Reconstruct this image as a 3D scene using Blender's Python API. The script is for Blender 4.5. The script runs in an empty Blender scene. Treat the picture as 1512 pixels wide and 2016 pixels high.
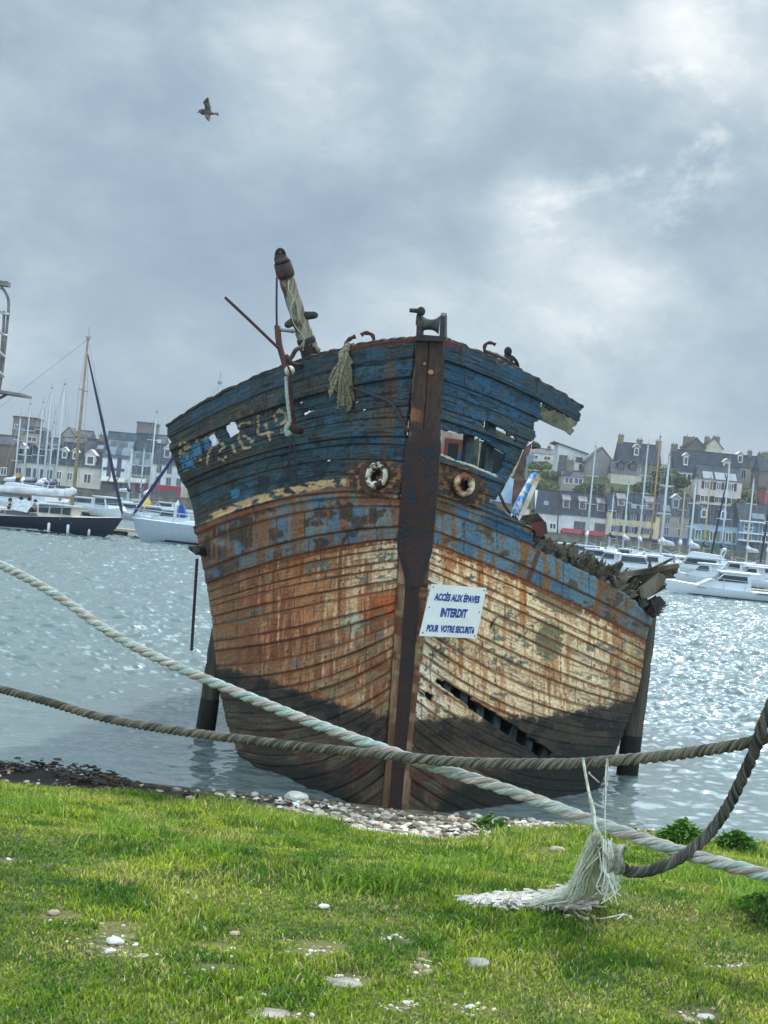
import bpy, math, random
import numpy as np
from mathutils import Vector, Matrix
sc = bpy.context.scene
col = sc.collection
PI = math.pi
# ------------------------------------------------------------------ camera
F = 3030.0                       # focal length in photo pixels (1512 x 2016)
ROLL = math.radians(5.45)
EYE = 3.0
cam = bpy.data.objects.new('camera', bpy.data.cameras.new('camera'))
col.objects.link(cam); sc.camera = cam
cam.location = (0, 0, EYE)
cam.rotation_mode = 'QUATERNION'
q = Matrix.Rotation(math.radians(90), 3, 'X') @ Matrix.Rotation(ROLL, 3, 'Z')
cam.rotation_quaternion = q.to_quaternion()
cam.data.sensor_fit = 'VERTICAL'; cam.data.sensor_height = 36.0
cam.data.lens = 36.0*F/2016.0
cam.data.clip_start = 0.1; cam.data.clip_end = 4000
# ------------------------------------------------------------------ light
sc.view_settings.view_transform = 'Standard'; sc.view_settings.look = 'None'
sc.view_settings.exposure = 0.10; sc.view_settings.gamma = 1.0
SUN_EL, SUN_AZ = math.radians(41), math.radians(19)      # azimuth to the right of the view direction
sun = bpy.data.objects.new('sun', bpy.data.lights.new('sun', 'SUN'))
col.objects.link(sun)
sun.data.energy = 3.2; sun.data.angle = math.radians(4); sun.data.color = (1, .955, .89)
sd = Vector((math.sin(SUN_AZ)*math.cos(SUN_EL), math.cos(SUN_AZ)*math.cos(SUN_EL), math.sin(SUN_EL)))
sun.rotation_mode = 'QUATERNION'; sun.rotation_quaternion = sd.to_track_quat('Z', 'Y')

def L(c):                         # sRGB 0-255 -> linear
    return tuple((x/255/12.92 if x/255 <= .04045 else ((x/255+.055)/1.055)**2.4) for x in c)
def L4(c): return L(c)+(1.0,)

world = bpy.data.worlds.new('World'); sc.world = world; world.use_nodes = True
nt = world.node_tree; N = nt.nodes; N.clear(); lk = nt.links.new
def nd(nt, t, **kw):
    n = nt.nodes.new(t)
    for k, v in kw.items():
        if k.startswith('i_'): n.inputs[k[2:]].default_value = v
        else: setattr(n, k, v)
    return n
def mth(nt, op, a, b=None, c=None, clamp=False):
    n = nt.nodes.new('ShaderNodeMath'); n.operation = op; n.use_clamp = clamp
    for i, x in enumerate((a, b, c)):
        if x is None: continue
        if isinstance(x, (int, float)): n.inputs[i].default_value = x
        else: nt.links.new(x, n.inputs[i])
    return n.outputs[0]
def mixc(nt, f, a, b, mode='MIX'):
    n = nt.nodes.new('ShaderNodeMix'); n.data_type = 'RGBA'; n.blend_type = mode; n.clamp_factor = True
    for s, x in ((0, f), (6, a), (7, b)):
        if isinstance(x, (int, float)): n.inputs[s].default_value = x
        elif isinstance(x, tuple): n.inputs[s].default_value = x if len(x) == 4 else x+(1,)
        else: nt.links.new(x, n.inputs[s])
    return n.outputs[2]
def ramp(nt, f, stops, interp='LINEAR'):
    n = nt.nodes.new('ShaderNodeValToRGB'); e = n.color_ramp.elements; n.color_ramp.interpolation = interp
    while len(e) < len(stops): e.new(.5)
    for i, (p, c) in enumerate(stops):
        e[i].position = p; e[i].color = c if isinstance(c, tuple) and len(c) == 4 else ((c, c, c, 1) if not isinstance(c, tuple) else c+(1,))
    nt.links.new(f, n.inputs[0]); return n.outputs[0]
def smooth(nt, x, lo, hi):
    n = nt.nodes.new('ShaderNodeMapRange'); n.interpolation_type = 'SMOOTHSTEP'
    n.inputs[1].default_value = lo; n.inputs[2].default_value = hi; nt.links.new(x, n.inputs[0]); return n.outputs[0]

tc = nd(nt, 'ShaderNodeTexCoord')
sep = nd(nt, 'ShaderNodeSeparateXYZ'); lk(tc.outputs['Generated'], sep.inputs[0])
sky = nd(nt, 'ShaderNodeTexSky', sky_type='NISHITA', sun_disc=False)
sky.sun_elevation = SUN_EL; sky.sun_rotation = SUN_AZ
# cloud sheet: soft rolls seen from below, drawn in the direction sphere
mp = nd(nt, 'ShaderNodeMapping'); mp.inputs['Rotation'].default_value = (0, math.radians(24), 0); mp.inputs['Scale'].default_value = (1.0, 1.0, 1.55)
lk(tc.outputs['Generated'], mp.inputs[0])
def noise(nt, vec, scale, detail=4, rough=.5, dist=0, out=0, lac=2.0):
    n = nd(nt, 'ShaderNodeTexNoise'); n.inputs['Scale'].default_value = scale; n.inputs['Detail'].default_value = detail
    n.inputs['Roughness'].default_value = rough; n.inputs['Distortion'].default_value = dist; n.inputs['Lacunarity'].default_value = lac
    if vec is not None: nt.links.new(vec, n.inputs['Vector'])
    return n.outputs[out]
n1 = noise(nt, mp.outputs[0], 5.0, 8, .52, .25)
n2 = noise(nt, mp.outputs[0], 12.0, 9, .64, .15)
n3 = noise(nt, mp.outputs[0], 2.1, 2, .5, 0)
cl = mth(nt, 'ADD', mth(nt, 'MULTIPLY', n1, .50), mth(nt, 'MULTIPLY', n2, .40))
cl = mth(nt, 'ADD', cl, mth(nt, 'MULTIPLY', n3, .12))
def blob(px, py, rad, amp):       # a brighter or darker bank of cloud round one direction of the sky
    dx, dy = px-756, py-1008
    x = dx*math.cos(ROLL)+dy*math.sin(ROLL); y = -dx*math.sin(ROLL)+dy*math.cos(ROLL)
    v = Vector((x, F, -y)).normalized()
    d = nd(nt, 'ShaderNodeVectorMath', operation='DOT_PRODUCT'); d.inputs[1].default_value = v
    lk(tc.outputs['Generated'], d.inputs[0])
    return mth(nt, 'MULTIPLY', smooth(nt, d.outputs['Value'], math.cos(rad/F*1.0), 1.0), amp)
n4 = noise(nt, mp.outputs[0], 9.0, 8, .62, .25); n5 = noise(nt, mp.outputs[0], 3.1, 2, .5)
wisp = smooth(nt, n4, .50, .64)
cl = mth(nt, 'ADD', cl, mth(nt, 'MULTIPLY', mth(nt, 'MULTIPLY', wisp, mth(nt, 'ADD', mth(nt, 'ADD', blob(1250, 470, 330, 1.0), blob(1300, 150, 260, .9)), mth(nt, 'MULTIPLY', smooth(nt, n5, .50, .64), .15))), .13))
cl = mth(nt, 'SUBTRACT', cl, .024)
for b in ((1500, 10, 260, .16), (1150, 440, 260, .07), (1330, 500, 230, .05), (1200, 660, 330, .06), (900, 230, 120, .09), (640, 90, 260, .04),
          (1300, 150, 200, .07), (1050, 420, 110, .05), (760, 640, 200, .05), (330, 60, 300, -.03), (1330, 330, 260, -.07), (350, 560, 500, -.05), (250, 760, 420, -.03), (80, 200, 260, .03), (700, 480, 300, -.03)):
    cl = mth(nt, 'ADD', cl, blob(*b))
cloud = ramp(nt, cl, [(.30, L((136, 158, 180))), (.43, L((153, 174, 191))), (.52, L((172, 191, 203))), (.62, L((202, 215, 222))), (.76, L((240, 245, 247)))])
# sky brightened overhead and behind the viewer, added fill light for the hull
dsn = nd(nt, 'ShaderNodeVectorMath', operation='DOT_PRODUCT'); dsn.inputs[1].default_value = sd; lk(tc.outputs['Generated'], dsn.inputs[0])
glow = mth(nt, 'MULTIPLY', mth(nt, 'POWER', smooth(nt, dsn.outputs['Value'], math.cos(math.radians(24)), 1.0), 1.3), 8.0)
up = smooth(nt, sep.outputs[2], .25, .9)
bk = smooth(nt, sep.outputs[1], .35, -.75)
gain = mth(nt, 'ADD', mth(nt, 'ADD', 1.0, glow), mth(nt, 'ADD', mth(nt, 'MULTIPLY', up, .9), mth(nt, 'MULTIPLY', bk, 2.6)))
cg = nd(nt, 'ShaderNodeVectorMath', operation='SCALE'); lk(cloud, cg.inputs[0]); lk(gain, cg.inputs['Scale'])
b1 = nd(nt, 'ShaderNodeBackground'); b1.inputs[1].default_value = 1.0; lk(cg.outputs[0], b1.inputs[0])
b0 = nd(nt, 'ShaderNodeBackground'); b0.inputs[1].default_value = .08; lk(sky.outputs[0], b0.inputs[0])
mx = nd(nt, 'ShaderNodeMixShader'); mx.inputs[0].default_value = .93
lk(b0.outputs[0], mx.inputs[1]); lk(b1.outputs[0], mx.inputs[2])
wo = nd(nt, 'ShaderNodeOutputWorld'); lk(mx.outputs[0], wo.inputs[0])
sc.cycles.max_bounces = 6; sc.cycles.caustics_reflective = False; sc.cycles.caustics_refractive = False
sc.cycles.sample_clamp_indirect = 4; sc.cycles.sample_clamp_direct = 12

# ------------------------------------------------------------------ helpers
def P(px, py, d):                 # the place at distance d (metres ahead) that the photograph shows at pixel px, py
    dx, dy = px-756, py-1008
    x = dx*math.cos(ROLL)+dy*math.sin(ROLL); y = -dx*math.sin(ROLL)+dy*math.cos(ROLL)
    return Vector((x*d/F, d, EYE-y*d/F))
def PA(px, py, d):
    dx, dy = np.asarray(px, float)-756, np.asarray(py, float)-1008
    x = dx*math.cos(ROLL)+dy*math.sin(ROLL); y = -dx*math.sin(ROLL)+dy*math.cos(ROLL)
    return np.stack([x*d/F, d+0*x, EYE-y*d/F], -1)
def G(px, py, z):                 # the place on the level z that shows at pixel px, py
    y = (P(px, py, 1.0).z-EYE)
    return P(px, py, (z-EYE)/y)

rt = np.random.RandomState(7).rand(256, 256)
def vnoise(x, y, s=0):
    x = np.asarray(x, float)+s*17.31; y = np.asarray(y, float)+s*9.77
    xi = np.floor(x).astype(int); yi = np.floor(y).astype(int); fx = x-xi; fy = y-yi
    fx = fx*fx*(3-2*fx); fy = fy*fy*(3-2*fy)
    a = rt[xi & 255, yi & 255]; b = rt[(xi+1) & 255, yi & 255]; c = rt[xi & 255, (yi+1) & 255]; d = rt[(xi+1) & 255, (yi+1) & 255]
    return (a*(1-fx)+b*fx)*(1-fy)+(c*(1-fx)+d*fx)*fy
def fb(x, y, s=0, o=4):
    t = 0; a = .5; w = 0
    for i in range(o):
        t = t+a*vnoise(np.asarray(x)*2**i, np.asarray(y)*2**i, s+i*3.7); w += a; a *= .5
    return t/w
def ss(x, a, b):
    t = np.clip((x-a)/(b-a), 0, 1); return t*t*(3-2*t)
def inpoly(x, y, poly):
    r = np.zeros(np.shape(x), bool); n = len(poly)
    for i in range(n):
        x1, y1 = poly[i]; x2, y2 = poly[(i+1) % n]
        if y1 == y2: continue
        c = ((y1 > y) != (y2 > y)) & (x < (x2-x1)*(y-y1)/(y2-y1)+x1); r ^= c
    return r
def segd(x, y, pts):
    r = np.full(np.shape(x), 1e9)
    for (x1, y1), (x2, y2) in zip(pts[:-1], pts[1:]):
        l = (x2-x1)**2+(y2-y1)**2+1e-9; t = np.clip(((x-x1)*(x2-x1)+(y-y1)*(y2-y1))/l, 0, 1)
        r = np.minimum(r, np.hypot(x-x1-t*(x2-x1), y-y1-t*(y2-y1)))
    return r

def tag(o, label=None, cat=None, group=None, kind=None):
    if label: o['label'] = label
    if cat: o['category'] = cat
    if group: o['group'] = group
    if kind: o['kind'] = kind
    return o
def empty(name, loc, label=None, cat=None, group=None, rz=0):
    o = bpy.data.objects.new(name, None); col.objects.link(o); o.location = loc; o.rotation_euler = (0, 0, rz)
    o.empty_display_size = .1
    return tag(o, label, cat, group)
def put(name, me, parent=None, loc=None):
    o = bpy.data.objects.new(name, me); col.objects.link(o)
    if parent is not None:
        o.parent = parent
    if loc is not None: o.location = loc
    return o
class MB:
    """collects shapes in one frame; built as ONE mesh"""
    def __init__(s, inv=None): s.v = []; s.f = []; s.mi = []; s.m = 0
    def add(s, vs, fs):
        b = len(s.v); s.v.extend([tuple(v) for v in vs]); s.f.extend([tuple(b+i for i in f) for f in fs]); s.mi.extend([s.m]*len(fs)); return s
    def box(s, x0, x1, y0, y1, z0, z1, rot=None, at=(0, 0, 0)):
        vs = [Vector((x, y, z)) for z in (z0, z1) for y in (y0, y1) for x in (x0, x1)]
        if rot is not None: vs = [rot @ v for v in vs]
        vs = [v+Vector(at) for v in vs]
        return s.add(vs, [(0, 2, 3, 1), (4, 5, 7, 6), (0, 1, 5, 4), (2, 6, 7, 3), (0, 4, 6, 2), (1, 3, 7, 5)])
    def prism(s, poly, a, b):     # polygon in 3D extruded by vector b-a
        n = len(poly); d = Vector(b)-Vector(a)
        vs = [Vector(p) for p in poly]+[Vector(p)+d for p in poly]
        return s.add(vs, [tuple(range(n)), tuple(range(2*n-1, n-1, -1))]+[(i, i+n, (i+1) % n+n, (i+1) % n) for i in range(n)])
    def tube(s, pts, r, k=8, cap=True, flat=1.0, roll=0.0):
        pts = [Vector(p) for p in pts]; n = len(pts)
        rr = list(r) if hasattr(r, '__len__') else [r]*n
        t0 = (pts[1]-pts[0]).normalized(); u = t0.orthogonal().normalized()
        if abs(t0.z) < .9: u = t0.cross(Vector((0, 0, 1))).normalized()
        vs = []
        for i in range(n):
            t = (pts[min(i+1, n-1)]-pts[max(i-1, 0)])
            t = t.normalized() if t.length > 1e-9 else t0
            u = (u-t*u.dot(t)); u = u.normalized() if u.length > 1e-6 else t.orthogonal().normalized()
            w = t.cross(u)
            for j in range(k):
                a = 2*PI*(j+.5)/k+roll; vs.append(pts[i]+(u*math.cos(a)+w*math.sin(a)*flat)*rr[i])
        fs = [(i*k+j, i*k+(j+1) % k, (i+1)*k+(j+1) % k, (i+1)*k+j) for i in range(n-1) for j in range(k)]
        if cap: fs += [tuple(range(k-1, -1, -1)), tuple((n-1)*k+j for j in range(k))]
        return s.add(vs, fs)
    def ball(s, c, r, n=10, m=6, sc3=(1, 1, 1), rot=None):
        vs = []
        for i in range(m+1):
            th = PI*i/m
            for j in range(n):
                a = 2*PI*j/n; v = Vector((math.sin(th)*math.cos(a)*sc3[0], math.sin(th)*math.sin(a)*sc3[1], math.cos(th)*sc3[2]))*r
                if rot is not None: v = rot @ v
                vs.append(v+Vector(c))
        return s.add(vs, [(i*n+j, (i+1)*n+j, (i+1)*n+(j+1) % n, i*n+(j+1) % n) for i in range(m) for j in range(n)])
    def grid(s, rows):            # rows: list of equal-length lists of points
        n = len(rows[0]); vs = [p for r in rows for p in r]
        return s.add(vs, [(i*n+j, i*n+j+1, (i+1)*n+j+1, (i+1)*n+j) for i in range(len(rows)-1) for j in range(n-1)])
    def mesh(s, name, mats, smooth=False):
        me = bpy.data.meshes.new(name); me.from_pydata(s.v, [], s.f); 
        for m in (mats if isinstance(mats, (list, tuple)) else [mats]): me.materials.append(m)
        me.polygons.foreach_set('material_index', s.mi)
        if smooth: me.polygons.foreach_set('use_smooth', [True]*len(s.f))
        me.validate(); me.update(); return me
    def build(s, name, mats, parent=None, smooth=False, loc=None, bevel=0):
        if parent is not None and loc is None and parent.type == 'EMPTY' and getattr(s, 'world', False):
            pass
        o = put(name, s.mesh(name, mats, smooth), parent, loc)
        if bevel:
            b = o.modifiers.new('bevel', 'BEVEL'); b.width = bevel; b.segments = 2; b.limit_method = 'ANGLE'
        return o
def wpart(mb, name, mats, parent, smooth=False, bevel=0, label=None):
    """mesh given in world coordinates, hung under a parent that stands anywhere"""
    o = mb.build(name, mats, None, smooth, None, bevel)
    bpy.context.view_layer.update()
    if parent is not None:
        M = Matrix.Identity(4); p = parent; ch = []
        while p is not None: ch.append(p); p = p.parent
        for c in reversed(ch): M = M @ c.matrix_parent_inverse @ c.matrix_basis
        o.parent = parent; o.matrix_parent_inverse = M.inverted()
    if label: o['label'] = label
    return o
def npmesh(name, V, Fq, mats, colr=None, smooth=True, tri=None):
    me = bpy.data.meshes.new(name)
    V = np.asarray(V, np.float32); Fq = np.asarray(Fq, np.int32) if Fq is not None else np.zeros((0, 4), np.int32)
    nq = len(Fq); ntr = 0 if tri is None else len(tri)
    me.vertices.add(len(V)); me.vertices.foreach_set('co', V.ravel())
    li = Fq.ravel()
    if ntr: li = np.concatenate([li, np.asarray(tri, np.int32).ravel()])
    me.loops.add(len(li)); me.loops.foreach_set('vertex_index', li.astype(np.int32))
    me.polygons.add(nq+ntr)
    ls = np.concatenate([np.arange(nq)*4, nq*4+np.arange(ntr)*3]).astype(np.int32)
    me.polygons.foreach_set('loop_start', ls)
    me.polygons.foreach_set('loop_total', np.concatenate([np.full(nq, 4), np.full(ntr, 3)]).astype(np.int32))
    me.polygons.foreach_set('use_smooth', np.full(nq+ntr, smooth))
    me.update(calc_edges=True)
    if colr is not None:
        a = me.color_attributes.new('Col', 'FLOAT_COLOR', 'POINT')
        c = np.ones((len(V), 4), np.float32); c[:, :3] = colr; a.data.foreach_set('color', c.ravel())
    for m in (mats if isinstance(mats, (list, tuple)) else [mats]): me.materials.append(m)
    return me
def spline(pts, n):
    """Catmull-Rom through points, n samples"""
    p = [Vector(a) for a in pts]; p = [p[0]*2-p[1]]+p+[p[-1]*2-p[-2]]; m = len(p)-3; out = []
    for i in range(n):
        t = i/(n-1)*m; k = min(int(t), m-1); t -= k; a, b, c, d = p[k:k+4]
        out.append(.5*((2*b)+(c-a)*t+(2*a-5*b+4*c-d)*t*t+(3*b-a-3*c+d)*t**3))
    return out

# ------------------------------------------------------------------ materials
MATS = {}
def mat(name, c, rough=.8, metal=0, var=.18, sharp=.15, scale=6.0, bump=.2, bscale=None, c2=None, dist=.01, spec=.5, coord='Object', stretch=(1, 1, 1)):
    if name in MATS: return MATS[name]
    m = bpy.data.materials.new(name); m.use_nodes = True; t = m.node_tree; b = t.nodes['Principled BSDF']
    tcn = nd(t, 'ShaderNodeTexCoord'); mpn = nd(t, 'ShaderNodeMapping'); mpn.inputs['Scale'].default_value = stretch
    t.links.new(tcn.outputs[coord], mpn.inputs[0])
    f = noise(t, mpn.outputs[0], scale, 6, .6)
    base = L(c); alt = L(c2) if c2 else tuple(x*(1-var*1.6) for x in base); hi = base if c2 else tuple(min(1, x*(1+var)) for x in base)
    cr = ramp(t, f, [(.5-sharp, alt), (.5+sharp, hi)])
    t.links.new(cr, b.inputs['Base Color']); b.inputs['Roughness'].default_value = rough; b.inputs['Metallic'].default_value = metal
    b.inputs['Specular IOR Level'].default_value = spec
    if bump:
        bn = nd(t, 'ShaderNodeBump'); bn.inputs['Strength'].default_value = bump; bn.inputs['Distance'].default_value = dist
        t.links.new(noise(t, mpn.outputs[0], bscale or scale*5, 5, .65), bn.inputs['Height']); t.links.new(bn.outputs[0], b.inputs['Normal'])
    MATS[name] = m; return m
# ================================================================== the wreck
def herm(xs, ys, x):
    xs = np.asarray(xs, float); ys = np.asarray(ys, float); m = np.gradient(ys, xs)
    k = np.clip(np.searchsorted(xs, x)-1, 0, len(xs)-2); h = xs[k+1]-xs[k]; t = (x-xs[k])/h
    return (2*t**3-3*t**2+1)*ys[k]+(t**3-2*t**2+t)*h*m[k]+(-2*t**3+3*t**2)*ys[k+1]+(t**3-t**2)*h*m[k+1]
VT = [0, .04, .35, .45, .55, .7, .8, .9, 1.0]
TAB = {'L': dict(S=[(820, 666), (815, 704), (788, 972), (783, 1062), (779, 1140), (770, 1262), (763, 1365), (757, 1465), (748, 1600)],
                 M=[(560, 722), (560, 760), (585, 978), (600, 1090), (600, 1170), (610, 1325), (610, 1437), (620, 1535), (660, 1650)],
                 E=[(331, 838), (333, 864), (387, 1040), (405, 1150), (416, 1212), (430, 1345), (452, 1440), (490, 1525), (570, 1650)]),
       'R': dict(S=[(872, 668), (870, 708), (852, 972), (846, 1068), (840, 1140), (830, 1270), (822, 1368), (812, 1470), (800, 1606)],
                 M=[(1090, 768), (1085, 802), (1060, 1048), (1050, 1152), (1040, 1235), (1030, 1385), (1020, 1478), (990, 1570), (930, 1660)],
                 E=[(1345, 955), (1343, 980), (1306, 1160), (1272, 1262), (1262, 1335), (1232, 1430), (1205, 1500), (1160, 1580), (1090, 1670)])}
DS = [14.75, 14.8, 15.0, 15.1, 15.15, 15.2, 15.22, 15.25, 15.3]
DE = [19.2, 19.2, 19.4, 19.3, 19.2, 18.9, 18.4, 17.8, 17.0]
KL = [.50, .50, .52, .55, .6, .68, .74, .8, .85]
def hull_px(side, v, s):
    T = TAB[side]; g = lambda key, i: herm(VT, [p[i] for p in T[key]], v)
    Sx, Sy, Mx, My, Ex, Ey = g('S', 0), g('S', 1), g('M', 0), g('M', 1), g('E', 0), g('E', 1)
    x = Sx+(Ex-Sx)*s; sm = (Mx-Sx)/(Ex-Sx)
    y = Sy*(s-sm)*(s-1)/(sm)+My*s*(s-1)/(sm*(sm-1))+Ey*s*(s-sm)/(1-sm)
    k = herm(VT, KL, v); d0 = herm(VT, DS, v); d1 = herm(VT, DE, v)
    df = k*s+(1-k)*(1-np.sqrt(np.clip(1-s*s, 0, 1)))
    return x, y, d0+(d1-d0)*df
def stem_x(d): return .27+.07*(d-15)
PLV = [0, .04]+[.04+.31*i/9 for i in range(1, 10)]+[.35+.10*i/3 for i in range(1, 4)]+[.45+.55*i/21 for i in range(1, 22)]
PLV = np.array(PLV); _jr = np.random.RandomState(4).uniform(-.22, .22, len(PLV)); _st = np.gradient(PLV)
PLV = np.array([p_+(j_*s_ if (p_ not in (0, .04, 1.0) and abs(p_-.35) > .005 and abs(p_-.45) > .005) else 0) for p_, j_, s_ in zip(PLV, _jr, _st)])
def plank_of(v):
    i = np.clip(np.searchsorted(PLV, v, side='right')-1, 0, len(PLV)-2)
    return i, (v-PLV[i])/(PLV[i+1]-PLV[i]), PLV[i+1]-PLV[i]
HOLES = {'L': [[(436, 843), (459, 829), (470, 850), (450, 864)], [(403, 861), (417, 852), (429, 871), (416, 883)],
               [(592, 814), (616, 801), (619, 806), (596, 820)], [(584, 794), (594, 789), (595, 792), (585, 797)], [(692, 794), (703, 789), (704, 791), (693, 796)],
               [(697, 812), (718, 805), (718, 807), (698, 814)], [(632, 911), (650, 903), (650, 905), (633, 914)], [(551, 900), (566, 893), (566, 895), (552, 902)],
               [(655, 812), (668, 806), (668, 808), (656, 814)]],
         'R': [[(955, 825), (972, 835), (988, 845), (1017, 862), (1014, 871), (978, 861), (960, 852), (950, 841)],
               [(868, 845), (918, 854), (945, 861), (972, 878), (998, 894), (994, 908), (988, 925), (978, 935), (950, 924), (928, 914), (898, 906), (880, 897), (868, 893)],
               [(861, 1332), (875, 1339), (960, 1392), (1091, 1482), (1083, 1490), (1064, 1492), (958, 1419), (857, 1343)],
               [(824, 1353), (857, 1371), (851, 1384)], [(962, 1232), (975, 1216), (985, 1210), (973, 1227), (968, 1240)],
               [(1064, 794), (1100, 811), (1137, 829), (1143, 801), (1150, 780), (1500, 780), (1500, 1222), (1290, 1222), (1262, 1196), (1247, 1181), (1220, 1162), (1189, 1146), (1135, 1117), (1079, 1092), (1050, 1078), (1046, 1048),
                (1042, 1038), (985, 1003), (962, 985), (981, 973), (998, 944), (1021, 907), (1040, 871), (1054, 861), (1055, 831), (1067, 825)]]}
GLYPH = [[(349, 905), (357, 872), (371, 906)], [(353, 893), (368, 893)], [(372, 912), (366, 872), (384, 902), (385, 866), (396, 905)],
         [(396, 866), (420, 852), (413, 884), (408, 912)], [(424, 876), (432, 868), (442, 880), (434, 888), (445, 896), (443, 906), (430, 902)],
         [(458, 876), (466, 894)], [(498, 836), (484, 830), (470, 838), (468, 862), (480, 882), (494, 880), (497, 866), (480, 858)],
         [(506, 818), (508, 856), (536, 850)], [(522, 836), (532, 866)], [(545, 836), (539, 818), (548, 808), (560, 812), (563, 828), (552, 834)], [(560, 830), (556, 852)]]
def mixr(a, b, m):
    return a+(np.asarray(b, float)-a)*np.clip(m, 0, 1)[..., None]
def paint(side, X, Y, v, s):
    pi_, pf, pw = plank_of(v)
    h = rt[(pi_*37+11) & 255, (pi_*91+(3 if side == 'L' else 77)) & 255]                      # one random number per plank
    wy = Y+6*fb(X/40, Y/40, 5); wx = X+6*fb(X/30, Y/30, 6)
    big = fb(X/90, Y/60, 1, 4); med = fb(X/28, Y/20, 2, 4); fin = fb(X/7, Y/6, 3, 4); str_ = fb(X/5.5, Y/70, 4, 4); str2 = fb(X/14, Y/160, 14, 4)
    al = fb(X/60, pi_*7.3, 8, 3); grain = fb(X/40, (v*400), 18, 4)
    blk = rt[(np.floor(X/38+pi_*.37)).astype(int) & 255, (pi_*13+5) & 255]; blk2 = rt[(np.floor(X/17+pi_*.61)).astype(int) & 255, (pi_*29+9) & 255]
    V0 = v; C = np.zeros(X.shape+(3,))
    # ---- topsides
    up = np.zeros_like(C)
    if side == 'L':
        up[:] = (54, 84, 94); up = mixr(up, (42, 60, 68), ss(med, .42, .62)); up = mixr(up, (66, 66, 60), ss(big+.5*(h-.5), .52, .72)*.9)
        up = mixr(up, (46, 78, 106), ss(X+60*(med-.5), 610, 800)*ss(blk+.5*med, .35, .8)*.85)
        up = mixr(up, (58, 98, 122), ss(blk2+fin*.5, 1.0, 1.25)*.7)
        up = mixr(up, (38, 42, 42), ss(fin+.4*(med-.5), .58, .70)*.85)
        up = mixr(up, (96, 78, 60), ss(str_+.3*(big-.5), .60, .74)*.7)
        up = mixr(up, (110, 74, 48), ss(1-abs(X-(768-.05*Y+38))/26, .2, .8)*ss(str_, .35, .6)*.6)
        up = mixr(up, (54, 52, 48), ss(480-X, 0, 110)*ss(med, .35, .6)*.8)
    else:
        up[:] = (46, 80, 104); up = mixr(up, (48, 92, 122), ss(med, .5, .66)*.8); up = mixr(up, (54, 70, 72), ss(big+.4*(h-.5), .58, .76)*.8)
        up = mixr(up, (40, 44, 46), ss(fin+.4*(med-.5), .62, .72)*.85); up = mixr(up, (104, 84, 60), ss(str_, .68, .8)*.6)
        up = mixr(up, (58, 58, 52), ss(X+40*(med-.5), 985, 1050)*ss(Y, 850, 900)*.9)
    rail = ss(.043-v, 0, .002)
    rc = mixr(up, (52, 66, 76), np.full(X.shape, .6)); rc = mixr(rc, (54, 88, 112), ss(blk+med*.4, .75, .95)*.75); rc = mixr(rc, (84, 92, 84), ss(fin, .6, .7)*.6)
    rc = mixr(rc, (92, 56, 46), ss(.014-v+.012*(med-.5), 0, .006)*(ss(X, 640, 700) if side == 'L' else ss(960-X, 0, 100)))
    up = mixr(up, rc, rail)
    peel = fb(X/45+pi_*3.3, V0*700, 19, 4); up = mixr(up, (78, 74, 66), ss(peel+.25*(big-.5)+.12*(h-.5), .60, .68)*.85); up = mixr(up, (30, 32, 34), ss(fb(X/60+pi_*1.7, V0*900, 20, 3), .62, .70)*.8)
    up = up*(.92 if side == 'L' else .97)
    # ---- middle band
    mid = np.zeros_like(C)
    if side == 'L':
        mid[:] = (104, 112, 112); mid = mixr(mid, (80, 106, 128), ss(blk, .6, .7)*.9); mid = mixr(mid, (120, 84, 60), ss(str2+.25*(blk2-.5), .5, .6)*.9)
        mid = mixr(mid, (66, 54, 46), ss(med+.2*(blk-.5), .54, .62)*.9); mid = mixr(mid, (60, 50, 42), ss(540-X, 0, 140)*ss(med, .3, .6)*.85)
        mid = mixr(mid, (150, 92, 56), ss(str_, .58, .7)*.6)
    else:
        mid[:] = (98, 124, 138); mid = mixr(mid, (78, 106, 130), ss(blk+.3*med, .72, .85)*.9); mid = mixr(mid, (128, 126, 112), ss(med, .56, .68)*.6)
        mid = mixr(mid, (140, 92, 52), ss(str2+.2*(blk2-.5), .60, .68)*.9); mid = mixr(mid, (122, 88, 58), ss(X+30*(med-.5), 1178, 1205)*.8)
        mid = mixr(mid, (100, 118, 128), ss(X+26*(med-.5), 1200, 1230)*ss(fin+.3*blk, .55, .75)); mid = mixr(mid, (66, 60, 54), ss(med, .62, .7)*.7)
        mid = mixr(mid, (86, 74, 62), ss(Y-X*.35, 760, 640)*ss(940-X+40*(fin-.5), 0, 60)*ss(med, .42, .52)*.8)
        mid = mixr(mid, (50, 88, 118), np.clip(1-np.hypot((X-1010)/62, (Y-1046-(X-1010)*.42)/16)*.9+.5*(fin-.4), 0, 1)*2)
        mid = mixr(mid, (92, 60, 40), ss(1-abs(X-(1052+(1110-Y)*.35))/7, 0, .6)*.9); mid = mixr(mid, (130, 84, 48), ss(1-abs(X-(1176+(1190-Y)*.30))/9, 0, .6)*.9)
    # ---- boot: rust and cream bottom paint
    lo = np.zeros_like(C)
    if side == 'L':
        lo[:] = (172, 116, 76); lo = mixr(lo, (134, 74, 44), ss(str_+.35*(big-.5), .44, .60)*.95); lo = mixr(lo, (216, 186, 146), ss(str_*.6+str2*.4+.0010*(X-600), .56, .68)*.85)
        lo = mixr(lo, (118, 66, 40), ss(str2+.3*(big-.5), .55, .70)*.85); lo = mixr(lo, (226, 206, 174), ss(X+60*(med-.5), 690, 760)*ss(1195-Y+40*(med-.5), 0, 60)*.7)
        lo = mixr(lo, (160, 74, 34), ss(1-abs(Y-1196-(770-X)*.05)/40, 0, .5)*ss(X, 690, 760)*.8)
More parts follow.
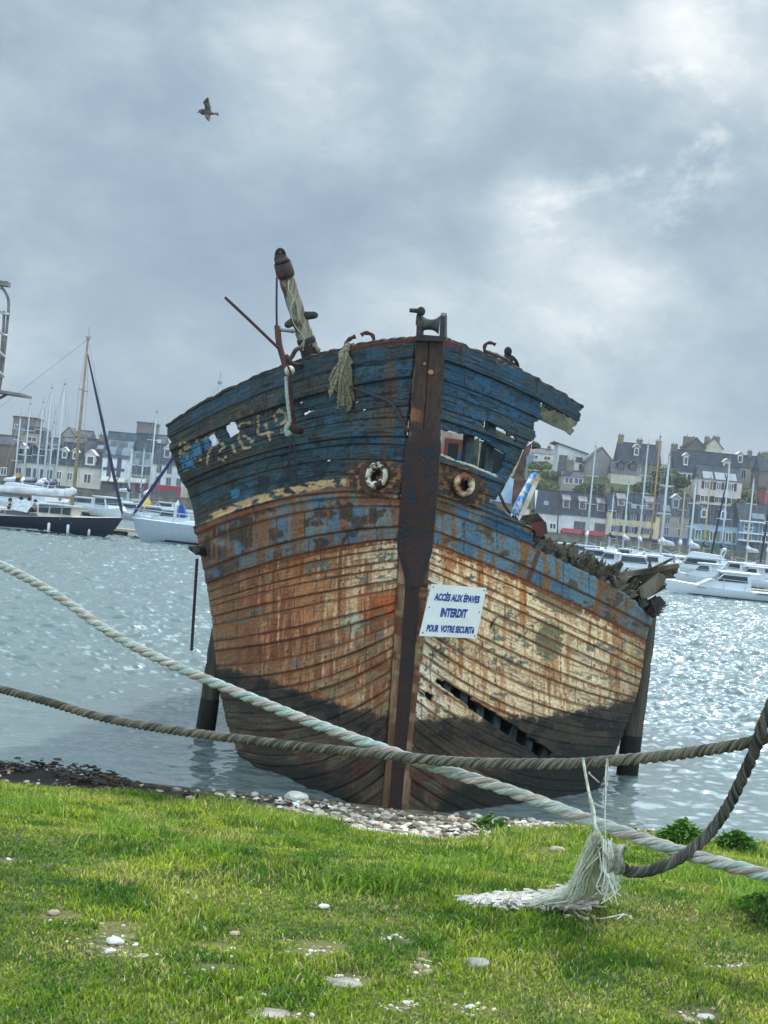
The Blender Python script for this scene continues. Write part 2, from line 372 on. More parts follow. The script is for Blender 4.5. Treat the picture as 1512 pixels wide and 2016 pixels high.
        lo = mixr(lo, (124, 100, 72), ss(540-X+80*(med-.5), 0, 110)*.7); lo = mixr(lo, (138, 122, 88), ss(Y+.30*X+50*(med-.5), 1430, 1540)*ss(med, .38, .6)*.8)
        lo = mixr(lo, (150, 170, 150), ss(26-np.hypot(X-692, (Y-1225))+14*(fin-.5), 0, 8)*.7)
    else:
        lo[:] = (224, 194, 152); lo = mixr(lo, (236, 220, 190), ss(str_*.6+str2*.4, .5, .62)*.8); lo = mixr(lo, (186, 128, 80), ss(str_+.3*(big-.5), .54, .68)*.85)
        lo = mixr(lo, (172, 106, 56), ss(str2+.3*(big-.5), .62, .76)*.8); lo = mixr(lo, (222, 214, 196), ss(900-X+60*(med-.5), 0, 80)*.75)
        lo = mixr(lo, (158, 140, 104), ss(X+50*(med-.5), 1165, 1250)*.6); lo = mixr(lo, (126, 116, 88), ss(40-np.hypot((X-1082)*1.3, (Y-1262)*.9)+26*(fin-.5), 0, 8)*.9)
        lo = mixr(lo, (128, 112, 84), ss(44-np.hypot((X-1098)*.9, (Y-1186-(X-1098)*.42)*1.9)+24*(fin-.5), 0, 8)*.9)
        lo = mixr(lo, (140, 126, 96), ss(1270-np.hypot(X-200, 0)-1270+700, 0, 1)*0)
        lo = mixr(lo, (150, 96, 54), ss(X-Y*.2+30*(med-.5), 955, 1010)*ss(med, .5, .6)*.8)
    rl_ = fb(X/4.2, pi_*4.4, 25, 3); lo = mixr(lo, (132, 76, 42), ss(rl_-.55*pf, .32, .5)*(.55 if side == 'L' else .42)*ss(fb(X/60, Y/45, 26, 2), .35, .6)); lo = mixr(lo, (96, 84, 66), ss(fb(X/30+pi_, V0*500, 27, 4), .60, .70)*.55)
    # chips, nail rust and holes worn through the paint
    chip = fb(X/9, Y/8, 22, 3)
    lo = mixr(lo, (84, 80, 74), ss(chip, .73, .77)*ss(big, .40, .6)*.9); lo = mixr(lo, (100, 104, 92), ss(fb(X/16, Y/11, 23, 4), .62, .67)*ss(fb(X/60, Y/50, 24, 2), .5, .6)*.85)
    nx = X/22+pi_*.5; nr = rt[np.floor(nx).astype(int) & 255, (pi_*7+3) & 255]
    nail = np.hypot((nx-np.floor(nx)-.2-.6*nr)*22, (pf-.3-.4*nr)*pw*900)
    lo = mixr(lo, (70, 38, 26), ss(2.8-nail, 0, 1.5)*(nr > .72)*.8)
    run = (nx-np.floor(nx)-.2-.6*nr)*22
    lo = mixr(lo, (150, 84, 44), ss(1-abs(run)/2.6, 0, 1)*(pf > .3+.4*nr)*(nr > .72)*.55)
    t1 = .352; mband = ss(v+.006*(fb(X/12, Y/12, 31)-.5), t1-.003, t1+.002); bnd = .4505
    lband = ss(v+.004*(fb(X/9, Y/9, 32)-.5), bnd-.002, bnd+.002)
    C = mixr(up, mid, mband); C = mixr(C, lo, lband)
    C = mixr(C, (112, 62, 38), ss(.009-abs(v-bnd-.002+.006*(med-.5)), 0, .004)*ss(fin, .25, .5)*.85)      # rusty line between the paints
    # greens and dark bottom
    if side == 'L':
        yl = np.interp(X, [400, 430, 498, 560, 629, 694, 757, 800], [1290, 1309, 1325, 1343, 1369, 1388, 1406, 1420])
        # worn cream moulding above the wale
        vm = .337+.012*np.interp(X, [390, 690], [.6, -.6]); mo = ss(.0105-abs(v-vm)+.006*(fin-.5), 0, .003)*ss(700-X, 0, 18)*ss(X, 392, 430)
        C = mixr(C, (186, 152, 110), mo*ss(fb(X/16, Y/8, 40), .34, .46)); C = mixr(C, (116, 70, 42), ss(.006-abs(v-vm-.016)+.004*(fin-.5), 0, .003)*ss(720-X, 0, 18)*.9)
        hp = np.clip(1.25-np.hypot((X-742)/52, (Y-944)/34)+.5*(fin-.5), 0, 1)*4; C = mixr(C, (66, 48, 40), hp*.95); C = mixr(C, (140, 100, 66), hp*ss(fin, .55, .62)*.8)
        C = mixr(C, (128, 76, 46), ss(8-abs(Y-986+(X-740)*.02)+6*(fin-.5), 0, 4)*ss(X, 690, 720)*.9)
        for g in GLYPH:
            d = segd(X+3*(fb(X/8, Y/8, 50)-.5), Y+3*(fb(X/8, Y/8, 51)-.5), g)
            C = mixr(C, (186, 158, 120), ss(3.2-d, 0, 1.0)*ss(fb(X/7, Y/6, 52), .38, .46)*.85)
        bp = inpoly(X, Y, [(352, 900), (372, 888), (386, 920), (362, 930)]) | inpoly(X, Y, [(373, 878), (391, 871), (397, 894), (380, 902)]) | inpoly(X, Y, [(397, 864), (408, 858), (414, 884), (404, 886)])
        C = mixr(C, (62, 118, 158), bp*1.0*ss(fin, .3, .4)*.9)
        C = mixr(C, (58, 130, 160), (inpoly(X, Y, [(452, 966), (470, 962), (472, 978), (458, 982)])*1.0)*.8)
    else:
        yl = np.interp(X, [800, 814, 990, 1060, 1130, 1190, 1231, 1300], [1408, 1408, 1409, 1407, 1396, 1386, 1374, 1350])
        hp = np.clip(1.3-np.hypot((X-908)/46, (Y-955-(X-908)*.3)/34)+.5*(fin-.5), 0, 1)*4; C = mixr(C, (60, 50, 44), hp*.9); C = mixr(C, (120, 84, 54), hp*ss(fin, .55, .62)*.8)
        C = mixr(C, (196, 190, 170), ss(3-segd(X, Y, [(868, 895), (900, 908), (928, 916), (952, 926), (976, 937)])+3*(fin-.5), 0, 1.5)*.9)
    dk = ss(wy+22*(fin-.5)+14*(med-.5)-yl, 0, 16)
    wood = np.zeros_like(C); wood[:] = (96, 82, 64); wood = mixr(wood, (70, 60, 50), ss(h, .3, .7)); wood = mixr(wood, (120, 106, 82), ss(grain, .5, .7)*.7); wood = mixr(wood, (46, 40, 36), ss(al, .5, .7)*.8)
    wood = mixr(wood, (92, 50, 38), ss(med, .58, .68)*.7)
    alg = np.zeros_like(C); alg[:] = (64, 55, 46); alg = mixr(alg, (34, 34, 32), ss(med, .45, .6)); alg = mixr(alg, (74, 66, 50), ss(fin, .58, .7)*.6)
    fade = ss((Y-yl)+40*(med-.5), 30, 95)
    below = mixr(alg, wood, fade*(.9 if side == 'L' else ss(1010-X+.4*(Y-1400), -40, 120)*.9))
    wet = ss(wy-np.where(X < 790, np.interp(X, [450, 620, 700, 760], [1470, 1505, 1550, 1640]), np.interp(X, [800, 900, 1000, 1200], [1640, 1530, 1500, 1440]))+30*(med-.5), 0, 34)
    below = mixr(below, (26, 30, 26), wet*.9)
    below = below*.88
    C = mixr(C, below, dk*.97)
    # per plank tone
    C = C*(1+.14*(h-.5)[..., None])*(1+.30*(fb(X/3.5, Y/3.2, 60, 3)-.5)[..., None])
    # seams, butts, cracks: tar and dirt
    dpx = np.minimum(pf, 1-pf)*pw*920
    sw = (.15+1.7*fb(X/22, pi_*3.1, 70, 3)**1.4)*np.where(v < .35, 1, .72)
    upz = v < .35
    C = mixr(C, (30, 24, 22), ss(sw-dpx+.5, 0, 1.1)*np.where(upz, .85, .66))
    C = mixr(C, (96, 54, 34), ss(4.5-dpx+3*(fin-.5), 0, 3)*(~upz & (dk < .5))*.45)
    br = rt[np.floor(X/66+h*7).astype(int) & 255, (pi_*53+1) & 255]; bx = (X/66+h*7-np.floor(X/66+h*7)-.1-.8*br)*66
    C = mixr(C, (44, 34, 30), ss(1.1-abs(bx+1.5*(fin-.5)), 0, .8)*(br > .35)*.8)
    cr = abs(fb(X/26+3*fb(X/50, Y/50, 81), Y/9, 80, 4)-.5); C = mixr(C, (36, 28, 24), ss(.006-cr, 0, .004)*ss(med, .5, .6)*.8)
    return C
def build_side(side):
    nv, nu = 560, 300
    v = np.linspace(0, 1, nv)[:, None]+0*np.zeros((1, nu)); u = np.linspace(0, 1, nu)[None, :]+0*v
    s = .35*u+.65*np.sin(u*PI/2); s = np.where(u >= 1, 1.0, s)
    X, Y, D = hull_px(side, v, s)
    Pw = PA(X, Y, D)
    # the rest of the hull, running aft behind what the photograph shows
    na = 40; t = (np.arange(1, na+1)/na)[None, :]; va = v[:, :1]+0*t; E0 = Pw[:, -1:, :]
    Yd = E0[..., 1]+t*12.0; xc = stem_x(Yd); w0 = E0[..., 0]-stem_x(E0[..., 1])
    nar = 1-.62*np.clip(t, 0, 1)**2.4-(.25*va**3)*t
    Xa = xc+w0*nar; Za = E0[..., 2]-(1-va)*1.15*np.sin(np.clip(t*1.6, 0, 1)*PI/2)+.1*t*va
    Pa = np.stack([Xa, Yd, Za], -1)
    Xp = X[:, -1:]+(-1 if side == 'L' else 1)*t*420; Yp = Y[:, -1:]+0*t
    Pw = np.concatenate([Pw, Pa], 1); X = np.concatenate([X, Xp], 1); Y = np.concatenate([Y, Yp], 1); V = np.concatenate([v, va], 1)
    S = np.concatenate([s, 1+t+0*va], 1)
    C = paint(side, X, Y, V, S)
    gu = np.gradient(Pw, axis=1); gv = np.gradient(Pw, axis=0); nrm = np.cross(gu, gv); nrm /= np.linalg.norm(nrm, axis=-1, keepdims=True)+1e-12
    sg = -1 if side == 'L' else 1
    if nrm[200, 100, 1] > 0: nrm = -nrm
    pi_, pf, pw = plank_of(V); dpx = np.minimum(pf, 1-pf)*pw*920
    wob = fb(X/16, pi_*3.1, 70, 3)
    hgt = np.where(V < .35, .010*(pf-.5), .006*(pf-.5))-.011*ss(2.0-dpx, 0, 1.8)*(.4+wob)
    hh_ = rt[(pi_*37+11) & 255, (pi_*91+(3 if side == 'L' else 77)) & 255]; hgt += np.where(V < .35, .030, .012)*(hh_-.5)
    hgt += .012*(fb(X/70, pi_*5.1, 90, 2)-.5)+.006*(fb(X/6, Y/6, 91, 4)-.5)+.010*(fb(X/25, V*300, 92, 3)-.5)
    hgt += .045*ss(.006-abs(V-.045)+.004*(fb(X/9, pi_*0., 93)-.4), 0, .004)*0
    hgt += .03*ss(.043-V, 0, .004)                                    # rail strake stands proud
    hgt += .035*ss(.010-abs(V-.353), 0, .004)*(1 if side == 'L' else .5)  # wale
    br = rt[np.floor(X/66+0*X).astype(int) & 255, (pi_*53+1) & 255]
    Pw = Pw+nrm*hgt[..., None]
    # sheer worn ragged
    rag = (fb(X/9, 0*X, 95, 4)-.45)*.05*ss(.012-V, 0, .012); Pw[..., 2] += rag
    # faces, minus what has broken away
    NV, NU = X.shape
    idx = np.arange(NV*NU).reshape(NV, NU); q4 = np.stack([idx[:-1, :-1], idx[:-1, 1:], idx[1:, 1:], idx[1:, :-1]], -1).reshape(-1, 4)
    cx = ((X[:-1, :-1]+X[1:, 1:])/2).ravel(); cy = ((Y[:-1, :-1]+Y[1:, 1:])/2).ravel(); cv = V[:-1, :-1].ravel(); cs = S[:-1, :-1].ravel()
    jx = cx+10*(fb(cx/7, cy/5, 96, 3)-.5); jy = cy+8*(fb(cx/6, cy/7, 97, 3)-.5)
    dead = np.zeros(len(cx), bool)
    for i, h in enumerate(HOLES[side]):
        dead |= inpoly(jx, jy, h) if (i == 5 and side == 'R') else inpoly(cx+2*(fb(cx/4, cy/4, 98)-.5), cy+2*(fb(cx/4, cy/4, 99)-.5), h)
    if side == 'R': dead |= (cs >= 1) & (cv < .40+.03*fb(cx/10, 0*cx, 88))
    else: dead |= (cs > 1.12) & (cv < .10+.07*fb(cx/14, 0*cx, 87))
    if side == 'L': dead |= inpoly(jx, jy, [(300, 850), (333, 846), (337, 868), (329, 905), (300, 905)]) & (cv > .03) & (cv < .10)
    q4 = q4[~dead]
    lin = np.where(C/255 <= .04045, C/255/12.92, ((np.clip(C, 0, 255)/255+.055)/1.055)**2.4)
    used = np.unique(q4); mp_ = np.full(NV*NU, -1); mp_[used] = np.arange(len(used)); q4 = mp_[q4]
    Vv = Pw.reshape(-1, 3)[used]; Cc = lin.reshape(-1, 3)[used]
    if (sg < 0): q4 = q4[:, ::-1]
    # face order so that normals look outwards
    a = Vv[q4[1000]]; nn = np.cross(a[1]-a[0], a[2]-a[1]); n0 = nrm.reshape(-1, 3)[used][q4[1000][0]]
    if np.dot(nn, n0) < 0: q4 = q4[:, ::-1]
    return Vv, q4, Cc
# hull paint material: the colour is the surface's own paint, rust and growth
mh = bpy.data.materials.new('weathered_hull_paint'); mh.use_nodes = True; t = mh.node_tree; b = t.nodes['Principled BSDF']
at = nd(t, 'ShaderNodeAttribute', attribute_name='Col'); tcn = nd(t, 'ShaderNodeTexCoord')
nf = noise(t, tcn.outputs['Object'], 45, 5, .7); nm = noise(t, tcn.outputs['Object'], 9, 5, .6)
c1 = mixc(t, 1.0, at.outputs['Color'], ramp(t, nf, [(.3, .78), (.7, 1.38)]), 'MULTIPLY')
c1 = mixc(t, mth(t, 'MULTIPLY', smooth(t, nm, .63, .70), .5), c1, L4((64, 50, 42)))
t.links.new(c1, b.inputs['Base Color']); b.inputs['Roughness'].default_value = .82; b.inputs['Specular IOR Level'].default_value = .3
bn = nd(t, 'ShaderNodeBump'); bn.inputs['Strength'].default_value = .7; bn.inputs['Distance'].default_value = .012
t.links.new(mth(t, 'ADD', nf, mth(t, 'MULTIPLY', nm, 1.2)), bn.inputs['Height']); t.links.new(bn.outputs[0], b.inputs['Normal'])
DARKWOOD = mat('rotten_inner_wood', (62, 60, 56), .95, scale=8, c2=(34, 34, 34), bump=.6)
OLDWOOD = mat('weathered_grey_wood', (118, 108, 92), .95, scale=5, c2=(58, 54, 48), bump=.9, bscale=30, dist=.02, stretch=(1, 1, .3))
BROKEN = mat('rotten_splintered_wood', (104, 96, 80), .95, scale=7, c2=(44, 40, 36), bump=1.0, bscale=26, dist=.03)
RUST = mat('red_brown_rust', (80, 50, 44), .9, scale=14, c2=(52, 32, 32), bump=.8, bscale=60, dist=.01)
DKIRON = mat('dark_corroded_iron', (50, 44, 48), .75, scale=12, c2=(26, 24, 28), bump=.8, bscale=50, dist=.01, metal=.2)
wreck = empty('shipwreck', P(785, 1590, 15.2), 'large rotting wooden trawler wreck, blue above and rusty cream below, bow on the pebbles', 'shipwreck')
wreck.location.z = 0.05
bpy.context.view_layer.update()
for sd_, lb in (('L', 'rusty side of the hull with worn registration number and square holes'), ('R', 'cream side of the hull, broken open above, with a missing plank')):
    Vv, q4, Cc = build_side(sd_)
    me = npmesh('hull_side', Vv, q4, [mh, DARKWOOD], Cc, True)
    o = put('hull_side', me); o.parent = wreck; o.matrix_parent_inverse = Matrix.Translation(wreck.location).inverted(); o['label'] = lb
    so = o.modifiers.new('thick', 'SOLIDIFY'); so.thickness = .032; so.offset = -1; so.material_offset = 1; so.use_even_offset = False
def H(side, px, py, out=0.0):
    """point of the hull surface that shows at px, py, moved outwards by out metres"""
    vv, s_ = np.meshgrid(np.linspace(0, 1, 160), np.linspace(0, 1, 160), indexing='ij')
    if side not in H.c: H.c[side] = hull_px(side, vv, s_)
    X, Y, D = H.c[side]; i = np.argmin((X-px)**2+(Y-py)**2); a, b_ = divmod(i, 160); 
    d = D[a, b_]; p = P(px, py, d-out); return p
H.c = {}
# frames (ribs) inside the planking
for side in 'LR':
    for s0 in ([.18, .30, .42, .54, .67, .91] if side == 'L' else [.15, .24, .33, .42, .51, .60, .69, .78, .87, .95]):
        vs_ = np.linspace(.03 if side == 'L' else (.06 if s0 < .3 else .40), .98, 34)
        X, Y, D = hull_px(side, vs_, np.full(34, s0)); pw_ = PA(X, Y, D)
        cxp = np.stack([stem_x(pw_[:, 1]+.8), pw_[:, 1]+1.6, pw_[:, 2]], -1); dr = cxp-pw_; dr /= np.linalg.norm(dr, axis=-1, keepdims=True)
        pts = pw_+dr*.14
        m = MB(); m.tube([Vector(p) for p in pts], .062, 4, True, roll=.4)
        wpart(m, 'frame_rib', mat('inner_blue_grey_timber', (70, 92, 100), .9, scale=7, c2=(30, 34, 36), bump=.6), wreck)
# inner skin of the hold, below the deck
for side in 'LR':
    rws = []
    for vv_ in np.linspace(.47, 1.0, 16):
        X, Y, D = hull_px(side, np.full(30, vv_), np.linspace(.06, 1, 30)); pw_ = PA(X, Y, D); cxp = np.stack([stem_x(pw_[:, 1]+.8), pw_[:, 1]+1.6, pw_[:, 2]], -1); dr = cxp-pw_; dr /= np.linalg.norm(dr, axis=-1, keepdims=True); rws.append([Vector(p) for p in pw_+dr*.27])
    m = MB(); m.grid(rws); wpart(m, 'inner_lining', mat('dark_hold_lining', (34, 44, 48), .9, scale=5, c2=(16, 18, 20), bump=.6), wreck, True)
# aft transom closes the stern
m = MB()
aft = [Vector((stem_x(31)+x, 31.2, z)) for x, z in ((-1.35, 2.2), (-1.2, 1.2), (-.7, 0), (0, -.6), (.9, 0), (1.5, 1.2), (1.7, 1.9))]
m.prism(aft, (0, 0, 0), (0, .12, 0)); wpart(m, 'transom', DARKWOOD, wreck)
# deck planks left in place behind the bow
m = MB()
for i in range(24):
    yy = 16.6+i*.42
    if i in (5, 9, 10, 15, 19): continue
    wl = min(2.4, .55+(yy-15.6)*.62); wr = min(2.3, .5+(yy-15.6)*.62)
    m.box(stem_x(yy)-wl, stem_x(yy)+wr*(.9 if i > 8 else 1), yy, yy+.38, 2.42-.01*i, 2.48-.01*i)
wpart(m, 'deck', OLDWOOD, wreck)
# ---- stem post
SM = mat('stem_timber', (92, 62, 48), .9, scale=5, c2=(44, 32, 28), bump=1.0, bscale=20, dist=.03, stretch=(1, 1, .25))
rows = [(664, 815, 878), (700, 816, 876), (780, 809, 872), (860, 803, 866), (960, 794, 858), (1060, 786, 850), (1160, 780, 843), (1260, 774, 836), (1360, 768, 827), (1460, 760, 817), (1540, 754, 810), (1620, 746, 804)]
def ztrow(y): 
    r = [np.interp(y, [a[0] for a in rows], [a[k] for a in rows]) for k in (1, 2)]; return r[0], r[1]
def dstem(y): return np.interp(y, [664, 972, 1062, 1262, 1620], [14.75, 15.0, 15.1, 15.2, 15.3])
m = MB(); ny = 120; ring = []
for i in range(ny):
    y = 662+(1625-662)*i/(ny-1); xl, xr = ztrow(y); d = dstem(y); w = xr-xl; nz = lambda k: 1.6*(float(vnoise(y/14, k*3.1, 5))-.5)
    y2 = y
    ins = .30 if y > 1150 else .06
    fr = [(xl-1+nz(1), .32), (xl+1+nz(2), .02), (xl+w*ins, -.10), (xl+w*.5-4+nz(5), -.125), (xl+w*.5-2.5+nz(5), -.11), (xl+w*.5, -.125), (xr-w*ins, -.10), (xr-1+nz(3), .02), (xr+1+nz(4), .32)]
    ring.append([P(x, y2, d+dd) for x, dd in fr])
m.grid(ring); m.add(ring[0], [tuple(range(9))])
stm = bpy.data.materials.new('stem_post_wood'); stm.use_nodes = True; t = stm.node_tree; b = t.nodes['Principled BSDF']
at = nd(t, 'ShaderNodeAttribute', attribute_name='Col'); tcn = nd(t, 'ShaderNodeTexCoord'); mpn = nd(t, 'ShaderNodeMapping'); mpn.inputs['Scale'].default_value = (1, 1, .16); t.links.new(tcn.outputs['Object'], mpn.inputs[0])
ng = noise(t, mpn.outputs[0], 26, 6, .65); ng2 = noise(t, tcn.outputs['Object'], 30, 5, .7)
c1 = mixc(t, 1.0, at.outputs['Color'], ramp(t, ng, [(.3, .5), (.7, 1.45)]), 'MULTIPLY')
t.links.new(c1, b.inputs['Base Color']); b.inputs['Roughness'].default_value = .85
bn = nd(t, 'ShaderNodeBump'); bn.inputs['Strength'].default_value = .9; bn.inputs['Distance'].default_value = .02; t.links.new(mth(t, 'ADD', ng, mth(t, 'MULTIPLY', ng2, .4)), bn.inputs['Height']); t.links.new(bn.outputs[0], b.inputs['Normal'])
o = wpart(m, 'stem_post', stm, wreck)
me = o.data; ca = me.color_attributes.new('Col', 'FLOAT_COLOR', 'POINT'); cc = []
for i in range(ny):
    y = 662+(1625-662)*i/(ny-1)
    for k in range(9):
        n_ = float(fb(y/30, k*2.2, 3)); 
        if y < 1150: c = np.array((66, 48, 40))*(.7+.6*n_); 
        else: c = np.array((118, 60, 36) if k in (2, 6) else (44, 34, 36))*(.8+.4*n_)
        if y < 1150 and k in (1, 2) and n_ > .56: c = np.array((140, 92, 58))
        if y >= 1130 and k in (0, 1, 2, 6, 7, 8): c = np.array((156, 128, 96) if n_ > .54 else (112, 66, 42))*(.8+.3*n_)
        if y > 1400 and k in (0, 1, 7, 8): c = np.array((98, 84, 60))*(.8+.4*n_)
        if y > 1400 and k in (1, 7): c = np.array((120, 92, 62))*(.8+.4*n_)
        if y < 720: c = np.array((58, 44, 40))*(.8+.4*n_)
        cc += list(L(c))+[1]
ca.data.foreach_set('color', cc+list(cc[:0])+[0.1]*(4*len(me.vertices)-len(cc)))
# iron sheathing over the middle of the stem
m = MB(); rings = []
for i in range(60):
    f = i/59; y = 845+f*(1155-845); xl, xr = ztrow(y); tp = ss(np.array(f), .72, 1.0); w = xr-xl; cxm = (xl+xr)/2+3*tp
    hw = w*.5*(1.0-.52*tp)*(.45+.55*float(ss(np.array(f), -.03, .10))); n_ = 1.2*(float(vnoise(y/9, 3.3, 8))-.5); d = dstem(y)
    rings.append([P(cxm-hw-2+n_, y, d+.10-.05*tp), P(cxm-hw-.5+n_, y, d-.115), P(cxm-hw*.6, y, d-.145), P(cxm, y, d-.15), P(cxm+hw*.6, y, d-.145), P(cxm+hw+.5-n_, y, d-.115), P(cxm+hw+2-n_, y, d+.10-.05*tp)])
m.grid(rings); o = wpart(m, 'stem_plate', mat('stem_iron_sheath', (38, 38, 46), .8, sharp=.05, scale=9, c2=(58, 38, 32), bump=1.0, bscale=30, dist=.02, metal=.1), wreck)
so = o.modifiers.new('t', 'SOLIDIFY'); so.thickness = .012
# lower iron band down the middle
m = MB(); rings = []
for i in range(40):
    y = 1150+i*12; xl, xr = ztrow(y); d = dstem(y); cxm = (xl+xr)/2; hw = (xr-xl)*.235; n_ = 1.5*(float(vnoise(y/11, 8.3, 8))-.5)
    rings.append([P(cxm-hw+n_, y, d-.10), P(cxm-hw+1+n_, y, d-.15), P(cxm+hw-1-n_, y, d-.15), P(cxm+hw-n_, y, d-.10)])
m.grid(rings); wpart(m, 'stem_band', mat('stem_band_iron', (38, 32, 36), .85, scale=7, c2=(58, 38, 30), bump=.6, metal=.2), wreck)
# pale worn patch, bolt heads
for (x, y) in ((848, 733), (836, 716), (800, 1163), (824, 905), (812, 1010)):
    m = MB(); m.ball(P(x, y, dstem(y)-.14), .013 if y != 733 else .024, 8, 5, (1.2, .4, 1)); wpart(m, 'bolt', mat('pale_worn_bolt', (150, 112, 80), .8), wreck)
# capping on the sheer
def capping(side, xs, r, material, label=None):
    pts = []
    for x in xs:
        vv = 0.0; T = TAB[side]; s_ = (x-T['S'][0][0])/(T['E'][0][0]-T['S'][0][0]); a, y, d = hull_px(side, np.array([vv]), np.array([s_]))
        p = P(float(a[0]), float(y[0])+3-5*float(vnoise(x/9, 2.2, 3)), float(d[0])+.06); pts.append(p)
    m = MB(); m.tube(pts, [r*(.75+.6*float(vnoise(i*.7, 1.5, 4))) for i in range(len(pts))], 6, True, flat=.55)
    wpart(m, 'sheer_capping', material, wreck, label=label)
capping('L', list(np.linspace(824, 333, 130)), .048, mat('dark_capping_wood', (70, 50, 46), .9, scale=6, c2=(40, 40, 42), bump=.9, bscale=25, dist=.03))
capping('R', list(np.linspace(866, 1142, 80)), .045, mat('pale_capping_wood', (84, 74, 62), .9, scale=9, c2=(34, 34, 38), bump=.9, bscale=25, dist=.03))
# ================================================================== ground, water
def zlawn(x, d):
    d = np.asarray(d, float)
    a = np.interp(d, [0, 4, 7, 10, 13, 15.7], [.0, .40, .2286, .2065, .1965, .1905])
    z = np.where(d < 7, 1.4, 3-d*a)
    z = np.where(d > 15.7, .01-(d-15.7)*.16, z)
    z = z+.05*(fb(x*.9, d*.9, 61, 3)-.5)*ss(17-d, 0, 3)+.02*(fb(x*4, d*4, 62, 3)-.5)*ss(17-d, 0, 3)
    z = z+.12*ss(-np.asarray(x)/np.maximum(d, 1), .13, .20)*ss(d, 12.7, 13.2)*ss(14.4-d, 0, .8)*(.3+1.2*fb(x*1.6, d*1.6, 161, 3))
    return np.maximum(z, -1.6)
def gedge(x, d):                  # how far ahead the lawn reaches, by direction
    t = np.asarray(x)/np.maximum(np.asarray(d), .5)
    e = np.interp(t, [-.5, -.25, -.18, -.10, -.045, -.02, 0, .05, .075, .10, .13, .17, .21, .25, .5], [12.0, 11.9, 12.0, 11.9, 11.5, 10.6, 9.6, 9.5, 10.2, 12.0, 12.8, 13.3, 14.2, 14.6, 15])
    return e+.5*(fb(x*1.3, 0*x+2, 63, 3)-.5)+.3*(fb(x*6, 0*x+2, 64, 2)-.5)
BARE = [(220, 1840, 70, 26), (250, 1870, 60, 14), (440, 1910, 70, 12), (830, 1905, 40, 30), (150, 1800, 70, 8), (1370, 1998, 60, 14), (680, 1935, 60, 14), (1090, 1675, 40, 9), (420, 1865, 50, 9), (620, 1870, 60, 16), (790, 1985, 60, 16), (930, 1990, 50, 12), (560, 2000, 60, 10), (505, 1960, 50, 9), (1430, 1900, 60, 6), (770, 1845, 40, 12), (1165, 1820, 18, 4), (360, 1760, 40, 9), (20, 1690, 30, 6)]
def topx(x, d, z):
    a = x/d*F; b_ = (EYE-z)/d*F
    return 756+a*math.cos(ROLL)-b_*math.sin(ROLL), 1008+a*math.sin(ROLL)+b_*math.cos(ROLL)
def bare(x, d, z):
    px, py = topx(x, d, z); r = np.zeros(np.shape(x))
    for cx, cy, rx, ry in BARE:
        r = np.maximum(r, ss(1.05-np.hypot((px-cx+50*(fb(x*3, d*3, 165, 3)-.5))/rx, (py-cy+16*(fb(x*4, d*4, 166, 3)-.5))/ry)+2.4*(fb(x*11, d*14, 65, 4)-.5), 0, .7))
    return r
ys = np.concatenate([np.linspace(-6, 3.6, 14), np.linspace(3.8, 17, 400), np.linspace(17.2, 30, 30), [60, 200, 286, 289.9]])
tx = np.linspace(-1, 1, 420)
YY, TT = np.meshgrid(ys, tx, indexing='ij'); XX = TT*np.where(YY < 17, 11.0, 11.0+(YY-17)*.75)
XX = XX+np.where(TT > .999, 40, 0)-np.where(TT < -.999, 40, 0)
ZZ = zlawn(XX, np.maximum(YY, 0.0)); ZZ = np.where(YY < 4, 1.4, ZZ)
DD = np.maximum(YY, .5); ge = gedge(XX, DD); br = bare(XX, DD, ZZ)
peb = ss(YY-ge, -.25, .1)
cg_ = np.zeros(XX.shape+(3,)); cg_[:] = (88, 96, 40); cg_ = mixr(cg_, (92, 90, 48), ss(fb(XX*2, YY*2, 66, 4), .45, .65)); cg_ = mixr(cg_, (54, 68, 26), ss(fb(XX*3, YY*3, 67, 4), .5, .65))
cg_ = mixr(cg_, (112, 104, 66), br*.55)
sand = np.zeros_like(cg_); sand[:] = (128, 116, 96); sand = mixr(sand, (66, 58, 48), ss(fb(XX*5, YY*5, 68, 4), .42, .62)); sand = mixr(sand, (40, 42, 34), ss(YY, 15.2, 16.2))
sand = mixr(sand, (40, 36, 32), ss(-XX/DD, .10, .16)*ss(fb(XX*2, YY*2, 167, 3), .3, .42)); cg_ = mixr(cg_, sand, peb)
lin = lambda C: np.where(C/255 <= .04045, C/255/12.92, ((np.clip(C, 0, 255)/255+.055)/1.055)**2.4)
nr_, nc_ = XX.shape; idx = np.arange(nr_*nc_).reshape(nr_, nc_); q4 = np.stack([idx[:-1, :-1], idx[:-1, 1:], idx[1:, 1:], idx[1:, :-1]], -1).reshape(-1, 4)
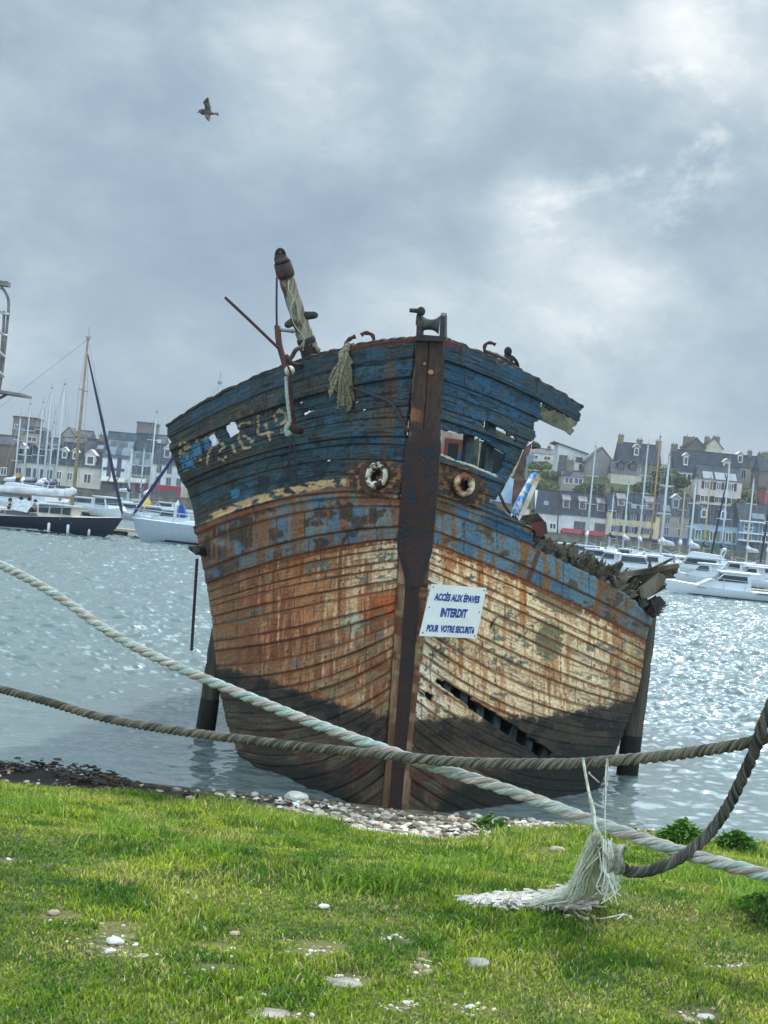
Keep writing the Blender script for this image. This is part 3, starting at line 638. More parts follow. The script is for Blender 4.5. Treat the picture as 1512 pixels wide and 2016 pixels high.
def attr_mat(name, rough=.95, sc1=60, lo=.6, hi=1.4, bump=.8, bd=.01, spec=.3, translucent=0):
    m = bpy.data.materials.new(name); m.use_nodes = True; t = m.node_tree; b = t.nodes['Principled BSDF']
    at = nd(t, 'ShaderNodeAttribute', attribute_name='Col'); tcn = nd(t, 'ShaderNodeTexCoord'); nf = noise(t, tcn.outputs['Object'], sc1, 5, .7)
    c1 = mixc(t, 1.0, at.outputs['Color'], ramp(t, nf, [(.3, lo), (.7, hi)]), 'MULTIPLY'); t.links.new(c1, b.inputs['Base Color'])
    b.inputs['Roughness'].default_value = rough; b.inputs['Specular IOR Level'].default_value = spec
    if bump:
        bn = nd(t, 'ShaderNodeBump'); bn.inputs['Strength'].default_value = bump; bn.inputs['Distance'].default_value = bd; t.links.new(nf, bn.inputs['Height']); t.links.new(bn.outputs[0], b.inputs['Normal'])
    if translucent:
        tr = nd(t, 'ShaderNodeBsdfTranslucent'); t.links.new(c1, tr.inputs[0]); mxs = nd(t, 'ShaderNodeMixShader'); mxs.inputs[0].default_value = translucent
        t.links.new(b.outputs[0], mxs.inputs[1]); t.links.new(tr.outputs[0], mxs.inputs[2]); t.links.new(mxs.outputs[0], t.nodes['Material Output'].inputs[0])
    return m
ground = put('ground', npmesh('ground', np.stack([XX, YY, ZZ], -1).reshape(-1, 3), q4, attr_mat('soil_and_shore', sc1=35), lin(cg_).reshape(-1, 3))); tag(ground, kind='structure')
WAVE = (.35, .25, .1, .5)
WH = (.10, .16, .12)
# water: one sheet from the shore to the far quay
wm = bpy.data.materials.new('harbour_water'); wm.use_nodes = True; t = wm.node_tree; b = t.nodes['Principled BSDF']
b.inputs['Base Color'].default_value = (.15, .195, .19, 1); b.inputs['Roughness'].default_value = .07; b.inputs['IOR'].default_value = 1.33
tcn = nd(t, 'ShaderNodeTexCoord')
mp1 = nd(t, 'ShaderNodeMapping'); mp1.inputs['Scale'].default_value = (.55, 1.5, 1); mp1.inputs['Rotation'].default_value = (0, 0, .12); t.links.new(tcn.outputs['Object'], mp1.inputs[0])
w1 = noise(t, mp1.outputs[0], 7.5, 3, .6, .4); w2 = noise(t, mp1.outputs[0], 2.2, 3, .55, .5); w3 = noise(t, mp1.outputs[0], .55, 4, .55, .3); w4 = noise(t, mp1.outputs[0], .05, 2, .5)
def nvec(vec, sc_, amp, det=2, st=(1, 1, 0)):
    c = noise(t, vec, sc_, det, .6, .3, out=1); s1 = nd(t, 'ShaderNodeVectorMath', operation='SUBTRACT'); t.links.new(c, s1.inputs[0]); s1.inputs[1].default_value = (.5, .5, .5)
    s2 = nd(t, 'ShaderNodeVectorMath', operation='MULTIPLY'); t.links.new(s1.outputs[0], s2.inputs[0]); s2.inputs[1].default_value = (amp*st[0], amp*st[1], 0); return s2.outputs[0]
def vadd(a, b_): n = nd(t, 'ShaderNodeVectorMath', operation='ADD'); t.links.new(a, n.inputs[0]); (t.links.new(b_, n.inputs[1]) if not isinstance(b_, tuple) else setattr(n.inputs[1], 'default_value', b_)); return n.outputs[0]
sx = nd(t, 'ShaderNodeSeparateXYZ'); t.links.new(tcn.outputs['Object'], sx.inputs[0]); far = mth(t, 'ADD', mth(t, 'MULTIPLY', smooth(t, sx.outputs[1], 17, 42), .72), .28)
v1 = nvec(mp1.outputs[0], 9.0, WAVE[0]); v2 = nvec(mp1.outputs[0], 2.6, WAVE[1]); v3 = nvec(mp1.outputs[0], .8, WAVE[2]); v4 = nvec(mp1.outputs[0], 26.0, WAVE[3])
vs_ = vadd(vadd(v1, v2), vadd(v3, v4)); sc4 = nd(t, 'ShaderNodeVectorMath', operation='SCALE'); t.links.new(vs_, sc4.inputs[0]); t.links.new(far, sc4.inputs['Scale']); gn = nd(t, 'ShaderNodeNewGeometry'); vs_ = vadd(sc4.outputs[0], gn.outputs['Normal']); nz_ = nd(t, 'ShaderNodeVectorMath', operation='NORMALIZE'); t.links.new(vs_, nz_.inputs[0]); t.links.new(nz_.outputs[0], b.inputs['Normal'])
wy = np.concatenate([[13.0, 14.0], np.exp(np.linspace(np.log(14.6), np.log(289.5), 1500))]); wt = np.linspace(-1, 1, 1050)
YW, TW = np.meshgrid(wy, wt, indexing='ij'); XW = TW*(3.0+.40*YW); XW = XW+np.where(TW > .999, 60+YW*.5, 0)-np.where(TW < -.999, 60+YW*.5, 0)
ca_, sa_ = math.cos(.25), math.sin(.25); U1, V1 = XW*ca_+YW*sa_, -XW*sa_+YW*ca_
def rip(u, v_, lu, lv, s_, o=2): return fb(u/lu, v_/lv, s_, o)-.5
calm = .34+.66*ss(YW+2.5*(fb(XW*.35, YW*.2, 205, 3)-.5), 16.5, 30)
gust = .65+.7*fb(XW*.05, YW*.025, 206, 3)
ZW = calm*gust*(WH[0]*rip(U1, V1, .19, .15, 201)+WH[1]*rip(U1, V1, .60, .40, 202)+WH[2]*rip(XW, YW, 2.0, 1.2, 203))
ZW = ZW*(1+.012*YW)**.5
ZW[:, :2] *= 0; ZW[:, -2:] *= 0; ZW[-3:] *= 0; ZW[:2] = -.02
nr_, nc_ = XW.shape; idx = np.arange(nr_*nc_).reshape(nr_, nc_); q4 = np.stack([idx[:-1, :-1], idx[:-1, 1:], idx[1:, 1:], idx[1:, :-1]], -1).reshape(-1, 4)
o = put('water', npmesh('water', np.stack([XW, YW, ZW], -1).reshape(-1, 3), q4, wm)); tag(o, kind='structure')
# ---- far shore: quay and hill
def hill(x, y):
    r = ss(np.asarray(x, float), -30, 30)
    z = 1.9+ss(y, 316, 334)*(3+5.5*r)+ss(y, 334, 352)*(3.0+2.2*r)+ss(y, 352, 420)*(5.5+2*r)
    return z+ss(y, 318, 335)*1.2*(fb(x*.06, y*.06, 71, 3)-.5)
ys2 = np.concatenate([[290, 300, 314], np.linspace(316, 430, 50), [480, 700]]); xs2 = np.linspace(-260, 260, 160)
YY, XX = np.meshgrid(ys2, xs2, indexing='ij'); ZZ = hill(XX, YY); ZZ = np.where(YY > 470, ZZ*.6, ZZ)
cg_ = np.zeros(XX.shape+(3,)); cg_[:] = (96, 94, 88); gm = ss(YY, 315, 318); gc = np.zeros_like(cg_); gc[:] = (66, 84, 48); gc = mixr(gc, (96, 100, 62), ss(fb(XX*.15, YY*.3, 72), .5, .65)); cg_ = mixr(cg_, gc, gm)
nr_, nc_ = XX.shape; idx = np.arange(nr_*nc_).reshape(nr_, nc_); q4 = np.stack([idx[:-1, :-1], idx[:-1, 1:], idx[1:, 1:], idx[1:, :-1]], -1).reshape(-1, 4)
o = put('hill_terrain', npmesh('hill', np.stack([XX, YY, ZZ], -1).reshape(-1, 3), q4, attr_mat('hillside', sc1=1.2), lin(cg_).reshape(-1, 3))); tag(o, kind='structure')
m = MB(); m.box(-260, 260, 289.6, 290.6, -2, 2.0); m.box(-260, 260, 289.45, 290.7, 2.0, 2.15)
o = m.build('quay_wall', mat('quay_stone', (112, 110, 98), .9, scale=.8, c2=(74, 74, 66), bump=.5)); tag(o, 'long low grey stone quay wall in front of the waterfront houses', 'quay wall')
# ================================================================== fittings of the wreck
CREAM = mat('bone_cream_paint', (206, 196, 170), .8, scale=12, c2=(120, 92, 60), bump=.6, bscale=40)
REDRUST = mat('red_lead_rust', (88, 46, 42), .9, scale=10, c2=(48, 34, 34), bump=.6, bscale=50)
STEELPALE = mat('pale_grey_steel', (120, 138, 140), .7, scale=10, c2=(90, 80, 74), bump=.3)
def ringbuild(cx, cy, side, rx, ry, gap, seed, material):
    c = H(side, cx, cy, .10); sg = -1 if side == 'L' else 1
    n = Vector((sg*.55, -1, .05)).normalized(); u = n.cross(Vector((0, 0, 1))).normalized(); w = u.cross(n)
    m = MB(); rows_ = []; K = 30; J = 10; mpx = c.y/F
    for i in range(K+1):
        a = 2*PI*i/K; nz = .8+.5*float(vnoise(i*.55, seed, 5)) if i < K else .8+.5*float(vnoise(0, seed, 5))
        th = .5*nz*(.75+.5*float(vnoise(i*1.7, seed+9, 2)))
        if gap and gap[0] < (a % (2*PI)) < gap[1]: th *= .5
        rr = []
        for j in range(J+1):
            b_ = 2*PI*j/J; rad = 1-th*.5+th*.5*math.cos(b_)+.12*(float(vnoise(i*.9+(0 if i < K else -K*.9), seed+4, 3))-.5)*math.cos(b_)
            rr.append(c+u*math.cos(a)*rx*mpx*rad*1.15+w*math.sin(a)*ry*mpx*rad+n*(math.sin(b_)*.045))
        rows_.append(rr)
    m.grid(rows_); o = wpart(m, 'hawse_ring', material, wreck, smooth=True)
    m = MB(); 
    rows_ = [[c-n*.02+u*math.cos(2*PI*i/20)*rx*mpx*.72+w*math.sin(2*PI*i/20)*ry*mpx*.66 for i in range(21)], [c-n*.12+u*math.cos(2*PI*i/20)*rx*mpx*.62+w*math.sin(2*PI*i/20)*ry*mpx*.56 for i in range(21)], [c-n*.13 for i in range(21)]]
    m.grid(rows_); wpart(m, 'hawse_hole', DKIRON, o)
    # timber pad behind the ring
    m = MB(); 
    poly = []
    for i in range(14):
        a = 2*PI*i/14; k = 1.65+.35*float(vnoise(i*1.3, seed+3, 2)); poly.append(c-n*.16+u*math.cos(a)*rx*mpx*k*1.35+w*math.sin(a)*ry*mpx*k*.86)
    m.prism(poly, (0, 0, 0), n*.07); wpart(m, 'hawse_pad', mat('rotten_pad_timber', (92, 68, 52), .95, scale=7, c2=(40, 32, 30), bump=1.0, bscale=22, dist=.03), wreck)
ringbuild(742, 936, 'L', 21, 27, (5.2, 6.2), 3.1, mat('broken_cream_ring', (212, 204, 182), .8, sharp=.025, scale=9, c2=(52, 42, 36), bump=.7, bscale=40))
ringbuild(913, 955, 'R', 21, 23, None, 8.1, mat('rusty_cream_ring', (198, 182, 150), .85, sharp=.05, scale=5, c2=(120, 70, 44), bump=.6, bscale=40))
# fairlead roller on the stem head
d0 = 14.72
def PP(*a): return P(*a)
m = MB(); rows_ = []
for i in range(13):
    f = i/12; x = 829+f*36; r = (10.5+8.5*abs(2*f-1)**2.5)*d0/F
    c = P(x, 638+.5*f*4, d0); rows_.append([c+Vector((0, math.cos(a), math.sin(a)))*r for a in [2*PI*j/16 for j in range(17)]])
m.grid(rows_); rl = wpart(m, 'fairlead_roller', mat('corroded_roller_iron', (74, 78, 70), .8, scale=10, c2=(44, 42, 42), bump=.7, bscale=40), wreck, smooth=True)
for x, yt in ((824, 622), (870, 615)):
    m = MB(); pl = [P(x-6, 662, d0-.12), P(x-4, 640, d0-.12), P(x-5, yt+8, d0-.08), P(x-1, yt, d0-.03), P(x+4, yt+3, d0+.05), P(x+5, 640, d0+.1), P(x+6, 664, d0+.16)]
    m.prism([P(x-5, 664, d0-.16), P(x-4, 640, d0-.13), P(x-3, yt+6, d0-.08), P(x-1, yt, d0), P(x+0, yt+6, d0+.08), P(x, 640, d0+.13), P(x, 664, d0+.16)], (0, 0, 0), (.05, 0, 0)); wpart(m, 'roller_cheek', DKIRON, rl)
m = MB(); m.prism([P(822, 658, d0-.16), P(872, 662, d0-.16), P(874, 672, d0-.16), P(818, 670, d0-.16)], (0, 0, 0), (0, .34, 0)); wpart(m, 'roller_base', DKIRON, rl)
m = MB(); m.tube([P(806, 611, d0), P(822, 612, d0), P(830, 613, d0)], [.02, .024, .03], 7); m.tube([P(826, 607, d0), P(829, 614, d0), P(824, 622, d0), P(822, 640, d0)], [.02, .034, .022, .02], 7); m.ball(P(829, 613, d0), .042, 8, 6, (1, 1, 1.1))
wpart(m, 'pin', DKIRON, rl)
# bent iron hooks along the rail
def hook(pts, d, r, material=REDRUST):
    r *= .62; m = MB(); m.tube(spline([P(x, y, d+o_) for x, y, o_ in pts], 22), [r*(1+.15*math.sin(i)) for i in range(22)], 8); return wpart(m, 'bent_cleat', material, wreck, smooth=True)
hook([(680, 700, .1), (680, 684, 0), (684, 672, 0), (691, 666, 0), (700, 662, 0)], 15.6, .034)
hook([(734, 684, .05), (736, 670, 0), (733, 660, 0), (725, 656, 0), (717, 656, 0), (711, 660, 0)], 15.25, .032)
hook([(958, 702, .05), (954, 690, 0), (955, 680, 0), (962, 675, 0), (970, 676, 0), (976, 679, 0)], 15.4, .028)
m = MB()
m.tube(spline([P(953, 696, 15.45), P(972, 703, 15.5), P(992, 712, 15.6), P(1015, 722, 15.8)], 14), [.04, .045, .05, .045, .05, .055, .05, .05, .055, .05, .045, .04, .035, .03], 7)
m.ball(P(1000, 692, 15.7), .042, 9, 6, (1, .8, 1.2)); m.ball(P(996, 703, 15.7), .03, 8, 6); m.ball(P(1004, 707, 15.7), .034, 8, 6, (1.4, 1, .8))
m.tube(spline([P(1003, 700, 15.7), P(1012, 706, 15.7), P(1019, 718, 15.8), P(1020, 734, 15.8)], 12), .018, 7); m.tube([P(997, 704, 15.7), P(992, 714, 15.6)], .022, 7)
wpart(m, 'anchor_fitting', DKIRON, wreck, smooth=True)
# mast stump with cross peg and shackle
dm = 17.0
mt = [P(556, 520, dm-.3), P(566, 555, dm-.22), P(590, 630, dm-.08), P(606, 680, dm), P(622, 735, dm+.05), P(640, 800, dm+.1)]
mp_ = spline(mt, 40); m = MB(); m.tube(mp_, [.078+.032*i/39+.004*math.sin(i*1.7) for i in range(40)], 18)
mst = wpart(m, 'mast', mat('peeling_mast_paint', (146, 140, 120), .85, sharp=.05, scale=9, c2=(84, 64, 48), bump=1.0, bscale=40, dist=.02, stretch=(1, 1, .14)), wreck, smooth=True)
m = MB(); m.tube(mp_[21:34], [.101+.004*(i % 2) for i in range(13)], 16); wpart(m, 'mast_band', mat('mast_rust_black', (62, 48, 48), .9, scale=9, c2=(36, 30, 32), bump=.9, bscale=40), mst, smooth=True)
m = MB(); m.tube([P(553, 508, dm-.32), P(556, 517, dm-.31)], [.07, .09], 16); m.tube([P(556, 517, dm-.31), P(561, 536, dm-.27), P(563, 544, dm-.25)], [.095, .102, .098], 18); m.ball(P(553, 510, dm-.31), .075, 12, 8)
wpart(m, 'mast_cap', mat('mast_cap_rust', (82, 62, 58), .9, scale=8, c2=(40, 32, 34), bump=1, bscale=40, dist=.02), mst, smooth=True)
m = MB(); pr = []
for i in range(25):
    a = 2*PI*i/24; pr.append(P(552+7.5*math.cos(a), 502+10*math.sin(a)*1.05, dm-.33+.03*math.sin(a)))
m.tube(pr, .022, 8, False); m.ball(P(546, 509, dm-.33), .03, 8, 6); wpart(m, 'shackle', DKIRON, mst, smooth=True)
for a_, b_ in (((598, 622), (625, 620)), ((584, 629), (562, 642))):
    m = MB(); pa = [P(*a_, dm-.1), P((a_[0]*2+b_[0])/3, (a_[1]*2+b_[1])/3, dm-.12), P((a_[0]+2*b_[0])/3, (a_[1]+2*b_[1])/3, dm-.14), P(*b_, dm-.16)]; m.tube(spline(pa, 8), [.05, .05, .047, .045, .043, .042, .038, .02], 10)
    wpart(m, 'cross_peg', mat('black_green_wood', (48, 52, 46), .9, scale=9), mst, smooth=True)
m = MB(); m.tube(spline([P(569, 552, dm-.4), P(568, 570, dm-.42), P(578, 588, dm-.38), P(572, 610, dm-.38), P(580, 640, dm-.3), P(598, 664, dm-.25), P(596, 690, dm-.2)], 40), .006, 5); m.tube(spline([P(580, 580, dm-.36), P(592, 630, dm-.26), P(604, 655, dm-.22), P(592, 682, dm-.2)], 24), .005, 5)
wpart(m, 'mast_line', mat('old_pale_cord', (170, 170, 150), .9, scale=40), mst)
m = MB(); m.tube(spline([P(616, 678, dm-.05), P(625, 686, dm-.1), P(630, 696, dm-.1), P(645, 700, dm-.2), P(662, 706, dm-.3), P(676, 705, dm-.5)], 30), [.022+.008*math.sin(i*1.1) for i in range(30)], 7)
wpart(m, 'lashing', mat('old_hemp', (128, 122, 98), .95, scale=60, bump=1, bscale=120), mst)
# crushed davit frame beside the mast
d1 = 15.95
dv = empty('davit', P(575, 850, d1)); dv.parent = wreck; dv.matrix_parent_inverse = Matrix.Translation(wreck.location).inverted()
def dpart(n_, pts, r, material, k=7, label=None, flat=1):
    m = MB(); m.tube(spline(pts, max(8, len(pts)*7)), r, k, flat=flat); return wpart(m, n_, material, dv, smooth=True, label=label)
dpart('davit_arm', [P(546, 642, d1+.2), P(550, 678, d1+.1), P(560, 715, d1), P(569, 760, d1-.1), (P(573, 800, d1-.1)), P(577, 845, d1-.1)], .036, REDRUST, 6, flat=.6)
dpart('davit_brace', [P(562, 716, d1), P(575, 702, d1+.1), P(582, 690, d1+.1), P(594, 683, d1+.2)], .024, RUST)
dpart('davit_brace', [P(564, 700, d1+.05), P(572, 712, d1), P(582, 718, d1), P(602, 718, d1+.1)], .022, RUST)
dpart('strut', [P(546, 648, d1+.2), P(580, 652, d1+.2)], .022, STEELPALE, 6)
dpart('stay_rod', [P(545, 545, d1+.1), P(544.5, 600, d1+.1), P(545, 645, d1+.2)], .0115, mat('purple_black_wire', (58, 40, 62), .7), 6)
dpart('long_rod', [P(443, 585, d1-.2), P(497, 636, d1-.1), P(549, 686, d1)], .0165, mat('brown_rod', (60, 42, 46), .8), 6)
dpart('foot_bracket', [P(577, 838, d1-.1), P(583, 846, d1-.1), P(592, 848, d1)], .04, RUST)
m = MB(); m.ball(P(570, 730, d1-.25), .053, 16, 10); wpart(m, 'float_ball', mat('cream_float', (214, 212, 190), .6, scale=20, c2=(150, 140, 120)), dv, smooth=True)
m = MB(); m.tube([P(566, 719, d1-.3), P(571, 730, d1-.32), P(573, 742, d1-.3)], .012, 6); wpart(m, 'float_strap', RUST, dv)
m = MB(); m.tube(spline([P(563, 742, d1-.2), P(565, 780, d1-.25), P(569, 815, d1-.25), P(571, 832, d1-.25)], 30), [.019+.002*math.sin(i*2.1) for i in range(30)], 8)
m.tube(spline([P(570, 832, d1-.25), P(563, 845, d1-.25), P(566, 856, d1-.25), P(572, 850, d1-.25)], 12), .026, 8); wpart(m, 'tackle_rope', mat('pale_green_old_rope', (150, 160, 148), .95, scale=50, bump=1, bscale=90, dist=.01), dv, smooth=True)
m = MB(); m.tube(spline([P(575, 858, d1-.3), P(570, 890, d1-.35), P(568, 930, d1-.35), P(573, 952, d1-.35), P(581, 955, d1-.35), P(583, 930, d1-.35), P(581, 890, d1-.35), P(578, 858, d1-.3)], 60), .009, 6); wpart(m, 'hanging_loop', DKIRON, dv)
m = MB(); m.tube(spline([P(670, 753, 15.5), P(700, 765, 15.35), P(740, 780, 15.15), P(766, 791, 15.0), P(780, 808, 14.95), P(796, 836, 14.9), P(803, 850, 14.88)], 40), [.013 if i < 24 else .017 for i in range(40)], 7); wpart(m, 'bent_rod', mat('brown_rod2', (62, 50, 54), .85, scale=20), wreck, smooth=True)
# hanging steel rod off the wale
m = MB(); m.tube([P(388, 1100, 18.6), P(377, 1281, 18.6)], .0185, 6); wpart(m, 'hanging_rod', mat('maroon_rod', (52, 28, 48), .7), wreck)
m = MB(); m.tube([P(386, 1082, 18.6), P(398, 1086, 18.9), P(420, 1092, 19.0)], [.05, .06, .05], 7); m.tube([P(372, 1078, 18.6), P(390, 1086, 18.7)], [.02, .05], 6); wpart(m, 'wale_stub', BROKEN, wreck)
# frayed rope bundle over the rail
def rng_(s): return random.Random(s)
R = rng_(5); m = MB()
for i in range(46):
    x0 = 678+R.uniform(-7, 7); x1 = 674+R.uniform(-26, 20); ln = R.uniform(.6, 1.0); ye = 700+ln*(112 if x1 > 664 else 84); dd = 15.45+R.uniform(-.06, .06)
    pts = [P(681+R.uniform(-4, 4), 684, 15.5), P(x0, 702, dd-.05), P((x0+x1)/2+R.uniform(-5, 5), 700+(ye-700)*.45, dd-.05), P(x1+R.uniform(-3, 3), ye-8, dd), P(x1+R.uniform(-3, 3), ye, dd)]
    m.tube(spline(pts, 14), [.018*R.uniform(.7, 1.2)]*11+[.014, .01, .006], 5)
m.tube(spline([P(686, 680, 15.45), P(680, 690, 15.4), P(672, 700, 15.4), P(682, 706, 15.38), P(690, 716, 15.4)], 16), .04, 8)
fr = wpart(m, 'frayed_rope', mat('khaki_hemp', (150, 144, 118), .95, scale=40, c2=(92, 86, 68), bump=1, bscale=140, dist=.01), None); tag(fr, 'bundle of frayed khaki rope hung over the bow rail of the wreck', 'rope')

# ---- wrecked wheelhouse and broken timbers behind the open side
WHITEW = mat('grubby_white_wood', (206, 198, 186), .8, scale=4, c2=(150, 120, 92), bump=.4); REDW = mat('red_window_wood', (150, 70, 54), .8, scale=5, c2=(110, 62, 50), bump=.4)
BLUEW = mat('bright_blue_wood', (48, 120, 168), .8, scale=5, c2=(38, 80, 110), bump=.5); GREYP = mat('pale_blue_grey_plywood', (150, 172, 190), .8, scale=2.5, c2=(108, 122, 134), bump=.2)
BLUEWHITE = mat('peeling_blue_white_board', (212, 210, 200), .8, sharp=.03, scale=4.4, c2=(54, 140, 210), bump=.5); PINKB = mat('brown_pink_ply', (138, 116, 108), .9, scale=4, c2=(92, 70, 64), bump=.6)
GREENB = mat('mossy_green_beam', (96, 104, 82), .9, scale=5, c2=(60, 64, 52), bump=.7); DKGREEN = mat('dark_green_inside', (24, 44, 44), .9, scale=3, c2=(14, 24, 26))
wh = empty('wheelhouse', P(930, 930, 18.0)); wh.parent = wreck; wh.matrix_parent_inverse = Matrix.Translation(wreck.location).inverted()
def board(n_, quad, d, th, material, parent=wreck, label=None, dd=None):
    dd = dd or [0]*len(quad); m = MB(); m.prism([P(x, y, d+e) for (x, y), e in zip(quad, dd)], (0, 0, 0), (0, th, 0)); return wpart(m, n_, material, parent, label=label)
board('wall_panel', [(855, 846), (915, 855), (913, 868), (880, 863), (876, 905), (885, 970), (855, 970)], 17.6, .05, WHITEW, wh)
m = MB()
for q_ in ([(876, 862), (912, 866), (910, 874), (876, 871)], [(876, 871), (883, 872), (880, 905), (873, 903)], [(873, 903), (880, 905), (908, 910), (905, 916), (872, 910)], [(904, 872), (910, 874), (906, 912), (900, 910)]): m.prism([P(x, y, 17.5) for x, y in q_], (0, 0, 0), (0, .08, 0))
wpart(m, 'window_frame', REDW, wh)
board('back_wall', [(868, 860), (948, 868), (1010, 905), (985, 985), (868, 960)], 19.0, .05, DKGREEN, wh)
board('post', [(918, 852), (930, 858), (912, 925), (898, 915)], 16.6, .09, BLUEW, wh, 'bright blue post')
board('post', [(936, 864), (944, 862), (940, 920), (926, 925)], 16.9, .09, GREENB, wh, 'mossy green post')
board('post', [(942, 866), (948, 872), (940, 930), (934, 930)], 17.2, .06, WHITEW, wh, 'white post'); board('post', [(964, 880), (968, 884), (958, 935), (952, 935)], 17.2, .06, DKGREEN, wh)
board('roof_beam', [(950, 842), (962, 838), (1020, 868), (1018, 884), (1008, 888), (975, 874)], 17.4, .12, GREENB, wh); board('roof_board', [(955, 840), (990, 850), (1024, 872), (1018, 878), (985, 862)], 17.8, .06, WHITEW, wh)
# boards beyond the torn end
board('side_post', [(1018, 872), (1034, 872), (1022, 905), (996, 950), (975, 985), (950, 975), (975, 945), (1000, 905)], 17.4, .16, OLDWOOD)
board('broken_panel', [(1034, 880), (1048, 872), (1040, 900), (1030, 935), (1040, 945), (1022, 946), (1008, 944)], 19.6, .05, PINKB); board('broken_panel', [(1008, 938), (1040, 944), (1026, 975), (1012, 1000), (1004, 975)], 19.8, .05, PINKB)
board('plywood_sheet', [(1004, 940), (1012, 943), (1010, 960), (1007, 992), (984, 988), (963, 985), (974, 972), (985, 974)], 18.4, .03, GREYP, dd=[.2, .2, .1, 0, -.1, -.1, 0, 0])
board('plywood_sheet', [(960, 988), (1006, 994), (1012, 1010), (990, 1010), (962, 1000)], 18.6, .03, WHITEW)
board('plywood_sheet', [(1037, 898), (1050, 890), (1052, 905), (1040, 912), (1037, 945), (1034, 944)], 19.4, .03, GREYP)
board('leaning_plank', [(1046, 932), (1056, 929), (1059, 936), (1022, 1016), (1006, 1010), (1014, 990)], 18.2, .06, BLUEWHITE, label='peeling blue and white plank', dd=[.5, .5, .5, 0, 0, 0])
board('leaning_plank', [(1058, 932), (1063, 934), (1060, 950), (1030, 1018), (1022, 1014)], 18.1, .06, WHITEW, dd=[.5, .5, .4, 0, 0])
m = MB(); m.tube([P(984, 974, 17.9), P(994, 996, 17.8), P(1004, 1010, 17.7)], .018, 6); wpart(m, 'bent_strap', RUST, wreck)
board('dangling_board', [(1068, 793), (1102, 807), (1138, 830), (1134, 838), (1126, 842), (1131, 848), (1123, 857), (1112, 848), (1090, 839), (1061, 825), (1062, 812)], 16.6, .05, mat('pale_olive_board', (150, 146, 120), .9, scale=4, c2=(92, 88, 72), bump=.9, bscale=20, dist=.02), label='pale torn board under the rail', dd=[-.1, .3, .8, .8, .7, .7, .7, .6, .4, 0, 0])
m = MB(); m.tube([P(1048, 876, 17.2), P(1058, 877, 17.2), P(1064, 880, 17.3)], [.05, .035, .01], 6); wpart(m, 'splinter', BROKEN, wreck)
# inner stringers: dark planking strip behind the top of the sound hull
def splint(side_pts, n_, seed, ln, dofs, mats_, ang=(-.5, .5), w=(6, 13), name='broken_plank', thick=.07):
    R = rng_(seed)
    for i in range(n_):
        f = (i+R.random()*.6)/n_; k = f*(len(side_pts)-1); a = int(min(k, len(side_pts)-2)); k -= a
        x = side_pts[a][0]*(1-k)+side_pts[a+1][0]*k; y = side_pts[a][1]*(1-k)+side_pts[a+1][1]*k; d = side_pts[a][2]*(1-k)+side_pts[a+1][2]*k+R.uniform(*dofs)
        an = R.uniform(*ang); l = R.uniform(*ln); ww = R.uniform(*w)
        ux, uy = math.sin(an), -math.cos(an); vx, vy = math.cos(an), math.sin(an)
        q_ = [(x-vx*ww/2-ux*14, y-vy*ww/2-uy*14)]
        q_.append((x-vx*ww/2+ux*l*.7, y-vy*ww/2+uy*l*.7)); nt_ = R.choice((2, 3))
        for j in range(nt_):
            g = (j+.5)/nt_; q_.append((x+vx*ww*(g-.5-.2/nt_)+ux*l*R.uniform(.85, 1.1), y+vy*ww*(g-.5-.2/nt_)+uy*l*R.uniform(.85, 1.1))); q_.append((x+vx*ww*(g-.5+.35/nt_)+ux*l*R.uniform(.55, .8), y+vy*ww*(g-.5+.35/nt_)+uy*l*R.uniform(.55, .8)))
        q_.append((x+vx*ww/2+ux*l*.5, y+vy*ww/2+uy*l*.5)); q_.append((x+vx*ww/2-ux*14, y+vy*ww/2-uy*14))
        lean = R.uniform(-.25, .25); m = MB(); m.prism([P(px, py, d+lean*(-(py-y))/40) for px, py in q_], (0, 0, 0), (R.uniform(-.03, .03), thick*R.uniform(.7, 1.6), 0)); wpart(m, name, R.choice(mats_), wreck)
def EH(x, y, off=0): 
    return (x, y, H('R', x, y).y+off)
edge = [EH(1050, 1082), EH(1090, 1098), EH(1135, 1118), EH(1189, 1146), EH(1247, 1181), (1284, 1216, 18.8)]
W3 = [BROKEN, OLDWOOD, DARKWOOD, BROKEN]
splint(edge[:3], 9, 3, (12, 28), (.15, .5), W3, (.6, 1.2), (12, 24)); splint([EH(1085, 1096), EH(1150, 1122)], 8, 31, (24, 42), (.3, .9), W3, (.4, .9), (14, 30))
splint(edge[1:4], 9, 4, (14, 34), (.15, .7), W3, (.4, 1.1), (14, 28)); splint(edge[2:5], 10, 5, (12, 36), (.2, .8), W3, (-.3, 1.1), (12, 26)); splint(edge[3:], 13, 6, (10, 38), (.1, .8), W3, (-.3, 1.2), (10, 24))
splint([(1212, 1150, 18.6), (1292, 1165, 18.7)], 10, 9, (18, 46), (-.1, .6), W3, (.5, 1.3), (9, 16))
splint([(1150, 1120, 18.4), (1215, 1150, 18.5)], 9, 12, (20, 44), (.3, .9), [OLDWOOD, BROKEN, DARKWOOD], (-.7, .4), (14, 24))
splint([(1270, 1190, 18.7), (1292, 1205, 18.8)], 9, 19, (10, 34), (-.1, .3), [BROKEN, DARKWOOD], (.9, 2.2), (9, 15))
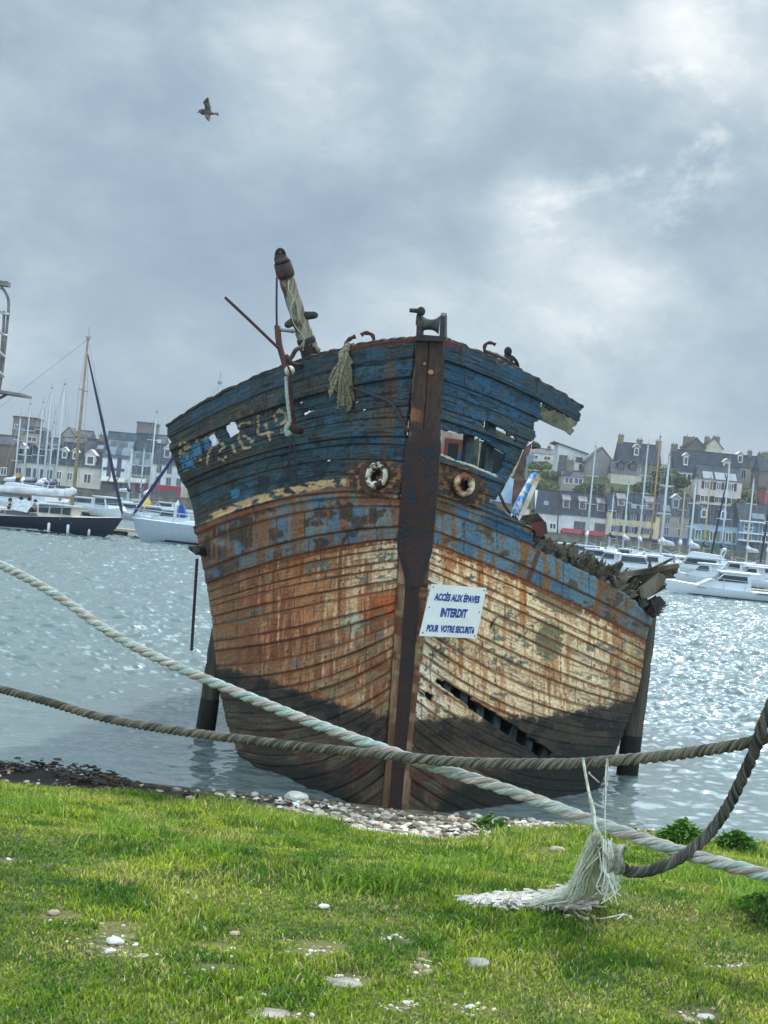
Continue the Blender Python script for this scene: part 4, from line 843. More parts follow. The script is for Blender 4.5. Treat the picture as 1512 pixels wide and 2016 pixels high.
# long broken beams reaching out over the water
board('broken_beam', [(1150, 1150), (1180, 1132), (1228, 1128), (1290, 1122), (1337, 1112), (1334, 1128), (1324, 1132), (1332, 1138), (1288, 1142), (1240, 1148), (1190, 1158)], 18.9, .2, BROKEN, label='long broken beam')
board('broken_beam', [(1185, 1128), (1222, 1127), (1290, 1117), (1336, 1109), (1338, 1116), (1292, 1127), (1230, 1136), (1200, 1138)], 18.7, .16, OLDWOOD); board('splinter', [(1283, 1118), (1322, 1099), (1328, 1100), (1300, 1117), (1290, 1124)], 18.6, .05, BROKEN); board('splinter', [(1276, 1120), (1280, 1100), (1284, 1118)], 18.6, .05, BROKEN)
board('broken_beam', [(1258, 1160), (1300, 1128), (1312, 1134), (1308, 1150), (1280, 1176), (1262, 1178)], 18.5, .14, OLDWOOD, label='pale grey beam end'); board('splinter', [(1290, 1205), (1280, 1180), (1300, 1174), (1312, 1188), (1298, 1196), (1295, 1212), (1287, 1210)], 18.6, .07, DARKWOOD)
board('splinter', [(1206, 1122), (1222, 1104), (1228, 1110), (1218, 1130)], 18.5, .08, BROKEN)
# rubble of red and brown boards above the wale
for i, (q_, mt_) in enumerate((([(1030, 1015), (1058, 1010), (1076, 1030), (1078, 1052), (1040, 1046), (1022, 1030)], BROKEN), ([(1040, 1032), (1070, 1026), (1078, 1044), (1066, 1058), (1044, 1050)], mat('flaking_red_board', (128, 56, 54), .9, scale=5, c2=(70, 56, 52), bump=.8)),
        ([(1000, 1020), (1042, 1030), (1060, 1064), (1020, 1060), (990, 1040)], DARKWOOD), ([(1048, 1060), (1098, 1066), (1096, 1088), (1062, 1092), (1040, 1078)], BROKEN), ([(1022, 1056), (1060, 1064), (1066, 1080), (1036, 1078)], OLDWOOD))):
    board('rubble_board', q_, 17.6-.05*i, .12, mt_)
splint(edge[:5], 30, 51, (8, 26), (.05, .35), W3, (-.2, 1.5), (5, 13)); splint(edge[1:5], 26, 52, (24, 52), (.4, 1.2), W3, (.2, 1.1), (7, 16)); splint([(1006, 1030, 17.3), (1085, 1080, 17.6)], 12, 41, (8, 22), (-.1, .5), [BROKEN, OLDWOOD, DARKWOOD], (.3, 1.2), (8, 15))
# props that hold the wreck upright
def post(x0, y0, x1, y1, d, r, label):
    a, b_ = P(x0, y0, d), P(x1, y1, d); e = empty('wooden_post', (b_.x, b_.y, 0), label, 'post', 'timber props holding the wreck upright')
    dirv = (b_-a).normalized(); pts = [a+dirv*(b_-a).length*i/24 for i in range(24)]+[b_+dirv*.9]
    m = MB(); n = len(pts); k = 14
    for i, p in enumerate(pts): pass
    m.tube(pts, [r*(.92+.16*float(vnoise(i*.5, 3, 7))) for i in range(n)], k); 
    for j, v_ in enumerate(m.v):
        g = float(vnoise((j % k)*1.9, 1, 9)); c = pts[j//k]; m.v[j] = tuple(c+(Vector(v_)-c)*(.86+.22*g))
    wpart(m, 'shaft', mat('prop_timber', (104, 96, 82), .95, scale=4, c2=(52, 48, 42), bump=1, bscale=18, dist=.04, stretch=(1, 1, .14)), e, smooth=True)
    m = MB(); q_ = b_-dirv*.05
    m.tube([b_-dirv*.42, b_-dirv*.2, b_+dirv*.3], [r*1.04, r*1.07, r*1.1], 14); wpart(m, 'weed_band', mat('black_green_weed', (26, 30, 22), .9, scale=20, bump=1, bscale=60, dist=.03), e, smooth=True)
    m = MB(); m.box(-.03, .03, -r*1.05, -r*.8, -.5, .9, at=(a+dirv*1.0)); return e
post(434, 1240, 404, 1440, 19.5, .115, 'dark weathered post propping the rusty side of the wreck, left of the hull')
post(1273, 1205, 1236, 1512, 19.5, .128, 'thick grey timber post standing against the cream side, right of the hull')
# ---- the sign
sa = empty('warning_sign', P(830, 1252, 15.1), 'white sign with blue lettering forbidding access, nailed beside the stem', 'sign')
c4 = [(850, 1150), (958, 1158), (938, 1257), (826, 1252)]; dsg = [15.06, 15.34, 15.34, 15.08]
Q = [P(x, y, d-.10) for (x, y), d in zip(c4, dsg)]; n0_ = (Q[1]-Q[0]).cross(Q[3]-Q[0]); E0_ = Vector((0, 0, EYE)); r0_ = Q[2]-E0_; Q[2] = E0_+r0_*((Q[0]-E0_).dot(n0_)/r0_.dot(n0_))
nrm_ = (Q[1]-Q[0]).cross(Q[3]-Q[0]).normalized(); 
if nrm_.y > 0: nrm_ = -nrm_
m = MB(); m.prism(Q, (0, 0, 0), -nrm_*.012); wpart(m, 'panel', mat('white_sign_paint', (226, 228, 226), .5, scale=3, c2=(212, 214, 212), bump=.05), sa)
def sgp(u, v_): return Q[0]*(1-u)*(1-v_)+Q[1]*u*(1-v_)+Q[2]*u*v_+Q[3]*(1-u)*v_
TXT = mat('blue_sign_lettering', (18, 66, 140), .5, var=.05, bump=0)
def text(s, u0, u1, v0, v1, parent, pt, material, nv, off=.003, fat=.03, name='lettering', cap=.72):
    cu = bpy.data.curves.new('t', 'FONT'); cu.body = s; cu.offset = fat; cu.resolution_u = 3; cu.fill_mode = 'BOTH'
    ob = bpy.data.objects.new('t', cu); col.objects.link(ob); dg = bpy.context.evaluated_depsgraph_get(); me0 = bpy.data.meshes.new_from_object(ob.evaluated_get(dg))
    col.objects.unlink(ob); bpy.data.objects.remove(ob)
    co = [v.co.copy() for v in me0.vertices]; x0 = min(c.x for c in co); x1 = max(c.x for c in co)
    m = MB(); vs = []
    for c in co:
        u = u0+(c.x-x0)/(x1-x0)*(u1-u0); vv = v1-(c.y/cap)*(v1-v0); vs.append(pt(u, vv)+nv*off)
    m.add(vs, [tuple(p.vertices) for p in me0.polygons]); return wpart(m, name, material, parent)
text("ACCÈS AUX ÉPAVES", .10, .915, .165, .295, sa, sgp, TXT, nrm_, fat=.055); text("INTERDIT", .27, .74, .44, .60, sa, sgp, TXT, nrm_, fat=.055); text("POUR  VOTRE SECURITé", .09, .93, .775, .90, sa, sgp, TXT, nrm_, fat=.055)
for u, v_ in ((.04, .05), (.96, .05), (.05, .44), (.95, .48), (.04, .93), (.96, .95)):
    m = MB(); m.ball(sgp(u, v_)+nrm_*.002, .007, 8, 5); wpart(m, 'nail', RUST, sa)
# ================================================================== ropes
def rope_obj(name, ctrl, rad, twist, mats_, label, seed=1, phase=0):
    """three laid strands round a hanging path; ctrl = (px, py, distance)"""
    cp = [P(*c) for c in ctrl]; n0 = 400; pth = spline(cp, n0)
    ln = [0]
    for a, b_ in zip(pth[:-1], pth[1:]): ln.append(ln[-1]+(b_-a).length)
    Lt = ln[-1]; n = int(Lt/.011); ar = np.array([list(p) for p in pth]); q_ = np.linspace(0, Lt, n)
    C = np.stack([np.interp(q_, ln, ar[:, i]) for i in range(3)], -1); T = np.gradient(C, axis=0); T /= np.linalg.norm(T, axis=1, keepdims=True)
    up_ = np.array([0, 0, 1.0]); U = np.cross(T, up_); bad = np.linalg.norm(U, axis=1) < .05; U[bad] = np.array([1, 0, 0]); U /= np.linalg.norm(U, axis=1, keepdims=True); W = np.cross(U, T)
    rr = np.interp(np.linspace(0, 1, n), np.linspace(0, 1, len(rad)), rad)[:, None]
    VV, QQ, MI, CV, base = [], [], [], [], 0; k = 16
    for s_ in range(3):
        ph = 2*PI*s_/3+phase+q_/twist*2*PI; cs_ = C+(U*np.cos(ph)[:, None]+W*np.sin(ph)[:, None])*rr*.52
        Tn = np.gradient(cs_, axis=0); Tn /= np.linalg.norm(Tn, axis=1, keepdims=True); N1 = np.cross(Tn, T); nb = np.linalg.norm(N1, axis=1, keepdims=True); O = (cs_-C)/(rr*.52); B = np.cross(Tn, O)
        wv = 1+.05*(fb(q_*40, s_*9.0, seed, 3)-.5)[:, None]*2
        for j in range(k):
            a = 2*PI*j/k; fibre = (1+.075*np.sin(5*a+q_/(twist*.55)*2*PI))[:, None]
            VV.append(cs_+(O*math.cos(a)*.50+B*math.sin(a)*.54)*rr*wv*fibre); f_ = ss(fb(q_*5, a*1.1+s_*7, seed+5, 3), .35, .65); ca_ = mixr(np.tile(np.array(mats_[min(s_, len(mats_)-1)][0], float), (n, 1)), mats_[min(s_, len(mats_)-1)][1], f_)*(.72+.56*fb(q_*28, j*1.9+s_*5, seed+2, 3))[:, None]; CV.append(lin(np.clip(ca_*(1+.10*np.sin(5*a+q_/(twist*.55)*2*PI))[:, None], 0, 255)))
        idx = base+np.arange(k)[:, None]*n+np.arange(n)[None, :]
        a_ = idx[:, :-1]; b_ = idx[:, 1:]; c_ = np.roll(idx, -1, 0)
        qq = np.stack([a_, b_, c_[:, 1:], c_[:, :-1]], -1).reshape(-1, 4); QQ.append(qq); MI += [min(s_, len(mats_)-1)]*len(qq); base += k*n
    # loose fibres standing off the lay
    rf = np.random.RandomState(seed*7+1); nh = int(Lt*420); iv = rf.randint(2, n-2, nh); an = rf.uniform(0, 2*PI, nh); dr_ = U[iv]*np.cos(an)[:, None]+W[iv]*np.sin(an)[:, None]
    a_ = C[iv]+dr_*rr[iv]*.9; lh = rf.uniform(.004, .020, (nh, 1)); tip = a_+dr_*lh*rf.uniform(.2, 1, (nh, 1))+T[iv]*lh*rf.uniform(-1.2, 1.2, (nh, 1)); sdv = np.cross(dr_, T[iv])*.0006
    VV.append(np.stack([a_-sdv, a_+sdv, tip+sdv*.4], 1).reshape(-1, 3)); TR = base+np.arange(nh*3).reshape(nh, 3); CV.append(np.repeat(lin(np.tile(np.array(mats_[0][0], float)*.95, (nh, 1))), 3, 0))
    me = npmesh(name, np.concatenate(VV), np.concatenate(QQ), attr_mat('rope_fibre', .95, 120, .8, 1.2, 1.0, .004, .2) if 'rope_fibre' not in bpy.data.materials else bpy.data.materials['rope_fibre'], np.concatenate(CV), True, TR)
    o = put(name, me); tag(o, label, 'rope'); return o
def ropemat(name, c, c2, sc1=16): return (c, c2)
RP = ropemat('faded_pink_strand', (184, 168, 158), (150, 142, 132)); RT = ropemat('mint_strand', (150, 170, 160), (172, 168, 156)); RW = ropemat('faded_mint_strand', (174, 170, 158), (152, 168, 158))
RG = ropemat('grey_olive_strand', (118, 112, 98), (72, 68, 60))
rope_obj('mooring_rope', [(-900, 760, 17.0), (-420, 940, 13.0), (0, 1112, 9.6), (250, 1265, 8.6), (500, 1377, 7.8), (760, 1477, 7.2), (1000, 1556, 6.8), (1185, 1624, 6.45), (1350, 1680, 6.2), (1512, 1724, 5.95), (1800, 1800, 5.6), (2300, 1905, 5.2)],
         [.026, .027, .028, .028, .028, .028, .028, .027], .27, [RP, RT, RW], 'thick pink and mint mooring rope slanting across in front of the wreck', 3)
rope_obj('mooring_rope', [(-900, 1120, 14.0), (-400, 1265, 11.5), (0, 1357, 9.0), (230, 1419, 8.3), (520, 1461, 7.6), (750, 1486, 7.1), (900, 1500, 6.9), (1060, 1504, 6.7), (1150, 1502, 6.6), (1300, 1489, 6.4), (1420, 1472, 6.2), (1512, 1452, 6.1), (1800, 1370, 5.8), (2200, 1240, 5.5)],
         [.022, .023, .024, .024, .024, .024, .025, .025], .135, [RG], 'grey-brown twisted mooring rope sagging level across the bow', 5)
rope_obj('hanging_rope_end', [(1800, 700, 5.8), (1650, 1060, 5.95), (1575, 1250, 6.0), (1535, 1350, 6.05), (1500, 1432, 6.07), (1486, 1478, 6.1), (1462, 1530, 6.15), (1432, 1590, 6.2), (1392, 1645, 6.2), (1340, 1688, 6.15), (1285, 1712, 6.1), (1240, 1716, 6.07), (1218, 1702, 6.05)],
         [.026, .026, .025, .025, .024, .024], .135, [ropemat('dark_grey_strand', (86, 84, 76), (50, 50, 46))], 'dark grey rope hanging in a loop down to the white frayed tassel', 6, 1)
# tassel of white twine: knot, hanging strands, matted heap, and the cords that tie it up
tas = empty('frayed_tassel', P(1190, 1790, 6.1), 'large tassel of unravelled white twine trailing from a knot onto the grass', 'rope tassel')
WT = mat('white_twine', (236, 236, 222), .9, scale=30, c2=(198, 200, 184), bump=.3); WT2 = mat('matted_twine', (240, 234, 224), .95, scale=20, c2=(190, 178, 168), bump=.6, bscale=80)
m = MB(); R = rng_(11); kc = P(1208, 1690, 6.03)
for i in range(9):
    rr = .035+.006*R.random(); an = R.uniform(-.5, .5); off = Vector((R.uniform(-.025, .03), 0, R.uniform(-.012, .012))); pr = []
    for j in range(17):
        a = 2*PI*j/16; v = Vector((.012*math.sin(a*2), math.cos(a)*rr*1.1, math.sin(a)*rr*1.35)); v = Matrix.Rotation(an, 3, 'Y') @ v; pr.append(kc+off+v)
    m.tube(pr, .0095, 6)
m.ball(kc, .03, 10, 8, (1.2, 1, 1.3)); wpart(m, 'knot', mat('knot_twine', (168, 168, 150), .95, scale=30, c2=(98, 98, 86), bump=.8, bscale=90), tas, smooth=True)
m = MB(); zg = float(zlawn(0.5, 6.1))
_dp = np.linspace(3.5, 15.6, 300); _ap = np.minimum.accumulate((EYE-zlawn(0*_dp, _dp))/_dp)
def gp(px, py, lift=.0):
    p1_ = P(px, py, 1.0); d = float(np.interp(-(EYE-p1_.z), -_ap, _dp)); p = P(px, py, d); p.z = float(zlawn(p.x, p.y))+lift; return p
for i in range(210):
    f = R.random(); top = (1168+R.gauss(0, 5)+16*f, 1628+R.uniform(0, 40)+20*f); dt = 6.05+R.uniform(-.05, .05)
    e = R.random()**.8; bx_ = 1185-e*150+R.gauss(0, 10); by_ = 1758+e*22+R.gauss(0, 8); b_ = gp(bx_, by_, .012+.02*R.random())
    a = P(top[0], top[1], dt); mid = a.lerp(b_, .5)+Vector((.05*(1-e)+R.gauss(0, .008)+.03, R.gauss(0, .02), -.03+R.gauss(0, .008)-.05*e))
    m.tube(spline([a, a.lerp(mid, .55)+Vector((R.gauss(0, .006), 0, .008)), mid, mid.lerp(b_, .6)+Vector((R.gauss(0, .006), 0, R.gauss(0, .004))), b_], 14), R.uniform(.0013, .0026), 4, False)
wpart(m, 'strands', WT, tas)
m = MB()
for i in range(26):      # slack loops hanging off the knot
    x = 1195+R.gauss(0, 9); a = P(x, 1660+R.uniform(-10, 30), 6.0+R.uniform(-.03, .03)); l = R.uniform(60, 120)
    m.tube(spline([a, P(x+R.gauss(3, 6), 1690+l*.3, 6.0), P(x+R.gauss(4, 9), 1690+l*.6, 6.02), P(x+R.gauss(-2, 12), 1690+l*.78, 6.04)], 10), R.uniform(.0015, .003), 4, False)
wpart(m, 'loose_strands', WT, tas)
m = MB()
for i in range(760):     # matted heap lying on the grass
    f = R.random()**1.15; cx_ = 1165-f*262; wd = (1-f)*24+5; cy_ = 1768+f*11+R.gauss(0, wd*.42)+(7*(1-f))
    if f > .97: continue
    a = gp(cx_, cy_, .004+R.random()*.045*(1-.6*f)); l = R.uniform(.02, .07)*(1.2-.5*f); an = R.gauss(PI, .9) if R.random() < .6 else R.uniform(0, 2*PI)
    d1_ = Vector((math.cos(an), math.sin(an)*.9, 0)); pts = [a, a+d1_*l*.5+Vector((R.gauss(0, .008), R.gauss(0, .008), R.uniform(0, .014))), a+d1_*l+Vector((R.gauss(0, .01), R.gauss(0, .01), R.uniform(-.004, .008)))]
    m.tube(spline(pts, 6), R.uniform(.0026, .0078)*(1.15-.35*f), 5, False)
wpart(m, 'matted_heap', WT2, tas)
m = MB(); m.tube(spline([gp(1125, 1770, .02), gp(1128, 1790, .015), gp(1140, 1802, .012), gp(1160, 1806, .01)], 10), .007, 6); m.tube(spline([gp(1140, 1795, .02), gp(1175, 1805, .014), gp(1212, 1800, .014), gp(1228, 1797, .014)], 14), .0025, 5); m.tube(spline([gp(1215, 1806, .014), gp(1230, 1800, .018), gp(1246, 1806, .014)], 8), .0028, 5); wpart(m, 'stray_end', WT2, tas)
m = MB(); m.tube(spline([P(1148, 1494, 6.56), P(1152, 1520, 6.5), P(1158, 1552, 6.4), P(1163, 1576, 6.3)], 16), .0065, 7); m.tube(spline([P(1163, 1576, 6.3), P(1168, 1610, 6.2), P(1176, 1638, 6.12), P(1196, 1668, 6.06)], 16), [.0065]*8+[.010]*8, 7); m.tube(spline([P(1164, 1576, 6.28), P(1170, 1600, 6.2), P(1172, 1630, 6.1), P(1182, 1660, 6.05)], 14), .006, 6)
m.ball(P(1163, 1577, 6.3), .012, 10, 8); m.ball(P(1160, 1522, 6.48), .006, 8, 6); m.tube([P(1160, 1523, 6.48), P(1180, 1541, 6.46)], .003, 5)
m.tube(spline([P(1195, 1494, 6.5), P(1192, 1530, 6.4), P(1193, 1560, 6.3), P(1191, 1600, 6.2), P(1192, 1650, 6.1)], 20), .0032, 5); m.tube(spline([P(1164, 1578, 6.3), P(1178, 1586, 6.29), P(1190, 1590, 6.27)], 8), .004, 5); m.tube(spline([P(1197, 1494, 6.5), P(1196, 1540, 6.4), P(1188, 1560, 6.32), P(1187, 1592, 6.25)], 16), .0025, 5)
wpart(m, 'tie_cord', mat('dull_cord', (186, 188, 172), .9, scale=30, c2=(130, 136, 118), bump=.4), tas)
# ================================================================== grass, pebbles, weed, stones
rs = np.random.RandomState(3)
def blades(n, dmin, dmax, hfun, seed, wid=(.0018, .0042), edge=False):
    r = np.random.RandomState(seed)
    if not edge:
        d = np.exp(r.uniform(np.log(dmin), np.log(dmax), n)); x = r.uniform(-1, 1, n)*(.40*d+1.2)
    else:
        x = r.uniform(-8, 8, n); d = gedge(x, 12.0*np.ones(n))-np.abs(r.normal(0, .9, n))
    keep = d < gedge(x, d)-.02; x = x[keep]; d = d[keep]; z = zlawn(x, d); b_ = bare(x, d, z)
    keep = r.rand(len(x)) > b_*.8; x, d, z, b_ = x[keep], d[keep], z[keep], b_[keep]; n = len(x)
    h = hfun(x, d, r)*(1-.6*b_); an = r.uniform(0, 2*PI, n); le = h*r.uniform(.1, 1.0, n)
    w = r.uniform(*wid, n)*(1+.05*(d-5)); fa = r.uniform(0, 2*PI, n)
    lx, ly = np.cos(an)*le, np.sin(an)*le; wx, wy = np.cos(fa)*w, np.sin(fa)*w
    B = np.stack([x, d, z-.004], -1); Wv = np.stack([wx, wy, 0*w], -1)
    M1 = B+np.stack([lx*.35, ly*.35, h*.6], -1); T = B+np.stack([lx, ly, h*(1-.25*(le/h)**2)], -1)
    V = np.stack([B-Wv, B+Wv, M1-Wv*.8, M1+Wv*.8, T], 1).reshape(-1, 3)
    i0 = np.arange(n)*5; Q4 = np.stack([i0, i0+1, i0+3, i0+2], -1); T3 = np.stack([i0+2, i0+3, i0+4], -1)
    c = np.zeros((n, 3)); c[:] = (122, 148, 40); k1 = fb(x*1.7, d*1.7, 33, 3); k2 = fb(x*5, d*5, 34, 3); k3 = r.rand(n)
    c = mixr(c, (160, 172, 58), ss(k1+.3*(k3-.5), .45, .62)*.9); c = mixr(c, (78, 116, 32), ss(k2+.3*(k3-.5), .48, .60)*.95); c = mixr(c, (184, 174, 104), ss(fb(x*3, d*3, 35, 3)+.5*(k3-.5), .62, .78)*.85)
    c = mixr(c, (190, 178, 124), (k3 > .95)*.9); c = mixr(c, (178, 164, 110), b_*.5*(r.rand(n) > .4)); c = c*(.75+.5*r.rand(n))[:, None]
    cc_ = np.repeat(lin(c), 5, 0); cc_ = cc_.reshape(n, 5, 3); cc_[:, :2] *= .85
    return V, Q4, T3, cc_.reshape(-1, 3)
def hshort(x, d, r):
    tuft = ss(fb(x*1.4, d*1.4, 36, 3), .50, .68); tall = ss(d, 7.0, 10.5)
    return (.010+.016*r.rand(len(x))+.03*tuft*r.rand(len(x))+.040*tall*r.rand(len(x))*(.3+tuft))
def hedge_(x, d, r): return .025+.07*r.rand(len(x))**1.5*(.4+1.2*ss(fb(x*1.7, 0*x, 37, 3), .4, .65))
gm_ = attr_mat('grass_blades', .6, 20, .85, 1.15, 0, spec=.35, translucent=.45)
parts_ = [blades(520000, 3.0, 14.5, hshort, 1), blades(56000, 4, 5, hedge_, 2, (.002, .005), True)]
# longer tufts
r_ = np.random.RandomState(9); TU = [(250, 1640, 60, .14), (620, 1620, 40, .12), (700, 1745, 70, .13), (60, 1600, 60, .16), (1490, 1780, 60, .16), (1330, 1650, 60, .2), (1440, 1660, 70, .18), (1230, 1640, 40, .12), (960, 1610, 26, .15), (900, 1700, 60, .09), (1100, 1700, 80, .08), (400, 1680, 50, .1), (1500, 1760, 30, .2), (745, 1745, 40, .14), (1380, 1720, 60, .11), (560, 1590, 40, .13)]
for cx, cy, rad, hh in TU:
    n = 620; px = r_.normal(cx, rad*.7, n); py = r_.normal(cy, rad*.16, n); p = np.array([list(gp(a, b_)) for a, b_ in zip(px, py)]); x, d = p[:, 0], p[:, 1]; ok = d < gedge(x, d)+.15; x, d = x[ok], d[ok]; n = len(x)
    z = zlawn(x, d); h = hh*.8*(.2+.8*r_.rand(n)**1.6); an = r_.uniform(0, 2*PI, n); le = h*r_.uniform(.2, .9, n); w = r_.uniform(.0025, .006, n); fa = r_.uniform(0, 2*PI, n)
    B = np.stack([x, d, z-.004], -1); Wv = np.stack([np.cos(fa)*w, np.sin(fa)*w, 0*w], -1); M1 = B+np.stack([np.cos(an)*le*.3, np.sin(an)*le*.3, h*.62], -1); T = B+np.stack([np.cos(an)*le, np.sin(an)*le, h*.85], -1)
    V = np.stack([B-Wv, B+Wv, M1-Wv*.8, M1+Wv*.8, T], 1).reshape(-1, 3); i0 = np.arange(n)*5
    c = np.zeros((n, 3)); c[:] = (104, 142, 46); c = mixr(c, (152, 170, 66), r_.rand(n)*.8)*(.8+.4*r_.rand(n))[:, None]
    parts_.append((V, np.stack([i0, i0+1, i0+3, i0+2], -1), np.stack([i0+2, i0+3, i0+4], -1), np.repeat(lin(c), 5, 0)))
V = []; Q4 = []; T3 = []; CC = []; b0_ = 0
for a, b_, c_, d_ in parts_: V.append(a); Q4.append(b_+b0_); T3.append(c_+b0_); CC.append(d_); b0_ += len(a)
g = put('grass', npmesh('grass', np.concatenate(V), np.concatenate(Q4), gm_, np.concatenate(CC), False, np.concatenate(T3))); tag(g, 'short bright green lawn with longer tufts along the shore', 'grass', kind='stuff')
# scattered small things made of jittered icospheres
def ico():
    t_ = (1+5**.5)/2; v = [(-1, t_, 0), (1, t_, 0), (-1, -t_, 0), (1, -t_, 0), (0, -1, t_), (0, 1, t_), (0, -1, -t_), (0, 1, -t_), (t_, 0, -1), (t_, 0, 1), (-t_, 0, -1), (-t_, 0, 1)]
    f = [(0, 11, 5), (0, 5, 1), (0, 1, 7), (0, 7, 10), (0, 10, 11), (1, 5, 9), (5, 11, 4), (11, 10, 2), (10, 7, 6), (7, 1, 8), (3, 9, 4), (3, 4, 2), (3, 2, 6), (3, 6, 8), (3, 8, 9), (4, 9, 5), (2, 4, 11), (6, 2, 10), (8, 6, 7), (9, 8, 1)]
    V = [np.array(a)/np.linalg.norm(a) for a in v]; F_ = []; mid = {}
    def md(a, b_):
        k = (min(a, b_), max(a, b_))
        if k not in mid: p = V[a]+V[b_]; V.append(p/np.linalg.norm(p)); mid[k] = len(V)-1
        return mid[k]
    for a, b_, c in f: x, y, z = md(a, b_), md(b_, c), md(c, a); F_ += [(a, x, z), (b_, y, x), (c, z, y), (x, y, z)]
    return np.array(V), np.array(F_)
IV, IF = ico()
def scatter(n, xs, ds, zs, size, flat, cols, seed, jit=.22):
    r = np.random.RandomState(seed); s_ = size(n, r); J = 1+jit*(r.rand(n, len(IV), 1)-.5)*2
    V = IV[None]*J; ax = r.uniform(.7, 1.3, (n, 1, 3)); ax[:, :, 2] *= flat; V = V*ax*s_[:, None, None]; a = r.uniform(0, 2*PI, n); c, s2 = np.cos(a)[:, None], np.sin(a)[:, None]
    x = V[..., 0]*c-V[..., 1]*s2+xs[:, None]; y = V[..., 0]*s2+V[..., 1]*c+ds[:, None]; z = V[..., 2]+(zs+s_*flat*.25)[:, None]
    F_ = (IF[None]+(np.arange(n)*len(IV))[:, None, None]).reshape(-1, 3); k = r.randint(0, len(cols), n); C = np.array(cols, float)[k]*(.85+.3*r.rand(n, 1))
    return np.stack([x, y, z], -1).reshape(-1, 3), F_, np.repeat(lin(np.clip(C, 0, 255)), len(IV), 0)
r = np.random.RandomState(21); n = 15000; x = r.uniform(-4.5, 6, n); d = gedge(x, 11.5*np.ones(n))+np.abs(r.normal(0, 1, n))*1.7-.12; ok = (d < 15.6) & (r.rand(n) < ss(fb(x*1.5, d*1.5, 44, 3), .28, .5)*np.interp(x/d, [-.3, -.09, -.05, .08, .12, .3], [.08, .10, 1, 1, .55, .4])); x, d = x[ok], d[ok]
V, F_, CC = scatter(len(x), x, d, zlawn(x, d), lambda n, r: .010+.034*r.rand(n)**2.4, .6, [(204, 194, 174), (186, 168, 142), (150, 140, 126), (220, 216, 204), (134, 112, 92), (96, 84, 72), (178, 166, 146)], 5)
o = put('pebbles', npmesh('pebbles', V, None, attr_mat('pebble_stone', .8, 60, .85, 1.1, .3), CC, True, F_)); tag(o, 'pale pebbles and shell grit between the lawn and the wreck', 'pebbles', kind='stuff')
r = np.random.RandomState(22); n = 22000; x = r.uniform(-4.6, 5.5, n); d = gedge(x, 12*np.ones(n))+np.abs(r.normal(0, 1, n))*.9+.1; ok = (d < 15.4) & (r.rand(n) < ss(fb(x*1.1, d*1.6, 45, 3), .35, .6)*np.interp(x/d, [-.3, -.12, -.05, .0, .3], [1, 1, .6, .12, .12])); x, d = x[ok], d[ok]
lump = fb(x*1.3, d*1.3, 46, 3)
V, F_, CC = scatter(len(x), x, d, zlawn(x, d)+.12*ss(lump, .45, .7)*np.interp(x/d, [-.26, -.16, -.12], [1, .8, .3])*r.rand(len(x)), lambda n, r: .008+.024*r.rand(n)**2.2, .32, [(48, 40, 34), (62, 52, 40), (36, 34, 30), (80, 66, 46)], 6, .6)
o = put('seaweed', npmesh('seaweed', V, None, attr_mat('wet_seaweed', .5, 50, .6, 1.4, 1.0, .02), CC, False, F_)); tag(o, 'black wrack and seaweed heaped along the tideline', 'seaweed', kind='stuff')
# grit in the bare patches of the lawn
gx, gd = [], []
r = np.random.RandomState(23)
for cx, cy, rx, ry in BARE:
    k = int(14+rx*ry*.05); 
    for _ in range(k):
        p = gp(cx+r.normal(0, rx*.5), cy+r.normal(0, ry*.5)); gx.append(p.x); gd.append(p.y)
x, d = np.array(gx), np.array(gd)
V, F_, CC = scatter(len(x), x, d, zlawn(x, d), lambda n, r: .002+.009*r.rand(n)**3.5, .6, [(206, 196, 178), (180, 160, 136), (222, 216, 204), (150, 130, 110)], 7)
o = put('gravel', npmesh('gravel', V, None, bpy.data.materials['pebble_stone'], CC, True, F_)); tag(o, 'small gravel showing in the worn patches of the lawn', 'gravel', kind='stuff')
# weed leaves at the right edge of the lawn
def leafclump(px, py, d, hh, n, seed, label, leaf=(.05, .12), colr=(58, 104, 40), grp=None):
    R = rng_(seed); p0 = P(px, py, d); z = float(zlawn(p0.x, d)); e = empty('weed_plant', (p0.x, d, z), label, 'weed plant', grp); m = MB(); ms = MB()
    for i in range(n):
        an = R.uniform(0, 2*PI); rr = R.random()**.6; rad = hh*.75*rr; h_ = hh*(1-.55*rr)*R.uniform(.6, 1.1); c = Vector((p0.x+math.cos(an)*rad, d+math.sin(an)*rad, z+h_)); l = R.uniform(*leaf); w = l*.42
        f1 = Vector((math.cos(an+R.gauss(0, .5)), math.sin(an+R.gauss(0, .5)), R.uniform(-.2, .8))).normalized(); sd = f1.cross(Vector((0, 0, 1))).normalized(); upv = sd.cross(f1)
        a, b_, c_, d_, e_ = c-f1*l*.5, c-f1*l*.1+sd*w*.5+upv*.01, c+f1*l*.5-upv*l*.1, c-f1*l*.1-sd*w*.5+upv*.01, c-upv*.01
        m.add([a, b_, c_, d_, e_], [(0, 1, 4), (1, 2, 4), (2, 3, 4), (3, 0, 4)])
        if i % 3 == 0: ms.tube([(p0.x+R.gauss(0, .02), d+R.gauss(0, .02), z), c], .003, 4, False)
    wpart(m, 'leaves', mat('weed_leaf_%d' % colr[0], colr, .6, scale=30, c2=tuple(int(k*.7) for k in colr), bump=0), e); wpart(ms, 'stems', mat('weed_stem', (84, 96, 48), .8), e)
leafclump(1345, 1646, 12.0, .24, 300, 1, 'leafy green weed at the water edge behind the two crossing ropes', (.05, .12), (112, 160, 62))
leafclump(1450, 1650, 12.0, .20, 240, 2, 'leafy green weed on the shore at the far right, beyond the hanging rope', (.05, .11), (104, 150, 58))
leafclump(966, 1608, 11.4, .17, 90, 3, 'small bright weed tuft growing among the pebbles below the bow', (.04, .09), (92, 136, 48))
